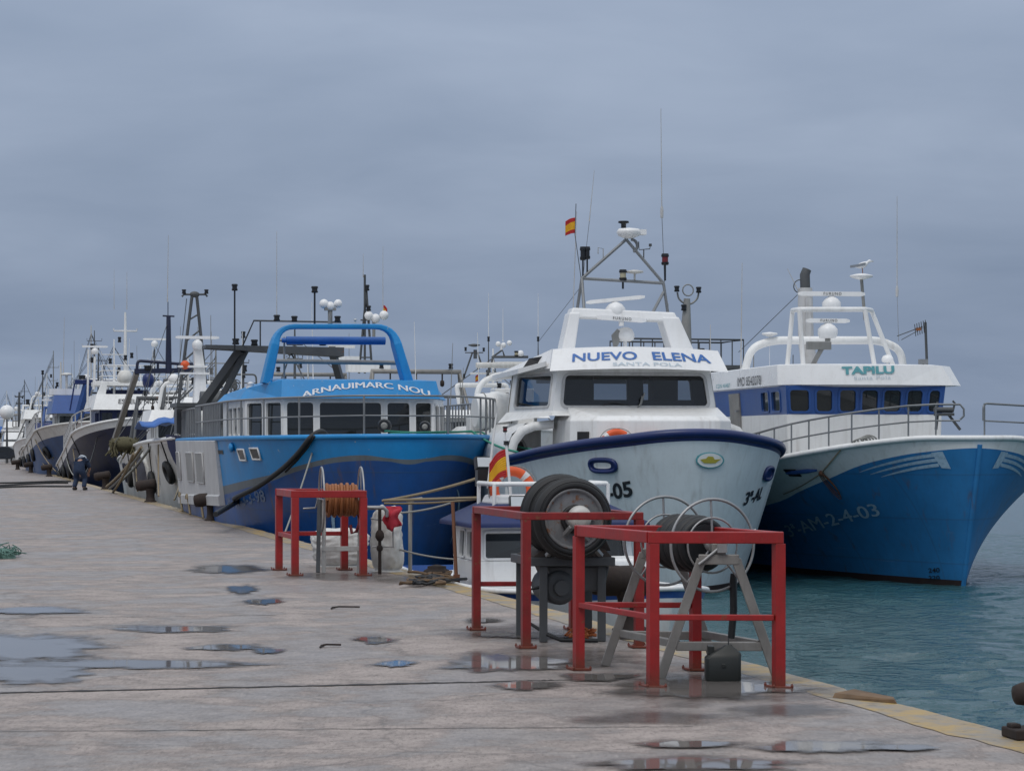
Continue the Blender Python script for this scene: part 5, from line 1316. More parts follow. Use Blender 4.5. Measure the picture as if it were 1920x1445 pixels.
b = MB(); b.lathe([(.250, .0), (.262, -.012), (.25, -.03), (.232, -.015), (.225, .0), (.13, .012), (.115, -.01), (.085, -.03), (.08, -.06)], tf + ey2 * .035, ey2, 40)
for k in range(8):
    a = k * math.pi / 4; b.lathe([(.014, 0), (.014, -.03)], tf + ey2 * .07 + (ex2 * math.cos(a) + Z * math.sin(a)) * .16, ey2, 6)
b.build('rim', M['rim'], rt)
b = MB(); b.torus(tf + ey2 * .015, .10, .022, ey2, 28, 8); b.build('brake_ring', M['black'], rt)
b = MB(); b.lathe([(.10, .03), (.105, -.02), (.09, -.07), (.05, -.085), (.0, -.088)], tf + ex2 * .035 + Z * .012, ey2, 28); b.build('hub_cap', M['offwhite'], rt)
tz = .725; tcx = at(1068, 1050, 19.2) - w0; tcx.z = 0
def onT(a, c, z_): return tcx + ex2 * a + ey2 * c + Z * z_
b = MB(); b.hexa([onT(a, c, tz - .075) for a, c in ((-.36, -.12), (.36, -.12), (.36, .62), (-.36, .62))], [onT(a, c, tz) for a, c in ((-.36, -.12), (.36, -.12), (.36, .62), (-.36, .62))])
b.build('table', M['dgrey'], rt, .006)
for a, c in ((-.24, -.06), (.27, -.02), (-.30, .52), (.3, .52)): MB().beam(onT(a, c, .004), onT(a, c, tz - .077), .07, .07).build('table_leg', M['dgrey'], rt, .005)
b = MB(); b.hexa([onT(a, c, tz + .002) for a, c in ((-.34, -.1), (.34, -.1), (.34, .5), (-.34, .5))], [onT(a, c, tz + .07) for a, c in ((-.2, .05), (.30, .0), (.30, .45), (-.2, .45))], 0); b.build('bed_plate', M['rusty'], rt, .006)
b = MB(); b.beam(tf - ex2 * .04 - ey2 * .05 - Z * .06, onT(-.22, -.11, tz + .015), .045, .03); b.beam(tf + ex2 * .02 - ey2 * .05 - Z * .1, onT(.24, -.11, tz + .015), .045, .03); b.build('bearing_strut', M['steel'], rt, .004)
b = MB(); b.hexa([onT(a, c, tz + .05) for a, c in ((.16, .0), (.36, .0), (.36, .4), (.16, .4))], [onT(a, c, tz + .34) for a, c in ((.2, .1), (.25, .1), (.25, .3), (.2, .3))]); b.build('gearbox', M['rusty'], rt, .01)
mc = at(1046, 1100, 19.25) - w0; b = MB(); b.lathe([(.11, -.1), (.15, -.08), (.15, .35), (.1, .4)], mc, ey2, 20); b.lathe([(.065, -.15), (.07, -.1)], mc, ey2, 16); b.hexa([onT(a, c, tz - .3) for a, c in ((-.12, .0), (.30, .0), (.30, .4), (-.12, .4))], [onT(a, c, tz - .08) for a, c in ((-.2, -.02), (.34, -.02), (.34, .45), (-.2, .45))]); b.build('motor', M['dgrey'], rt, .015)
b = MB(); b.tube([mc + ex2 * -.15, mc - ex2 * .24 - Z * .02, mc - ex2 * .26 - Z * .3, onT(-.2, -.1, .06), onT(-.1, -.1, .02), onT(.2, -.16, .02)], .017, 6); b.build('cable', M['rdark'], rt)
# white post between the two frames
wp = ground(1103, 1190); b = MB(); b.box((wp.x, wp.y, .47), (.05, .05, .94), .2); b.box((wp.x, wp.y, .008), (.12, .12, .01), .2); tag(b.build('marker_post', M['offwhite'], None, .004), 'slim white post on the quay behind the left leg of the nearest red frame', 'post')
# scraps of orange rope at its foot
b = MB(); sc = ground(1082, 1196); random.seed(3)
for k in range(9):
    p = sc + Vector((random.uniform(-.12, .12), random.uniform(-.25, .25), .015)); pts = [p + Vector((.05 * math.sin(i * 1.3 + k), .10 * math.cos(i + k * 2), .012 + .01 * random.random() * i)) for i in range(8)]; b.tube(pts, .010, 5)
tag(b.build('rope_scraps', plain('orange_rope', (.40, .11, .03), .9, var=.4, scale=30)), 'tangle of orange rope scraps on the quay by the slim white post', 'rope')

# ---- reel of orange hose in the farther frame
ey3 = (F3 - N3).normalized(); ex3 = Vector((1, .10, 0)).normalized()
wl_ = at(603, 936, 29.2); wr_ = at(677, 937, 29.25)
o3 = Vector((wl_.x, wl_.y, 0)); rt = empty('hose_reel', o3, 0, 'reel wound with orange hose inside the farther red guard frame', 'hose reel', 'reels inside the guard frames')
axr = Vector((.985, .17, 0)); zc = wl_.z; ln = (wr_ - wl_).length
cA = Vector((0, 0, zc)); cB = cA + axr * ln
for c in (cA, cB):
    b = MB(); b.torus(c, .42, .012, axr, 48, 8); pr = axr.cross(Z)
    for k in range(4):
        a = math.pi / 2 + k * math.pi / 2; e = pr * math.cos(a) + Z * math.sin(a); b.tube([c, c + e * .42], .009, 6)
    b.build('spoked_wheel', M['steel'], rt)
b = MB(); ht = []; turns = 11
for i in range(turns * 22 + 1):
    t = i / (turns * 22); a = t * turns * 2 * math.pi; rr_ = .185 + .015 * math.sin(t * 31); ht.append(cA + axr * (.06 + (ln - .10) * t) + pr * rr_ * math.cos(a) + Z * (rr_ * 1.04 * math.sin(a) - .01))
b.tube(ht, .024, 7); b.lathe([(.16, .05), (.16, ln - .05)], cA, axr, 20); b.build('hose_coil', M['orope'], rt)
b = MB(); q = cB - axr * .03; b.tube([q - Z * .15, q + Vector((.02, -.1, -.30)), q + Vector((-.02, -.12, -.42)), q + Vector((-.08, -.1, -.44)), q + Vector((-.10, -.1, -.33))], .022, 7); b.build('hose_tail', plain('red_hose', (.16, .015, .02), .5), rt)
b = MB()
b.beam(cA - axr * .06 + pr * .15 + Z * (.02 - zc), cA - axr * .03, .05, .05); b.build('stand', M['dgrey'], rt, .004)
b = MB(); b.beam(cA + axr * .03 - pr * .02 + Z * (.004 - zc), cA + axr * .03, .05, .05); b.beam(cB - pr * .2 + Z * (.004 - zc), cB, .06, .06); b.beam(cB + pr * .2 + Z * (.004 - zc), cB, .06, .06); b.beam(cA - pr * .0 + Z * (.32 - zc), cB + Z * (.32 - zc), .05, .06); b.build('stand', M['offwhite'], rt, .004)
b = MB(); b.tube([cA - Vector((.24, 0, .12)), cA - Vector((.08, 0, .11)), cA - Vector((.05, 0, 0)), cA - Vector((.07, 0, -.08))], .014, 6); b.build('crank', M['steel'], rt)
# sacks behind
def sack(name, c, size, seed, label, mat, group=None, folds=.10):
    b = MB(); n, m = 56, 34; rows = []; random.seed(seed)
    for j in range(m + 1):
        t = j / m; zz = size[2] * t; k = .93 * (1 - abs(2 * t - 1) ** 5) ** .30 if .02 < t < .98 else (.88 if t < .5 else .45)
        row = []
        for i in range(n):
            a = 2 * math.pi * i / n; ca, sa = math.cos(a), math.sin(a); e = (abs(ca) ** 3 + abs(sa) ** 3) ** (-1 / 3)
            d = noise.noise(Vector((ca * 1.6 + seed, sa * 1.6, t * 2.2))) * folds * 2.2 + (1 - abs(noise.noise(Vector((ca * 3.5 + seed, sa * 3.5, t * 6))) * 2)) * folds * .7 + noise.noise(Vector((ca * 9 + seed, sa * 9, t * 15))) * folds * .5
            row.append(Vector((c[0] + size[0] / 2 * ca * e * k * (1 + d), c[1] + size[1] / 2 * sa * e * k * (1 + d), c[2] + zz * (1 + .12 * noise.noise(Vector((ca, sa, seed)))))))
        rows.append(row)
    b.loft(rows, 0, True, caps=True); return tag(b.build(name, mat), label, 'sack', group)
g_ = ground(632, 1064); sack('bulk_sack', (g_.x, g_.y + .35, .004), (.78, .55, .52), 3, 'low slumped white sack lying behind the orange hose reel', M['bag'], 'white sacks by the quay edge')
g_ = ground(716, 1074); sack('bulk_sack', (g_.x + .05, g_.y + .35, .004), (.42, .42, .84), 8, 'tall crumpled white sack standing right of the orange hose reel', M['bag'], 'white sacks by the quay edge', .13)
c_ = at(736, 962, 29.1); b = MB(); rows = []
for j in range(9):
    rows.append([c_ + Vector((-.10 + .20 * i / 8 + .03 * math.sin(j), -.04 - .06 * math.sin(i * 1.1 + j * .5) * (j / 8) - .03 * (j > 2) + .10 * (j < 2), .09 - .036 * j - .012 * i * (j > 1) * (1 if i < 4 else -.4))) for i in range(9)])
b.loft(rows, 0, True, closed_u=False); o = b.build('red_cloth', M['redcloth']); sd_ = o.modifiers.new('cloth', 'SOLIDIFY'); sd_.thickness = .008; tag(o, 'faded red cloth draped over the tall crumpled white sack', 'cloth')
# standpipe with valve
p = ground(712, 1076); b = MB()
b.tube([p, p + Z * .85], .022, 8); b.lathe([(.03, 0), (.06, .05), (.055, .10), (.03, .14)], p + Z * .43, seg=12); b.lathe([(.03, 0), (.045, .03), (.03, .07)], p + Z * .30, seg=12)
b.build
b.tube([p + Vector((-.16, 0, .86)), p + Vector((.05, 0, .86)), p + Vector((.09, 0, .82)), p + Vector((.09, 0, .74))], .028, 8, 1); b.tube([p + Vector((-.12, .05, .72)), p + Vector((.02, .05, .70)), p + Vector((.17, .05, .70)), p + Vector((.17, .05, .35)), p + Vector((-.10, .05, .35))], .013, 6, 1)
tag(b.build('standpipe', [M['rusty'], M['steel']]), 'rusty water standpipe with valve beside the farther red frame', 'standpipe')
p = ground(769, 1071); b = MB(); b.tube([p, p + Z * .96, p + Z * .96 + Vector((.16, 0, .0))], .026, 8); b.box(p + Z * .94, (.10, .06, .04)); tag(b.build('post', M['greysteel']), 'plain grey post on the quay edge before the dark blue bow', 'post')
p = ground(856, 1092); b = MB(); b.tube([p, p + Vector((-.05, .1, .98))], .022, 8); b.box(p + Z * .05, (.08, .08, .1)); tag(b.build('pole', plain('brown_pole', (.17, .07, .035), .7)), 'thin brown pole leaning at the stern of the small white boat', 'pole')
# heap of old rope and boards on the edge
b = MB(); random.seed(11); c_ = ground(826, 1090)
for k in range(14):
    p = c_ + Vector((random.uniform(-.35, .2), random.uniform(-1.0, 1.0), .02)); pts = [p + Vector((.16 * math.sin(i * .9 + k), .3 * math.cos(i * .7 + k * 2), .02 + .03 * random.random())) for i in range(9)]; b.tube(pts, .018, 5, k % 2)
tag(b.build('rope_heap', [M['wood'], M['rdark']]), 'tangled heap of brown and black rope on the yellow quay edge', 'rope')

# ---- bollards
def bollard(px, py, s, label, yaw=0.0, lean=.14):
    p = ground(px, py); rt = empty('bollard', p, yaw, label, 'bollard', 'rusty bollards along the quay edge')
    b = MB(); b.lathe([(.17, 0), (.17, .03), (.13, .05), (.115, .16), (.12, .30), (.15, .38)], (0, 0, 0), seg=18); b.build('post', M['rusty'], rt).scale = (s, s, s)
    b = MB(); b.lathe([(.09, -.30), (.13, -.28), (.15, -.16), (.14, 0), (.15, .12), (.15, .22), (.11, .26), (.04, .27)], (-.10, 0, .47), (1, 0, lean), 18); b.build('head', M['rusty'], rt).scale = (s, s, s)
    return rt
bollard(398, 976, 1.0, 'rusty bollard with the black hawser made fast beside the bright blue trawler')
bollard(1182, 1184, .98, 'large rusty bollard half hidden between the two nearest red frames', .1, -.05)
bollard(282, 941, 1.05, 'rusty bollard beside the bright blue stern and the white arched bulwark')
bollard(198, 917, 1.05, 'rusty bollard on the quay edge just right of the bent worker')
bollard(92, 893, 1.0, 'dark bollard before the faded blue hull, left of the bent worker', .3)
bollard(58, 886, 1.0, 'smaller far bollard before the beige hull', .2)
bollard(33, 880, 1.0, 'farthest dark bollard close to the parked car', .2)
p = ground(1931, 1384); rt = empty('bollard', p, .2, 'black iron mooring cleat cut off by the right border of the photo', 'bollard')
b = MB(); b.box((.06, 0, .035), (.38, .22, .06)); b.box((-.09, .02, .075), (.06, .08, .03)); b.build('base_plate', M['rusty'], rt, .01)
b = MB(); b.lathe([(.085, 0), (.075, .08), (.07, .15), (.09, .18)], (.07, 0, .06), seg=16); b.build('post', M['rusty'], rt)
b = MB(); b.lathe([(.02, -.16), (.055, -.15), (.068, -.1), (.068, .1), (.055, .15), (.02, .16)], (.06, 0, .27), (1, 0, .12), 16); b.build('head', M['rusty'], rt)
p = ground(819, 1080); b = MB(); b.lathe([(.17, 0), (.19, .04), (.16, .08), (.12, .10), (.12, .13), (.02, .15)], p, seg=18); tag(b.build('bollard_stump', M['rusty']), 'low rusty stump among the rope heap on the quay edge', 'bollard')
# broken plank on the edge
p, q = ground(1610, 1308), ground(1680, 1318); b = MB()
b.hexa([p + Vector((-.18, -.02, .004)), q + Vector((0, -.05, .004)), q + Vector((.02, .12, .004)), p + Vector((0, .22, .004))], [p + Vector((-.16, 0, .035)), q + Vector((-.02, -.03, .03)), q + Vector((0, .10, .032)), p + Vector((0, .2, .04))])
tag(b.build('broken_plank', M['wood'], None, .004), 'splintered plank lying on the chipped yellow quay edge', 'plank')
# green net pile at the left border
b = MB(); random.seed(5); c_ = ground(2, 1046)
for k in range(60):
    p = c_ + Vector((random.gauss(-.05, .13), random.gauss(0, .35), .03)); pts = [p + Vector((random.uniform(-.12, .12), random.uniform(-.2, .2), abs(random.gauss(.05, .05)))) for i in range(6)]; b.tube(fillet(pts, .08, 2), .008, 4)
b.lathe([(.22, 0), (.2, .06), (.1, .13), (.01, .15)], c_, seg=14); tag(b.build('net_pile', M['netgreen']), 'small heap of teal green netting on the quay at the left border', 'net')
# long ropes lying across the quay
for k, (py, x1) in enumerate(((905, 132), (911, 128), (916, 135))):
    b = MB(); pts = []
    for i in range(30):
        t = i / 29; px_ = -60 + (x1 + 60) * t; pp_ = ground(px_, py + 1.6 * math.sin(t * 5 + k) - (4 * t * t if k else 0)); pp_.z = .03; pts.append(pp_)
    b.tube(pts, .045, 6); tag(b.build('mooring_rope', M['rdark']), ('long dark rope across the quay, the one farthest away', 'long dark rope across the quay, the middle of three', 'long dark rope across the quay, nearest of the three at the worker')[k], 'rope', 'dark ropes lying across the quay')
# small litter
for px_, py_, sx_, lab in ((648, 1141, .28, 'rusty bent iron rod lying on the open quay'), (620, 1213, .16, 'short thin iron scrap lying nearer on the open quay')):
    p = ground(px_, py_); b = MB(); b.tube([p + Vector((-sx_ / 2, 0, .015)), p + Vector((-sx_ / 4, .05, .02)), p + Vector((sx_ / 2, .08, .015))], .009, 6); b.tube([p + Vector((-sx_ / 2, -.10, .012)), p + Vector((-sx_ / 2.4, .12, .012))], .008, 5); tag(b.build('scrap_iron', M['rusty']), lab, 'scrap')
# ---- standing water
def puddle_mat():
    m, g = newmat('standing_water')
    wet = g.n('ShaderNodeAttribute', attribute_name='wet').outputs['Fac']
    oc = g.coords()
    fac = g.math('ADD', wet, g.math('MULTIPLY', g.math('SUBTRACT', g.noise(oc, 4.0, 8, .7), .5), 1.7))
    fac = g.ramp(fac, [(.14, 0), (.42, .6), (.75, 1)])
    c = g.mix(g.noise(oc, 1.4, 4), (.13, .118, .11), (.19, .172, .16))
    ro = g.ramp(fac, [(0, .35), (.6, .12), (1, .035)])
    b = g.n('ShaderNodeBsdfPrincipled', {'Base Color': c, 'Roughness': ro, 'IOR': 1.33, 'Normal': g.bump(g.noise(oc, 3, 2), .02, .01)})
    tr = g.n('ShaderNodeBsdfTransparent'); mx = g.n('ShaderNodeMixShader', {0: fac, 1: tr.outputs[0], 2: b.outputs[0]}); g.out(mx.outputs[0]); return m
PM = puddle_mat()
PZ = [.0075]
def puddle(px, py, rx, ry, seed, rough=.40):
    n = 72; P = []; PZ[0] += .0002
    for f in (.0, .45, .75, 1.0, 1.35):
        for i in range(n):
            a = 2 * math.pi * i / n; ca, sa = math.cos(a), math.sin(a)
            k = 1 + rough * noise.noise(Vector((ca * 1.2 + seed * 3.1, sa * 1.2, 0))) + rough * .6 * noise.noise(Vector((ca * 3.5 + seed, sa * 3.5, 2)))
            k *= max(f, .001); P.append(ground(px + rx * ca * k, py + ry * sa * k, PZ[0]))
    b = MB(); b.loft([P[i * n:(i + 1) * n] for i in range(5)], 0, True); o = struct(b.build('puddle', PM))
    at_ = o.data.attributes.new('wet', 'FLOAT', 'POINT'); at_.data.foreach_set('value', [w for w in (1.1, 1.0, .75, .45, .0) for _ in range(n)])
PUDS = ((40, 1212, 150, 20), (70, 1258, 95, 20), (260, 1244, 190, 7), (330, 1178, 95, 6), (420, 1212, 60, 5), (430, 1066, 55, 7), (455, 1104, 26, 6), (495, 1127, 30, 5), (500, 1219, 26, 4.5), (705, 1199, 30, 6), (742, 1243, 34, 5), (960, 1242, 105, 14), (985, 1283, 50, 7), (1320, 1287, 150, 16),
                       (1120, 1268, 60, 6), (1310, 1431, 160, 11), (1290, 1394, 80, 6), (1000, 1190, 70, 5), (905, 1162, 36, 3), (1540, 1398, 110, 9), (60, 1143, 80, 6), (930, 1189, 36, 4), (1700, 1400, 60, 5))
for i, a in enumerate(PUDS): puddle(*a, seed=i)

# damp, oily concrete round the machinery
def damp_mat():
    m, g = newmat('damp_concrete')
    wet = g.n('ShaderNodeAttribute', attribute_name='wet').outputs['Fac']; oc = g.coords()
    fac = g.math('ADD', wet, g.math('MULTIPLY', g.math('SUBTRACT', g.noise(oc, 2.2, 8, .72), .5), 2.2))
    fac = g.ramp(fac, [(.25, 0), (.95, .52)])
    b = g.n('ShaderNodeBsdfPrincipled', {'Base Color': g.mix(g.noise(oc, 9, 6, .7), (.035, .030, .028), (.12, .095, .08)), 'Roughness': .22, 'Normal': g.bump(g.noise(oc, 30, 4), .15, .01)})
    tr = g.n('ShaderNodeBsdfTransparent'); mx = g.n('ShaderNodeMixShader', {0: fac, 1: tr.outputs[0], 2: b.outputs[0]}); g.out(mx.outputs[0]); return m
PM = damp_mat(); PZ[0] = .0008
for i, (px_, py_, rx_, ry_) in enumerate(PUDS): puddle(px_, py_, rx_ * 1.12 + 6, ry_ * 1.15 + 1.5, seed=i)
for i, a in enumerate(((1330, 1290, 210, 26), (1060, 1232, 170, 22), (960, 1185, 130, 14), (1480, 1330, 120, 12), (640, 1080, 110, 8), (780, 1085, 80, 9), (1200, 1345, 160, 14))): puddle(*a, seed=40 + i)
for o_ in [o_ for o_ in bpy.data.objects if o_.name.startswith('puddle') and o_.data.materials[0] == PM]: o_.name = 'damp_patch'
# ================================================================ boats farther along the quay
def far_boat(label, d, v, L, B, hullc, topc, sheer, band=None, wh=None, visor=None, psi=14.4, cap=None, boot=True, bow=(5, 2, 1.8), px=None, rail=None):
    p = px if px else CX + F * (edgeX(d) + v) / d
    o = Boat('fishing_trawler', label, p, d, psi)
    sh = smooth_tab(sheer); zl = (lambda y: sh(y) - band) if band else (lambda y: sh(y) - .25)
    o.hull(L, B, [lambda y: .1, zl], sh, [M['boot'], hullc, topc], rake=1.0, bow=bow, wl=(8, 1.5, 1, .86), flare=1.6, cap=cap or topc, capr=.06, n=26)
    if wh:
        y0, y1, hw, z0, zw0, zw1, wc, bandc, nwin = wh
        MB().hexa([(-hw, y0, z0), (hw, y0, z0), (hw, y1, z0), (-hw, y1, z0)], [(-hw, y0 + .05, zw0), (hw, y0 + .05, zw0), (hw, y1, zw0), (-hw, y1, zw0)]).build('deckhouse', wc, o.root, .03)
        f = Wall(Vector((-hw, y0 + .05, zw0 + .003)), Vector((hw, y0 + .05, zw0 + .003)), Vector((hw, y0 + .1, zw1)), Vector((-hw, y0 + .1, zw1)))
        s_ = Wall(Vector((-hw, y1, zw0 + .003)), Vector((-hw, y0 + .05, zw0 + .003)), Vector((-hw, y0 + .1, zw1)), Vector((-hw, y1, zw1)))
        p_ = Wall(Vector((hw, y0 + .05, zw0 + .003)), Vector((hw, y1, zw0 + .003)), Vector((hw, y1, zw1)), Vector((hw, y0 + .1, zw1)))
        hf = [((i + .14) / nwin, .12, (i + .86) / nwin, .86) for i in range(nwin)]; hs = [(.55, .12, .7, .86), (.76, .12, .93, .86)]
        b = MB(); f.mesh(b, hf); s_.mesh(b, hs); p_.mesh(b, []); b.add([(-hw, y1, zw0), (hw, y1, zw0), (hw, y1, zw1), (-hw, y1, zw1)], [(0, 1, 2, 3)]); b.build('wheelhouse', [bandc, M['inside']], o.root)
        for h in hf: f.window(h, o.root, bandc, M['glassdark'], .03, .05)
        for h in hs: s_.window(h, o.root, bandc, M['glassdark'], .03, .05)
        if visor:
            zt, vc, ov = visor; b = MB()
            b.loft([[Vector((x * (hw + ov), y, zw1 + .002)) for x, y in ((-1, y0 - ov * 1.6), (1, y0 - ov * 1.6), (1, y1 + .3), (-1, y1 + .3))], [Vector((x * (hw + ov * .4), y, zt)) for x, y in ((-1, y0 - ov * .2), (1, y0 - ov * .2), (1, y1 + .2), (-1, y1 + .2))]], 0, False, caps=True)
            b.build('visor', vc, o.root, .02); o.vis = (hw, ov, y0, zw1, zt)
    if rail:
        ya, yb2, h, sides = rail
        for sd in sides:
            n = int((yb2 - ya) / .45) + 1; P = [o.hp(sd, ya + (yb2 - ya) * i / n, sh(ya + (yb2 - ya) * i / n)) for i in range(n + 1)]
            o.railing('handrail', P, h, M['greywhite'], (1, .5), .85, .028)
    return o
def visor_text(o, body, u0, u1, mat, v0=.25, v1=.72, bold=.015):
    hw, ov, y0, z0, z1 = o.vis
    def fn(x, y):
        u, v = u0 + (u1 - u0) * x, v0 + (v1 - v0) * y; w = (hw + ov) * (1 - v) + (hw + ov * .4) * v
        return Vector(((2 * u - 1) * w, (y0 - ov * 1.6) * (1 - v) + (y0 - ov * .2) * v - .02, z0 + (z1 - z0) * v + .008))
    text_on('name_lettering', body, fn, mat, o.root, bold)
def mastpole(o, p, h, r=.06, mat=None, arms=(), lamps=(), name='mast'):
    p = Vector(p); b = MB(); b.tube([p, p + Vector((0, 0, h * .6)), p + Vector((0, 0, h))], [r, r * .8, r * .5], 8)
    for z_, w in arms:
        b.tube([p + Vector((-w, 0, z_ + .12)), p + Vector((-w, 0, z_)), p + Vector((w, 0, z_)), p + Vector((w, 0, z_ + .12))], r * .4, 6)
    m = b.build(name, mat or M['white'], o.root)
    for dx, z_ in lamps: lamp_cyl(o.root, p + Vector((dx, -.05, z_)), .26, .085)
    return m
# -- A: small trawler with grey-white arched bulwark, between the bright blue boat and the worker
G1 = far_boat('low grey white boat with an arched opening in its bulwark beside the quay', 61.5, 3.0, 25, 5.2, M['offwhite'], M['white'], [(0, 2.8), (4, 2.62), (12, 2.5), (17, 2.3), (22, 1.9), (25, 1.75)], .12,
              wh=(5.5, 8.8, 1.5, 1.8, 2.7, 3.3, M['white'], M['white'], 3), visor=(3.45, M['white'], .15))
def l1(px, py, y): return G1.L(px, py, y)
def gp(y, z_, o_=.06): return G1.hp(-1, y, z_, o_)
ya, yc = 10.6, 16.2; ym, hl = (ya + yc) / 2, (yc - ya) / 2
def archz(t): return 1.05 + 1.12 * max(0, 1 - abs(t) ** 2.6) ** .5
T_ = [-1 + 2 * i / 24 for i in range(25)]
up_ = [gp(ym + hl * t, archz(t), .02) for t in T_]; dn_ = [gp(ym + hl * t, 1.04, .02) for t in T_]
b = MB(); b.loft([dn_, up_], 0, False, closed_u=False); b.build('arch_shade_panel', M['navy_hull'], G1.root)  # near-black sheet on the hull skin, its colour stands in for the opening's shade
b = MB(); b.tube(up_, .09, 6); b.build('opening_rim', M['offwhite'], G1.root)
for y_ in (18.4, 20.4):
    b = MB(); P = [gp(y_, 1.1, .03), gp(y_ + .8, 1.1, .03), gp(y_ + .8, 1.75, .03), gp(y_, 1.75, .03)]; b.add(P, [(0, 1, 2, 3)]); b.tube(P, .04, 5, closed=True); b.build('freeing_port', M['navy_hull'], G1.root)
b = MB(); rows = []
for j in range(7):
    z_ = 2.75 - j * .32; rows.append([gp(y, min(z_, G1.sheer(y)), .10 + .05 * math.sin(y * 3 + j)) + Vector((0, 0, max(0, z_ - G1.sheer(y)))) for y in [.8 + .4 * i for i in range(9)]])
b.loft(rows, 0, True, closed_u=False); b.build('side_cover', M['navytarp'], G1.root)
b = MB(); c_ = l1(308, 782, 6.0); rows = []
for j in range(6): rows.append([c_ + Vector((-.75 + 1.7 * i / 9, j * .5 - 1, .22 - .08 * abs(j - 2.2) - .10 * math.sin(i * .9) ** 2 - .035 * (9 - i))) for i in range(10)])
b.loft(rows, 0, True, closed_u=False); o = b.build('awning', M['tarp'], G1.root); sd_ = o.modifiers.new('cloth', 'SOLIDIFY'); sd_.thickness = .02
# gantry frame with black mast, and tall A frame of ladder steel
b = MB(); yb2 = 13.0; P = fillet([l1(256, 700, yb2), l1(258, 676, yb2), l1(335, 682, yb2), l1(362, 682, yb2)], .12)
b.tube(P, .05, 8); b.beam(l1(252, 696, yb2), l1(362, 694, yb2), .14, .16); b.tube([l1(296, 696, yb2), l1(296, 678, yb2)], .04, 6); b.tube([l1(334, 696, yb2), l1(334, 680, yb2)], .04, 6); b.build('gantry_platform', M['navy_hull'], G1.root)
b = MB(); b.tube([l1(316, 700, yb2), l1(316, 592, yb2)], [.11, .07], 8); b.tube([l1(305, 592, yb2), l1(327, 593, yb2)], .03, 6); b.tube([l1(315, 592, yb2), l1(315, 566, yb2)], .015, 5); b.build('mast', M['navy_hull'], G1.root)
whip(G1.root, l1(314, 566, yb2), 2.2, .012, (.03, 0)); lamp_cyl(G1.root, l1(277, 694, yb2), .16, .14)
b = MB(); b.beam(l1(256, 700, yb2), l1(208, 845, yb2 + 4), .17, .14); b.build('derrick_boom', M['greysteel'], G1.root)
b = MB(); ya = 9.5
tl, tr, q1, q2 = l1(360, 556, ya), l1(369, 556, ya), l1(332, 775, ya), l1(386, 720, ya)
b.tube([tl, q1], .05, 8); b.tube([tr, q2], .05, 8); 
for t in (.2, .38, .55, .72, .9): b.tube([tl.lerp(q1, t), tr.lerp(q2, t)], .03, 6)
b.tube([l1(341, 556, ya), l1(345, 552, ya), l1(385, 552, ya), l1(389, 556, ya)], .035, 6); b.ball(l1(365, 552, ya), (.16, .08, .1), 10, 6)
b.build('a_frame_mast', M['dgrey'], G1.root)
for px_ in (345, 387): lamp_cyl(G1.root, l1(px_, 551, ya), .14, .07)
b = MB(); yq = 8.0; b.loft([[l1(px_, py_, yq) + Vector((0, dy, 0)) for px_, dy in ((a0_, 0), (a1_, 0), (a1_, .35), (a0_, .35))] for a0_, a1_, py_ in ((362, 388, 770), (366, 386, 700), (364, 378, 648))], 0, False, caps=True); b.build('mast_pillar', M['white'], G1.root, .02)
scanner(G1.root, l1(370, 636, yq), 1.35, .05, None, r=.16, bar=.09); b = MB(); b.box(l1(361, 687, yq), (.9, .2, .06)); b.box(l1(365, 700, yq), (.9, .2, .06)); b.build('mast_shelf', M['white'], G1.root)
b = MB(); b.ball(l1(347, 684, yq), .14, 10, 7); b.build('buoy', M['orange'], G1.root)
b = MB(); c_ = l1(232, 826, 15)
for k in range(40): random.seed(k); q = c_ + Vector((random.uniform(-.5, .5), random.uniform(-.4, .4), random.uniform(-.1, .15))); b.tube([q, q + Vector((random.uniform(-.15, .15), random.uniform(-.15, .1), -.25)), q + Vector((random.uniform(-.2, .2), -.15, -.5))], .03, 4)
b.ball(c_ - Vector((0, 0, .12)), (.5, .4, .26), 12, 8); b.build('net_heap', M['net'], G1.root)
b = MB()
for (a_, c_) in (((330, 690), (262, 770)), ((345, 690), (300, 765)), ((350, 560), (325, 790)), ((300, 700), (215, 830)), ((282, 700), (262, 800)), ((316, 600), (250, 790))): b.tube([l1(*a_, yb2), l1(*c_, yb2 - 1)], .014, 4)
b.build('rigging', M['dgrey'], G1.root)
for k, (p_, q_) in enumerate((((265, 838), (200, 912)), ((268, 842), (205, 916)), ((250, 850), (212, 922)), ((285, 835), (222, 905)))):
    y, z_ = 14, 2
    b = MB(); b.tube(catenary(l1(*p_, 9.0), l1(*q_, 16), .10, 12), .045, 6); b.build('mooring_line', M['ropeg' if k % 2 else 'rope'], G1.root)
b = MB(); b.tube([l1(293, 852, 8) , l1(300, 908, 8)], .05, 6); b.build('boat_hook', M['greywhite'], G1.root)
b = MB(); b.lathe([(.34, -.3), (.34, .3)], l1(395, 755, 4.5), (1, 0, 0), 12); b.box(l1(390, 775, 3), (1.8, .7, .5)); b.build('net_drum', M['dgrey'], G1.root)

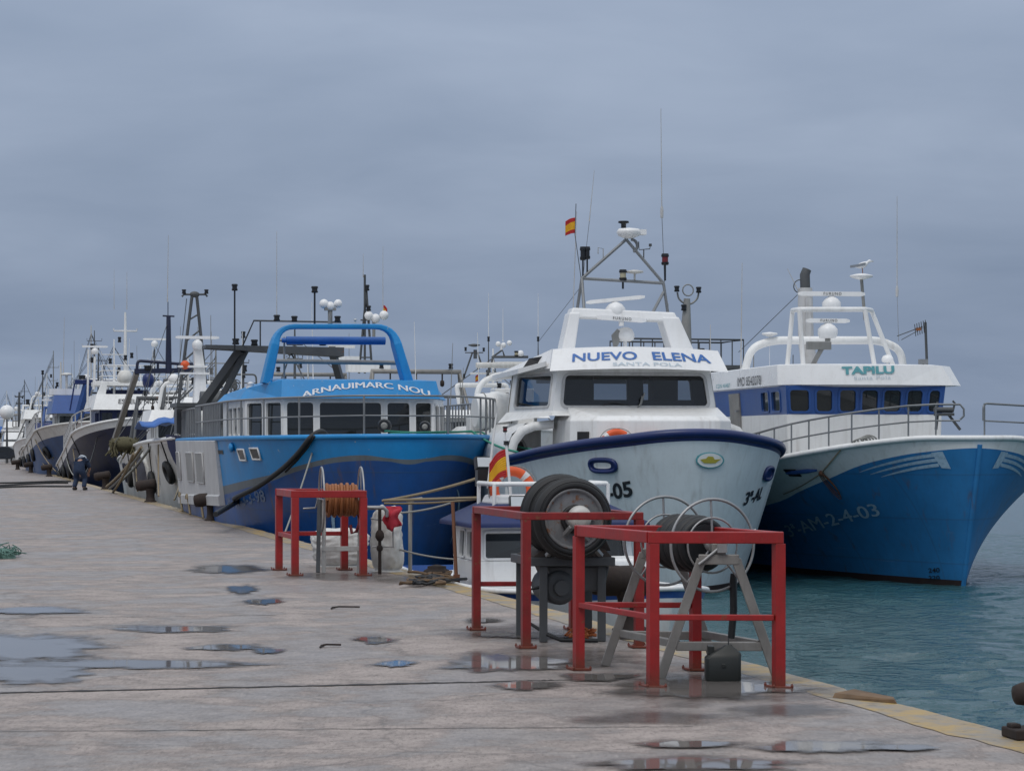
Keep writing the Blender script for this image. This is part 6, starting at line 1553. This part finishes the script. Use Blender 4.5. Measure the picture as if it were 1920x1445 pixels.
# -- B: big white wheelhouse with the partly hidden name
G2 = far_boat('large trawler with white wheelhouse lettered ESTELA NOVA and navy hull', 98, 3.0, 24, 6.2, M['navy_hull'], M['white'], [(0, 3.6), (4, 3.0), (10, 2.2), (18, 1.4), (24, 1.25)], .30,
              wh=(6, 12, 1.75, 2.2, 3.15, 4.02, M['navy'], M['navy'], 5), visor=(4.75, M['white'], .34), rail=(2.0, 11, .75, (-1,)))
visor_text(G2, 'ESTELA NOVA', .27, .80, M['txt_black'], .38, .68, .012)
def l2(px, py, y): return G2.L(px, py, y)
b = MB(); b.box(l2(232, 720, 9), (2.9, 2.4, .22)); b.box(l2(232, 745, 9.8), (2.2, 1.4, .7), mat=1); b.build('flying_bridge', [M['white'], M['navy']], G2.root, .03)
b = MB(); zb_ = l2(232, 716, 9).z
for zz in (.25, .5, .75): b.tube([(-1.5, 9.8, zb_ + zz), (-1.5, 7.9, zb_ + zz), (1.5, 7.9, zb_ + zz), (1.5, 9.8, zb_ + zz)], .025, 6)
for i in range(6): b.tube([(-1.5 + .6 * i, 7.9, zb_), (-1.5 + .6 * i, 7.9, zb_ + .75)], .025, 6)
b.build('handrail', M['white'], G2.root)
p = l2(235, 722, 10); mastpole(G2, p, 3.5, .10, M['white'], ((2.6, .55),), ((-.28, 2.05), (0, 1.2), (.3, 1.3), (-.3, .7)))
whip(G2.root, l2(238, 580, 10), 1.8, .015); whip(G2.root, l2(214, 580, 10), 1.9, .012); 
scanner(G2.root, l2(178, 652, 8), 1.2, .05, None, r=.17, bar=.09); b = MB(); b.tube([l2(178, 668, 8), l2(176, 730, 8)], .06, 8); b.tube([l2(166, 655, 9), l2(164, 760, 9)], .05, 8); b.build('radar_post', M['white'], G2.root)
scanner(G2.root, l2(290, 638, 9), 1.1, -.08, None, r=.17, bar=.09); b = MB(); b.tube([l2(290, 655, 9), l2(290, 720, 9)], .03, 8); b.build('radar_post', M['dgrey'], G2.root)
b = MB(); b.loft([[l2(px_, py_, 7) + Vector((0, dy, 0)) for px_, dy in ((a0_, 0), (a1_, 0), (a1_, .4), (a0_, .4))] for a0_, a1_, py_ in ((175, 196, 755), (192, 202, 715))], 0, False, caps=True); b.build('funnel', M['white'], G2.root, .03)
dome(G2.root, l2(234, 718, 6.3), .36, .6, M['offwhite']); 
b = MB(); b.lathe([(.2, -.25), (.26, -.1), (.28, .1), (.24, .3), (.12, .4)], l2(278, 716, 6.3), seg=14); b.build('deck_drum', M['navy'], G2.root)
mastpole(G2, l2(177, 690, 10), 1.8, .035, M['dgrey'], ((1.3, .35),), ((-.12, .9), (-.1, .25)))
# blue stern gantry with hanging net
b = MB(); ys_ = 23.0
b.beam(l2(140, 716, ys_), l2(182, 716, ys_), .3, .25); b.beam(l2(165, 720, ys_), l2(128, 852, ys_ + 1.5), .42, .32, 1); b.beam(l2(140, 718, ys_), l2(131, 770, ys_), .08, .08); b.build('stern_gantry', [M['navy'], M['band_blue']], G2.root, .02)
for px_ in (151, 157): lamp_cyl(G2.root, l2(px_, 711, ys_), .22, .10)
b = MB(); random.seed(2)
for k in range(70):
    q = l2(random.uniform(106, 140), random.uniform(815, 830), ys_ - .4); b.tube([q, q + Vector((random.uniform(-.2, .2), random.uniform(-.2, .2), -.5)), q + Vector((random.uniform(-.3, .3), random.uniform(-.2, .2), -1.1 + .4 * random.random()))], .05, 4)
b.build('hanging_net', M['net'], G2.root)
b = MB(); 
for k in range(3): b.ball(l2(150 + 7 * k, 822 - 6 * (k % 2), 19), .22, 10, 7)
b.build('net_floats', M['redcloth'], G2.root)
b = MB()
for k in range(4): b.tube(catenary(l2(203 - 3 * k, 815 + 4 * k, 15), l2(162 + 2 * k, 872 + 3 * k, 22), .12, 10), .04, 5)
b.build('mooring_line', M['ropeg'], G2.root)
floodlamp(G2.root, l2(194, 840, 16), .5, -.2, .2)

# -- C: faded blue hull
G3 = far_boat('faded blue hull with beige bulwark and bright blue visor, behind the navy trawler', 116, 2.2, 32, 6.4, M['faded_blue'], M['offwhite'], [(0, 3.6), (6, 3.0), (14, 2.5), (24, 1.9), (32, 1.6)], .55,
              wh=(7, 12, 1.9, 2.4, 3.2, 4.1, M['offwhite'], M['offwhite'], 4), visor=(5.1, M['band_blue'], .35), rail=(3, 16, .9, (-1,)))
visor_text(G3, 'PO', .55, .72, M['txt_white'], .3, .62, .03)
def l3(px, py, y): return G3.L(px, py, y)
b = MB(); b.loft([[l3(px_, py_, 9) + Vector((0, dy, 0)) for px_, dy in ((a0_, 0), (a1_, 0), (a1_, .5), (a0_, .5))] for a0_, a1_, py_ in ((112, 126, 770), (120, 130, 735))], 0, False, caps=True); b.box(l3(130, 735, 9.5), (2.2, 1.4, .35)); b.build('funnel', M['white'], G3.root)
b = MB(); b.tube(fillet([l3(132, 770, 10), l3(140, 718, 10), l3(160, 714, 10)], .2), .05, 6); b.build('roof_frame', M['white'], G3.root)
mastpole(G3, l3(114, 765, 11), 2.6, .08, M['offwhite'], (), ((-.2, 1.2),)); dome(G3.root, l3(125, 704, 11), .32, .16, M['offwhite'], 'satellite_antenna', .9); whip(G3.root, l3(119, 700, 12), 3.2, .02, (.05, 0))
scanner(G3.root, l3(101, 752, 9), 1.3, 0, None, bar=.1)
# -- D: beige boat, then small far ones
G4 = far_boat('small beige and white boat, bow rail down, left of the faded blue hull', 152, 2.0, 16, 4.6, M['navy_hull'], M['offwhite'], [(0, 2.6), (5, 2.2), (16, 1.6)], .6, wh=(6, 9, 1.4, 1.8, 2.6, 3.4, M['white'], M['white'], 3), visor=(3.9, M['navy'], .4))
def l4(px, py, y): return G4.L(px, py, y)
mastpole(G4, l4(80, 800, 8), 3.9, .07, M['dgrey'], ()); lamp_cyl(G4.root, l4(80, 702, 8), .3, .1)
b = MB(); b.loft([[l4(px_, py_, 9) + Vector((0, dy, 0)) for px_, dy in ((a0_, 0), (a1_, 0), (a1_, .5), (a0_, .5))] for a0_, a1_, py_ in ((80, 96, 800), (82, 90, 762))], 0, False, caps=True); b.build('funnel', M['white'], G4.root); b = MB(); b.tube([l4(88, 766, 9), l4(110, 766, 9)], .06, 6); b.build('boom', M['offwhite'], G4.root)
b = MB()
for k in range(3): b.beam(l4(36 + 5 * k, 868, 10), l4(46 + 5 * k, 842, 10), .16, .1)
b.build('gangway', M['offwhite'], G4.root)
G5 = far_boat('white far boat with dark cross-armed mast near the globe lamp', 185, 3.0, 18, 5, M['white'], M['white'], [(0, 2.9), (5, 2.4), (18, 1.8)], .3, wh=(6, 10, 1.7, 2.0, 3.0, 3.9, M['white'], M['white'], 3), visor=(4.5, M['white'], .3))
def l5(px, py, y): return G5.L(px, py, y)
mastpole(G5, l5(36, 800, 9), 3.0, .14, M['dgrey'], ((2.6, .35), (2.0, .25))); b = MB()
for zz in (0, .5, 1.0): b.tube([l5(24, 800, 10) + Vector((0, 0, zz)), l5(46, 800, 10) + Vector((0, 0, zz))], .05, 6)
for px_ in (24, 30, 38, 46): b.tube([l5(px_, 800, 10), l5(px_, 800, 10) + Vector((0, 0, 1.1))], .05, 6)
b.build('gantry_platform', M['grey'], G5.root)
G6 = far_boat('white trawler with layered upper deck and radar frame, farther behind the beige boat', 170, 4.5, 18, 5, M['white'], M['white'], [(0, 2.9), (5, 2.4), (18, 1.8)], .3, wh=(6, 10, 1.9, 2.0, 3.2, 4.0, M['white'], M['white'], 4), visor=(4.6, M['white'], .35))
def l6(px, py, y): return G6.L(px, py, y)
b = MB(); b.tube([l6(52, 765, 8), l6(54, 800, 8)], .08, 6); b.tube([l6(54, 762, 8), l6(72, 748, 8)], .05, 6); b.tube([l6(72, 748, 8), l6(76, 790, 8)], .05, 6)
b.box(l6(62, 775, 8.5), (1.7, .6, .3)); b.box(l6(62, 790, 8.5), (1.9, .8, .3)); b.build('radar_frame', M['offwhite'], G6.root); lamp_cyl(G6.root, l6(52, 758, 8), .4, .16); lamp_cyl(G6.root, l6(59, 768, 8), .5, .2)
G7 = Boat('cabin_cruiser', 'white cabin cruiser with dark side windows behind the parked car', 40, 196, 14.4, cat='boat')
sh7 = smooth_tab([(0, 2.3), (4, 2.0), (12, 1.8)]); G7.hull(12, 4, [lambda y: .1, lambda y: sh7(y) - .2], sh7, [M['boot'], M['white'], M['white']], rake=1.6, bow=(6, 2, 1.3), n=20)
b = MB(); b.loft([[Vector((x * 1.5 * k, y, z_)) for x, y in ((-1, y0), (1, y0), (1, 9), (-1, 9))] for k, y0, z_ in ((1, 2.5, 1.9), (.95, 3.6, 2.6), (.85, 4.6, 3.4), (.8, 5.0, 3.5))], 0, False, caps=True); b.build('cabin', M['white'], G7.root, .05)
b = MB(); b.loft([[Vector((x * 1.5 * k, y, z_)) for x, y in ((-1, y0), (1, y0), (1, 8.6), (-1, 8.6))] for k, y0, z_ in ((.97, 3.6, 2.65), (.90, 4.5, 3.2))], 0, False); b.build('window', M['glassdark'], G7.root)
b = MB(); b.box((0, 7, 3.62), (3.0, 4.5, .2)); b.build('hard_top', M['white'], G7.root, .05)

# ---- boats rafted outside
H1 = far_boat('white boat glimpsed behind the bright blue trawler, with a fan and a railed mast', 78, 5.6, 18, 5, M['white'], M['white'], [(0, 2.9), (5, 2.5), (18, 2)], .3, wh=(6, 10, 1.5, 2.0, 3.0, 3.9, M['white'], M['white'], 3), visor=(4.2, M['white'], .3), px=470)
def lh(px, py, y): return H1.L(px, py, y)
b = MB(); b.tube(fillet([lh(432, 745, 8), lh(436, 702, 8), lh(480, 702, 8), lh(482, 745, 8)], .15), .035, 6); b.tube([lh(434, 718, 8), lh(481, 718, 8)], .025, 6); b.build('roof_frame', M['dgrey'], H1.root)
b = MB(); c_ = lh(440, 724, 7.6)
for rr_ in (.26, .18, .1): b.torus(c_, rr_, .02, (0, 1, 0), 24, 5)
b.lathe([(.08, -.05), (.08, .05)], c_, (0, 1, 0), 10); b.build('fan', M['dgrey'], H1.root)
mastpole(H1, lh(456, 745, 9), 2.5, .05, M['dgrey'], ((1.35, .22),), ((.0, 2.3), (0, .75), (.06, 1.0)))
H2 = far_boat('white boat with twin white domes on a tall mast behind the blue roof arch', 76, 8.0, 18, 5, M['white'], M['white'], [(0, 2.9), (5, 2.5), (18, 2)], .3, wh=(6, 10, 2.0, 2.0, 3.3, 4.2, M['white'], M['white'], 4), visor=(4.5, M['white'], .3), px=715)
def lk(px, py, y): return H2.L(px, py, y)
b = MB(); 
for q in (673, 684, 698): b.tube([lk(q, 700, 9), lk(687, 545, 9)] if q != 684 else [lk(684, 700, 9), lk(684, 515, 9)], .045, 6)
for t in (600, 640, 670): b.tube([lk(676, t, 9), lk(694, t, 9)], .03, 6)
b.build('mast', M['dgrey'], H2.root); lamp_cyl(H2.root, lk(688, 545, 9), .22, .1); lamp_cyl(H2.root, lk(691, 583, 9), .2, .1)
b = MB(); b.tube([lk(701, 640, 9), lk(701, 602, 9)], .06, 8, 1)
for px_, py_ in ((691, 592), (704, 597), (720, 591)): b.ball(lk(px_, py_, 9), .18, 12, 8)
b.build('satellite_antenna', [M['white_clean'], M['grey']], H2.root)
b = MB(); b.box(lk(650, 672, 8), (.9, .4, .16)); b.ball(lk(628, 660, 8), .2, 12, 8); b.box(lk(640, 650, 8), (1.0, .2, .10)); b.box(lk(690, 690, 8), (1.6, .6, .3)); b.build('radar', M['white'], H2.root)
whip(H2.root, lk(718, 590, 9), 2.6, .012); whip(H2.root, lk(681, 520, 9), .9, .012)
spain_flag('ensign_flag', H2.world(lk(719, 572, 9)), .2, .42, 'limp yellowish flag on the rafted boat behind the blue roof arch', (1, 0, 0), .8)
K = far_boat('white trawler with twin arches and paired domes between the bright blue and pale blue trawlers', 66, 11.2, 18, 5.4, M['white'], M['white'], [(0, 2.9), (5, 2.5), (18, 2)], .3, wh=(6, 10, 2.0, 2.0, 2.5, 3.3, M['white'], M['white'], 4), visor=(3.55, M['white'], .3), px=985)
def kk(px, py, y): return K.L(px, py, y)
b = MB(); b.tube(fillet([kk(886, 800, 8), kk(898, 720, 8), kk(930, 702, 8), kk(1000, 702, 8)], .6, 6), .10, 8); b.build('roof_arch', M['white'], K.root); b = MB(); b.tube(fillet([kk(862, 760, 10), kk(856, 722, 10), kk(950, 722, 10), kk(952, 740, 10)], .1), .08, 8); b.build('roof_arch', M['white'], K.root)
b = MB(); b.tube([kk(868, 712, 9), kk(886, 660, 9)], .03, 6); b.tube([kk(905, 690, 9), kk(895, 660, 9)], .03, 6); b.tube([kk(872, 661, 9), kk(906, 661, 9)], .02, 6); b.lathe([(.06, 0), (.2, .04), (.2, .07), (.05, .1)], kk(889, 650, 9), seg=14); b.box(kk(891, 664, 9), (.10, .1, .3)); b.build('mast', M['dgrey'], K.root)
for px_, py_ in ((873, 658), (907, 659), (870, 708), (897, 692)): lamp_cyl(K.root, kk(px_, py_, 9), .13, .045)
b = MB(); P = [kk(912, 700, 8), kk(925, 669, 8)]; b.tube([kk(914, 702, 8), kk(925, 669, 8), kk(990, 669, 8)], .05, 6); b.tube([kk(922, 670, 8), kk(942, 656, 8), kk(946, 669, 8)], .035, 6); b.build('radar_frame', M['dgrey'], K.root)
b = MB()
for px_, py_ in ((934, 645), (944, 647), (955, 643)): b.ball(kk(px_, py_, 8), .09, 12, 8)
b.tube([kk(940, 656, 8), kk(940, 647, 8)], .05, 6); b.build('satellite_antenna', M['white_clean'], K.root)
mastpole(K, kk(916, 700, 8), 1.15, .025, M['dgrey'], ()); lamp_cyl(K.root, kk(916, 640, 8), .16, .045)
mastpole(K, kk(1009, 690, 8), .9, .025, M['dgrey'], ()); lamp_cyl(K.root, kk(1009, 640, 8), .16, .045)
lamp_cyl(K.root, kk(968, 668, 8), .18, .07, glass=M['lamp_glass']); dome(K.root, kk(976, 668, 8), .11, .2)
b = MB(); b.lathe([(.09, -1.0), (.11, 0), (.09, 1.0)], kk(948, 684, 8), (1, 0, .02), 12); b.build('awning_roll', M['offwhite'], K.root); b = MB(); b.box(kk(910, 700, 8.4), (1.0, .2, .06)); b.build('scanner_bar', M['white'], K.root)
spain_flag('ensign_flag', K.world(kk(897, 702, 8.5)), .12, .22, 'tiny orange flag on the trawler with twin arches', (-1, 0, 0), .5)
whip(K.root, kk(916, 640, 8), 1.6, .01, mat=M['white']); whip(K.root, kk(1009, 640, 8), 1.6, .01, mat=M['white']); whip(K.root, kk(943, 640, 8), 1.1, .01, mat=M['white'])
J = far_boat('dark masted trawler with railed lookout platform behind the two big white wheelhouses', 61, 11.5, 18, 5.4, M['white'], M['white'], [(0, 2.7), (5, 2.3), (18, 1.9)], .3, wh=(7, 9, 1.3, 2.0, 2.8, 3.4, M['white'], M['greywhite'], 3), px=1345)
def jj(px, py, y): return J.L(px, py, y)
b = MB(); b.tube([jj(1284, 690, 7), jj(1288, 560, 7)], [.24, .10], 12); b.torus(jj(1290, 544, 7), .17, .02, (0, 1, 0), 28, 6)
b.tube(fillet([jj(1270, 548, 7), jj(1272, 560, 7), jj(1284, 570, 7), jj(1297, 570, 7), jj(1308, 560, 7), jj(1310, 549, 7)], .15), .03, 6); b.build('mast', M['grey'], J.root)
for px_, py_ in ((1269, 547), (1310, 549), (1282, 582), (1316, 664), (1258, 640)): lamp_cyl(J.root, jj(px_, py_, 6.9), .18, .085)
b = MB(); zt = jj(1300, 636, 7).z; zb_ = jj(1300, 684, 7).z; xa, xb = jj(1180, 640, 7).x, jj(1394, 640, 7).x
b.tube([(xa, 7, zt), (xb, 7, zt), (xb, 9.0, zt), (xa, 9.0, zt)], .03, 6, closed=True)
n_ = 10
for i in range(n_ + 1):
    for yy in (7, 9.0): b.tube([(xa + (xb - xa) * i / n_, yy, zb_), (xa + (xb - xa) * i / n_, yy, zt)], .02, 6)
b.build('handrail', M['dgrey'], J.root)
b = MB(); b.box(((xa + xb) / 2, 8, zb_ - .06), (xb - xa, 2.2, .12)); b.box((xb - .5, 8.2, zb_ - .6), (.9, 1.6, 1.0)); b.box((xb - .55, 7.6, zb_ - .4), (.5, .3, .5)); b.build('lookout_platform', M['dgrey'], J.root)
b = MB(); b.box(jj(1342, 722, 6), (.7, .5, .28)); b.build('roof_box', M['white'], J.root)

# ---- working clutter: whips, stays, stern gantries, tyre fenders, crates, nets
def clutter(o, seed, yw, zw, mast=None, gantry=None, fend=(), whips=4, crates=True, wires=4, dark=True):
    rnd = random.Random(seed); hw = o.B / 2 * .55
    for k in range(whips):
        whip(o.root, (rnd.uniform(-hw, hw), yw + rnd.uniform(0, 5), zw), rnd.uniform(1.2, 3.2), .014, (rnd.uniform(-.1, .1), 0), mat=M['white' if k % 2 else 'grey'])
    top = None
    if mast:
        x, y, h, m = mast; top = Vector((x, y, zw + h))
        mastpole(o, (x, y, zw), h, .055, M[m], ((h * .72, rnd.uniform(.3, .6)), (h * .5, .3)), ((-.18, h * .55), (.2, h * .35)))
    if gantry:
        y, w, h, m = gantry; z0 = o.sheer(y); b = MB(); q = [Vector((-w, y, z0)), Vector((-w * .8, y - .5, z0 + h)), Vector((w * .8, y - .5, z0 + h)), Vector((w, y, z0))]
        b.tube(q, .11, 8); b.tube([q[0] + Vector((0, -2.2, 0)), q[1]], .06, 6); b.tube([q[3] + Vector((0, -2.2, 0)), q[2]], .06, 6); b.tube([q[1].lerp(q[0], .3), q[2].lerp(q[3], .3)], .06, 6); b.build('stern_gantry', M[m], o.root)
        for t in (.2, .5, .8):
            b = MB(); p = q[1].lerp(q[2], t); b.tube([p, p - Vector((0, 0, .3))], .03, 5); b.lathe([(.10, -.06), (.13, 0), (.10, .06)], p - Vector((0, 0, .42)), (1, 0, 0), 12); b.build('pulley_block', M['rusty'], o.root)
        for t in (.1, .9): lamp_cyl(o.root, q[1].lerp(q[2], t) + Vector((0, 0, .1)), .2, .09)
        if top is None: top = q[1].lerp(q[2], .5)
    if top is not None:
        b = MB()
        for k in range(wires):
            y = rnd.uniform(1, o.Lh * .8); sd = rnd.choice((-1, 1)); b.tube([top - Vector((0, 0, rnd.uniform(0, .8))), o.hp(sd, y, o.sheer(y))], .016, 4)
        b.build('stay_wires', M['dgrey'], o.root)
    for y in fend:
        z_ = o.sheer(y) * rnd.uniform(.5, .68); p = o.hp(-1, y, z_, .10); n_ = o.nrm(-1, y, z_); b = MB(); b.torus(p, .27, .10, n_, 22, 8); b.tube([p + Vector((0, 0, .27)), o.hp(-1, y, o.sheer(y), .02)], .02, 5); b.build('tyre_fender', M['tyre'], o.root)
    for y in fend[:3]:
        p = o.world(o.hp(-1, max(.8, y - 3.0), o.sheer(y) - .1, .03)); uq = p.y - 13.0 - rnd.uniform(2, 6); q = quay(max(20, uq), -.25, .25)
        b = MB(); b.tube(catenary(p, q, .18, 10), .028, 5); tag(b.build('mooring_rope', M[rnd.choice(('rope', 'ropeg', 'rdark'))]), 'thin slack mooring rope from a far hull down to the quay edge', 'rope', 'mooring ropes of the far boats')
    if crates:
        for k in range(3):
            y = yw + 6 + rnd.uniform(0, 4); b = MB(); x = rnd.uniform(-hw, hw); z0 = o.sheer(y) + .1
            for j in range(rnd.randint(2, 4)): b.box((x + rnd.uniform(-.03, .03), y, z0 + j * .24), (.75, .5, .22), rnd.uniform(-.1, .1))
            b.build('crate_stack', M[rnd.choice(('white', 'tarp', 'offwhite', 'orope'))], o.root, .02)
        y = yw - 2.2; b = MB(); c = Vector((rnd.uniform(-hw, 0), y, o.sheer(y) - .05)); 
        for k in range(24): q = c + Vector((rnd.gauss(0, .5), rnd.gauss(0, .4), abs(rnd.gauss(.1, .12)))); b.tube([q, q + Vector((rnd.uniform(-.4, .4), rnd.uniform(-.3, .3), .1)), q + Vector((rnd.uniform(-.5, .5), rnd.uniform(-.4, .4), -.1))], .045, 4)
        b.ball(c, (.8, .6, .28), 14, 8); b.build('net_heap', M[rnd.choice(('net', 'netgreen', 'net'))], o.root)
clutter(G1, 1, 5, 3.4, None, None, (5.5, 9.4, 17.5), 3)
clutter(G2, 2, 7, 4.8, (-.9, 8.5, 2.6, 'white'), None, (5, 9, 13, 17), 4)
clutter(G3, 3, 8, 5.0, (.6, 11, 3.0, 'dgrey'), (28, 2.0, 3.0, 'band_blue'), (4, 9, 15, 21), 4)
clutter(G4, 4, 6, 3.9, (-.4, 9.5, 3.6, 'white'), (14, 1.5, 2.6, 'greysteel'), (3, 6, 10), 3)
clutter(G5, 5, 6, 4.5, (.9, 10, 2.4, 'offwhite'), (16, 1.7, 2.6, 'dgrey'), (3, 7), 4)
clutter(G6, 6, 6, 4.6, (0, 9, 3.4, 'white'), None, (), 4, False)
clutter(H1, 7, 6, 4.2, (-1.2, 9, 1.6, 'white'), (16, 1.8, 3.0, 'dgrey'), (), 4)
clutter(H2, 8, 6, 4.5, (-1.4, 10, 2.4, 'dgrey'), (16, 1.9, 3.2, 'greysteel'), (), 4)
clutter(K, 9, 6, 3.5, (1.5, 10, 2.2, 'white'), (16, 2.0, 3.0, 'greysteel'), (), 5)
def raft(label, d, v, px, seed, hull, vis, mast, gan, sheer0=2.6, z=(2.9, 3.7, 4.3)):
    o = far_boat(label, d, v, 17, 5, M[hull], M['white'], [(0, sheer0 + .4), (5, sheer0), (17, sheer0 - .6)], .3, wh=(5.5, 9, 1.7, sheer0 - .3, z[0], z[1], M['white'], M['white'], 4), visor=(z[2], M[vis], .3), px=px)
    clutter(o, seed, 5.8, z[2], mast, gan, (), 5, True, 5)
    scanner(o.root, (.3, 6.5, z[2] + .75), 1.3, .1, None, r=.2, bar=.1); b = MB(); b.tube([(.3, 6.5, z[2]), (.3, 6.5, z[2] + .5)], .06, 8); b.tube(fillet([(-1.4, 7.5, z[2]), (-1.2, 7.5, z[2] + 1.1), (1.2, 7.5, z[2] + 1.1), (1.4, 7.5, z[2])], .3), .07, 8); b.build('roof_arch', M['white'], o.root)
    dome(o.root, (-.8, 7.5, z[2] + 1.15), .22, .28); return o
raft('white boat rafted outside the grey white boat, showing between its ladder mast and dark gantry', 80, 8.0, 408, 21, 'white', 'white', (.9, 8, 2.6, 'grey'), (15.5, 1.9, 2.6, 'dgrey'), 2.3, (2.6, 3.3, 3.75))
raft('white topped boat rafted outside the navy trawler, right of its lettered wheelhouse', 120, 9.0, 352, 22, 'faded_blue', 'white', (-1, 8, 3.6, 'white'), (15.5, 2, 3.4, 'greysteel'), 2.6, (3.2, 4.0, 4.6))
raft('white boat rafted outside the faded blue hull, its mast rising left of the navy trawler', 128, 8.5, 205, 23, 'white', 'navy', (-.5, 8, 4.4, 'offwhite'), (15.5, 2, 3.6, 'dgrey'), 2.6, (3.6, 4.5, 5.2))
raft('far white boat with grey mast between the faded blue hull and the beige boat', 165, 9.0, 100, 24, 'white', 'white', (.4, 8, 4.6, 'grey'), (15.5, 2, 3.4, 'white'), 2.6, (3.4, 4.3, 5.0))
raft('distant white boat with short mast, just right of the globe lamp', 205, 7.0, 52, 25, 'navy_hull', 'white', (0, 8, 4.0, 'dgrey'), (15.5, 2, 3.4, 'greysteel'), 2.4, (3.0, 3.9, 4.5))
raft('most distant white boat on the left border, behind the globe lamp', 240, 9.0, 8, 26, 'white', 'tarp', (.5, 8, 4.0, 'white'), None, 2.4, (2.8, 3.7, 4.3))

# ---- globe street lamp, car, worker
p = ground(13, 868); rt = empty('street_lamp', p, 0, 'street lamp with a round white globe at the far left end of the quay', 'street lamp')
hL = (868 - 785) / F * p.y; b = MB(); b.tube([(0, 0, 0), (0, 0, hL)], [.12, .07], 8); b.build('pole', M['dgrey'], rt); b = MB(); b.ball((0, 0, hL + .55), .62, 16, 10); b.build('globe', M['white_clean'], rt)
p = ground(-2, 869); rt = empty('parked_car', p, R(8), 'dark parked car at the far left edge of the quay', 'car')
b = MB(); hwc = .85
prof = [(-1.9, .35), (-1.95, .75), (-1.2, .95), (-.5, 1.42), (.8, 1.42), (1.6, 1.0), (2.0, .9), (2.05, .4)]
b.prism([Vector((x, -hwc, z_)) for x, z_ in prof], (0, 2 * hwc, 0)); b.build('body', M['car'], rt, .06)
for sd in (-1, 1):
    b = MB(); b.prism([Vector((x, sd * (hwc + .003), z_)) for x, z_ in ((-1.05, 1.0), (-.45, 1.36), (.75, 1.36), (1.4, 1.0))], (0, sd * .01, 0)); b.build('window', M['glassdark'], rt)
for x in (-1.25, 1.3):
    for sd in (-1, 1):
        b = MB(); b.lathe([(.30, -.1), (.32, -.06), (.32, .06), (.30, .1)], (x, sd * (hwc - .02), .32), (0, 1, 0), 18); w_ = b.build('wheel', M['tyre'], rt); b = MB(); b.lathe([(.18, -.115), (.19, .115)], (x, sd * (hwc - .02), .32), (0, 1, 0), 14); b.build('rim', M['steel'], w_)
for sd in (-1, 1): b = MB(); b.box((2.0, sd * .6, .72), (.12, .3, .14)); b.build('headlight', M['flood'], rt)

def skin_body(name, verts, edges, radii, mat, parent=None, root=0, sub=2):
    me = bpy.data.meshes.new(name); me.from_pydata([tuple(v) for v in verts], edges, []); o = bpy.data.objects.new(name, me); COL.objects.link(o)
    o.modifiers.new('skin', 'SKIN'); 
    for i, r in enumerate(radii): me.skin_vertices[0].data[i].radius = (r, r) if not isinstance(r, tuple) else r
    me.skin_vertices[0].data[root].use_root = True
    s_ = o.modifiers.new('sub', 'SUBSURF'); s_.levels = sub; s_.render_levels = sub
    dg = bpy.context.evaluated_depsgraph_get(); m2 = bpy.data.meshes.new_from_object(o.evaluated_get(dg)); bpy.data.objects.remove(o)
    m2.materials.clear(); m2.materials.append(mat); m2.polygons.foreach_set('use_smooth', [True] * len(m2.polygons))
    o = bpy.data.objects.new(name, m2); COL.objects.link(o)
    if parent: o.parent = parent
    return o
p = ground(148, 919); rt = empty('person', p, R(-12), 'person in dark workwear and pale hood bending forward by the mooring ropes', 'person')
# seen from behind, bent forward over the rope: x right, y away, z up
V_ = [(0, 0, .78), (0, .08, .93), (0, .20, 1.04), (0, .30, 1.09), (0, .36, 1.11), (0, .43, 1.12),                 # pelvis, spine, chest, neck, head
      (.11, .0, .72), (.17, .16, .42), (.19, -.02, .09), (.20, .10, .05), (-.11, .0, .72), (-.16, .18, .42), (-.19, .0, .09), (-.20, .12, .05),
      (.20, .26, 1.02), (.27, .36, .78), (.16, .46, .60), (-.20, .26, 1.02), (-.28, .38, .78), (-.14, .48, .60)]
E_ = [(0, 1), (1, 2), (2, 3), (3, 4), (4, 5), (0, 6), (6, 7), (7, 8), (8, 9), (0, 10), (10, 11), (11, 12), (12, 13), (3, 14), (14, 15), (15, 16), (3, 17), (17, 18), (18, 19)]
r1 = [.15, .15, .165, .13, .055, .10, .10, .075, .05, .045, .10, .075, .05, .045, .07, .052, .038, .07, .052, .038]
skin_body('body', V_, E_, [x * .92 for x in r1], M['skin'], rt)
kV = [i for i in range(20)]
cl = [0, 1, 2, 3, 6, 7, 8, 10, 11, 12, 14, 15, 17, 18]; mp = {a: i for i, a in enumerate(cl)}
rc = {0: .185, 1: .185, 2: .20, 3: .165, 6: .135, 7: .10, 8: .085, 10: .135, 11: .10, 12: .085, 14: .095, 15: .075, 17: .095, 18: .075}
skin_body('overalls', [V_[i] for i in cl], [(mp[a], mp[c]) for a, c in E_ if a in mp and c in mp], [rc[i] for i in cl], M['denim'], rt)
b = MB(); b.ball((0, .40, 1.13), (.12, .14, .125), 14, 10); b.lathe([(.13, -.05), (.155, 0), (.12, .06)], (0, .30, 1.12), (0, 1, .2), 14); b.build('hood', M['hood'], rt)
for k in (9, 13): 
    b = MB(); q = Vector(V_[k]); b.box(q + Vector((0, -.02, .01)), (.10, .27, .10)); b.build('boot', M['black'], rt, .03)
for sd, k in ((1, 16), (-1, 19)):
    hb = MB(); w_ = Vector(V_[k]); 
    for f_ in range(4): hb.tube([w_ + Vector((-.03 + .02 * f_, .01, -.03)), w_ + Vector((-.03 + .02 * f_, .03, -.09)), w_ + Vector((-.03 + .02 * f_, .01, -.12 + .006 * abs(f_ - 1.5)))], .009, 6)
    hb.tube([w_ + Vector((-sd * .035, .01, -.01)), w_ + Vector((-sd * .06, .03, -.06))], .010, 6); hb.ball(w_ + Vector((0, .01, -.03)), (.042, .022, .05), 10, 7); hb.build('hand', M['skin'], rt)
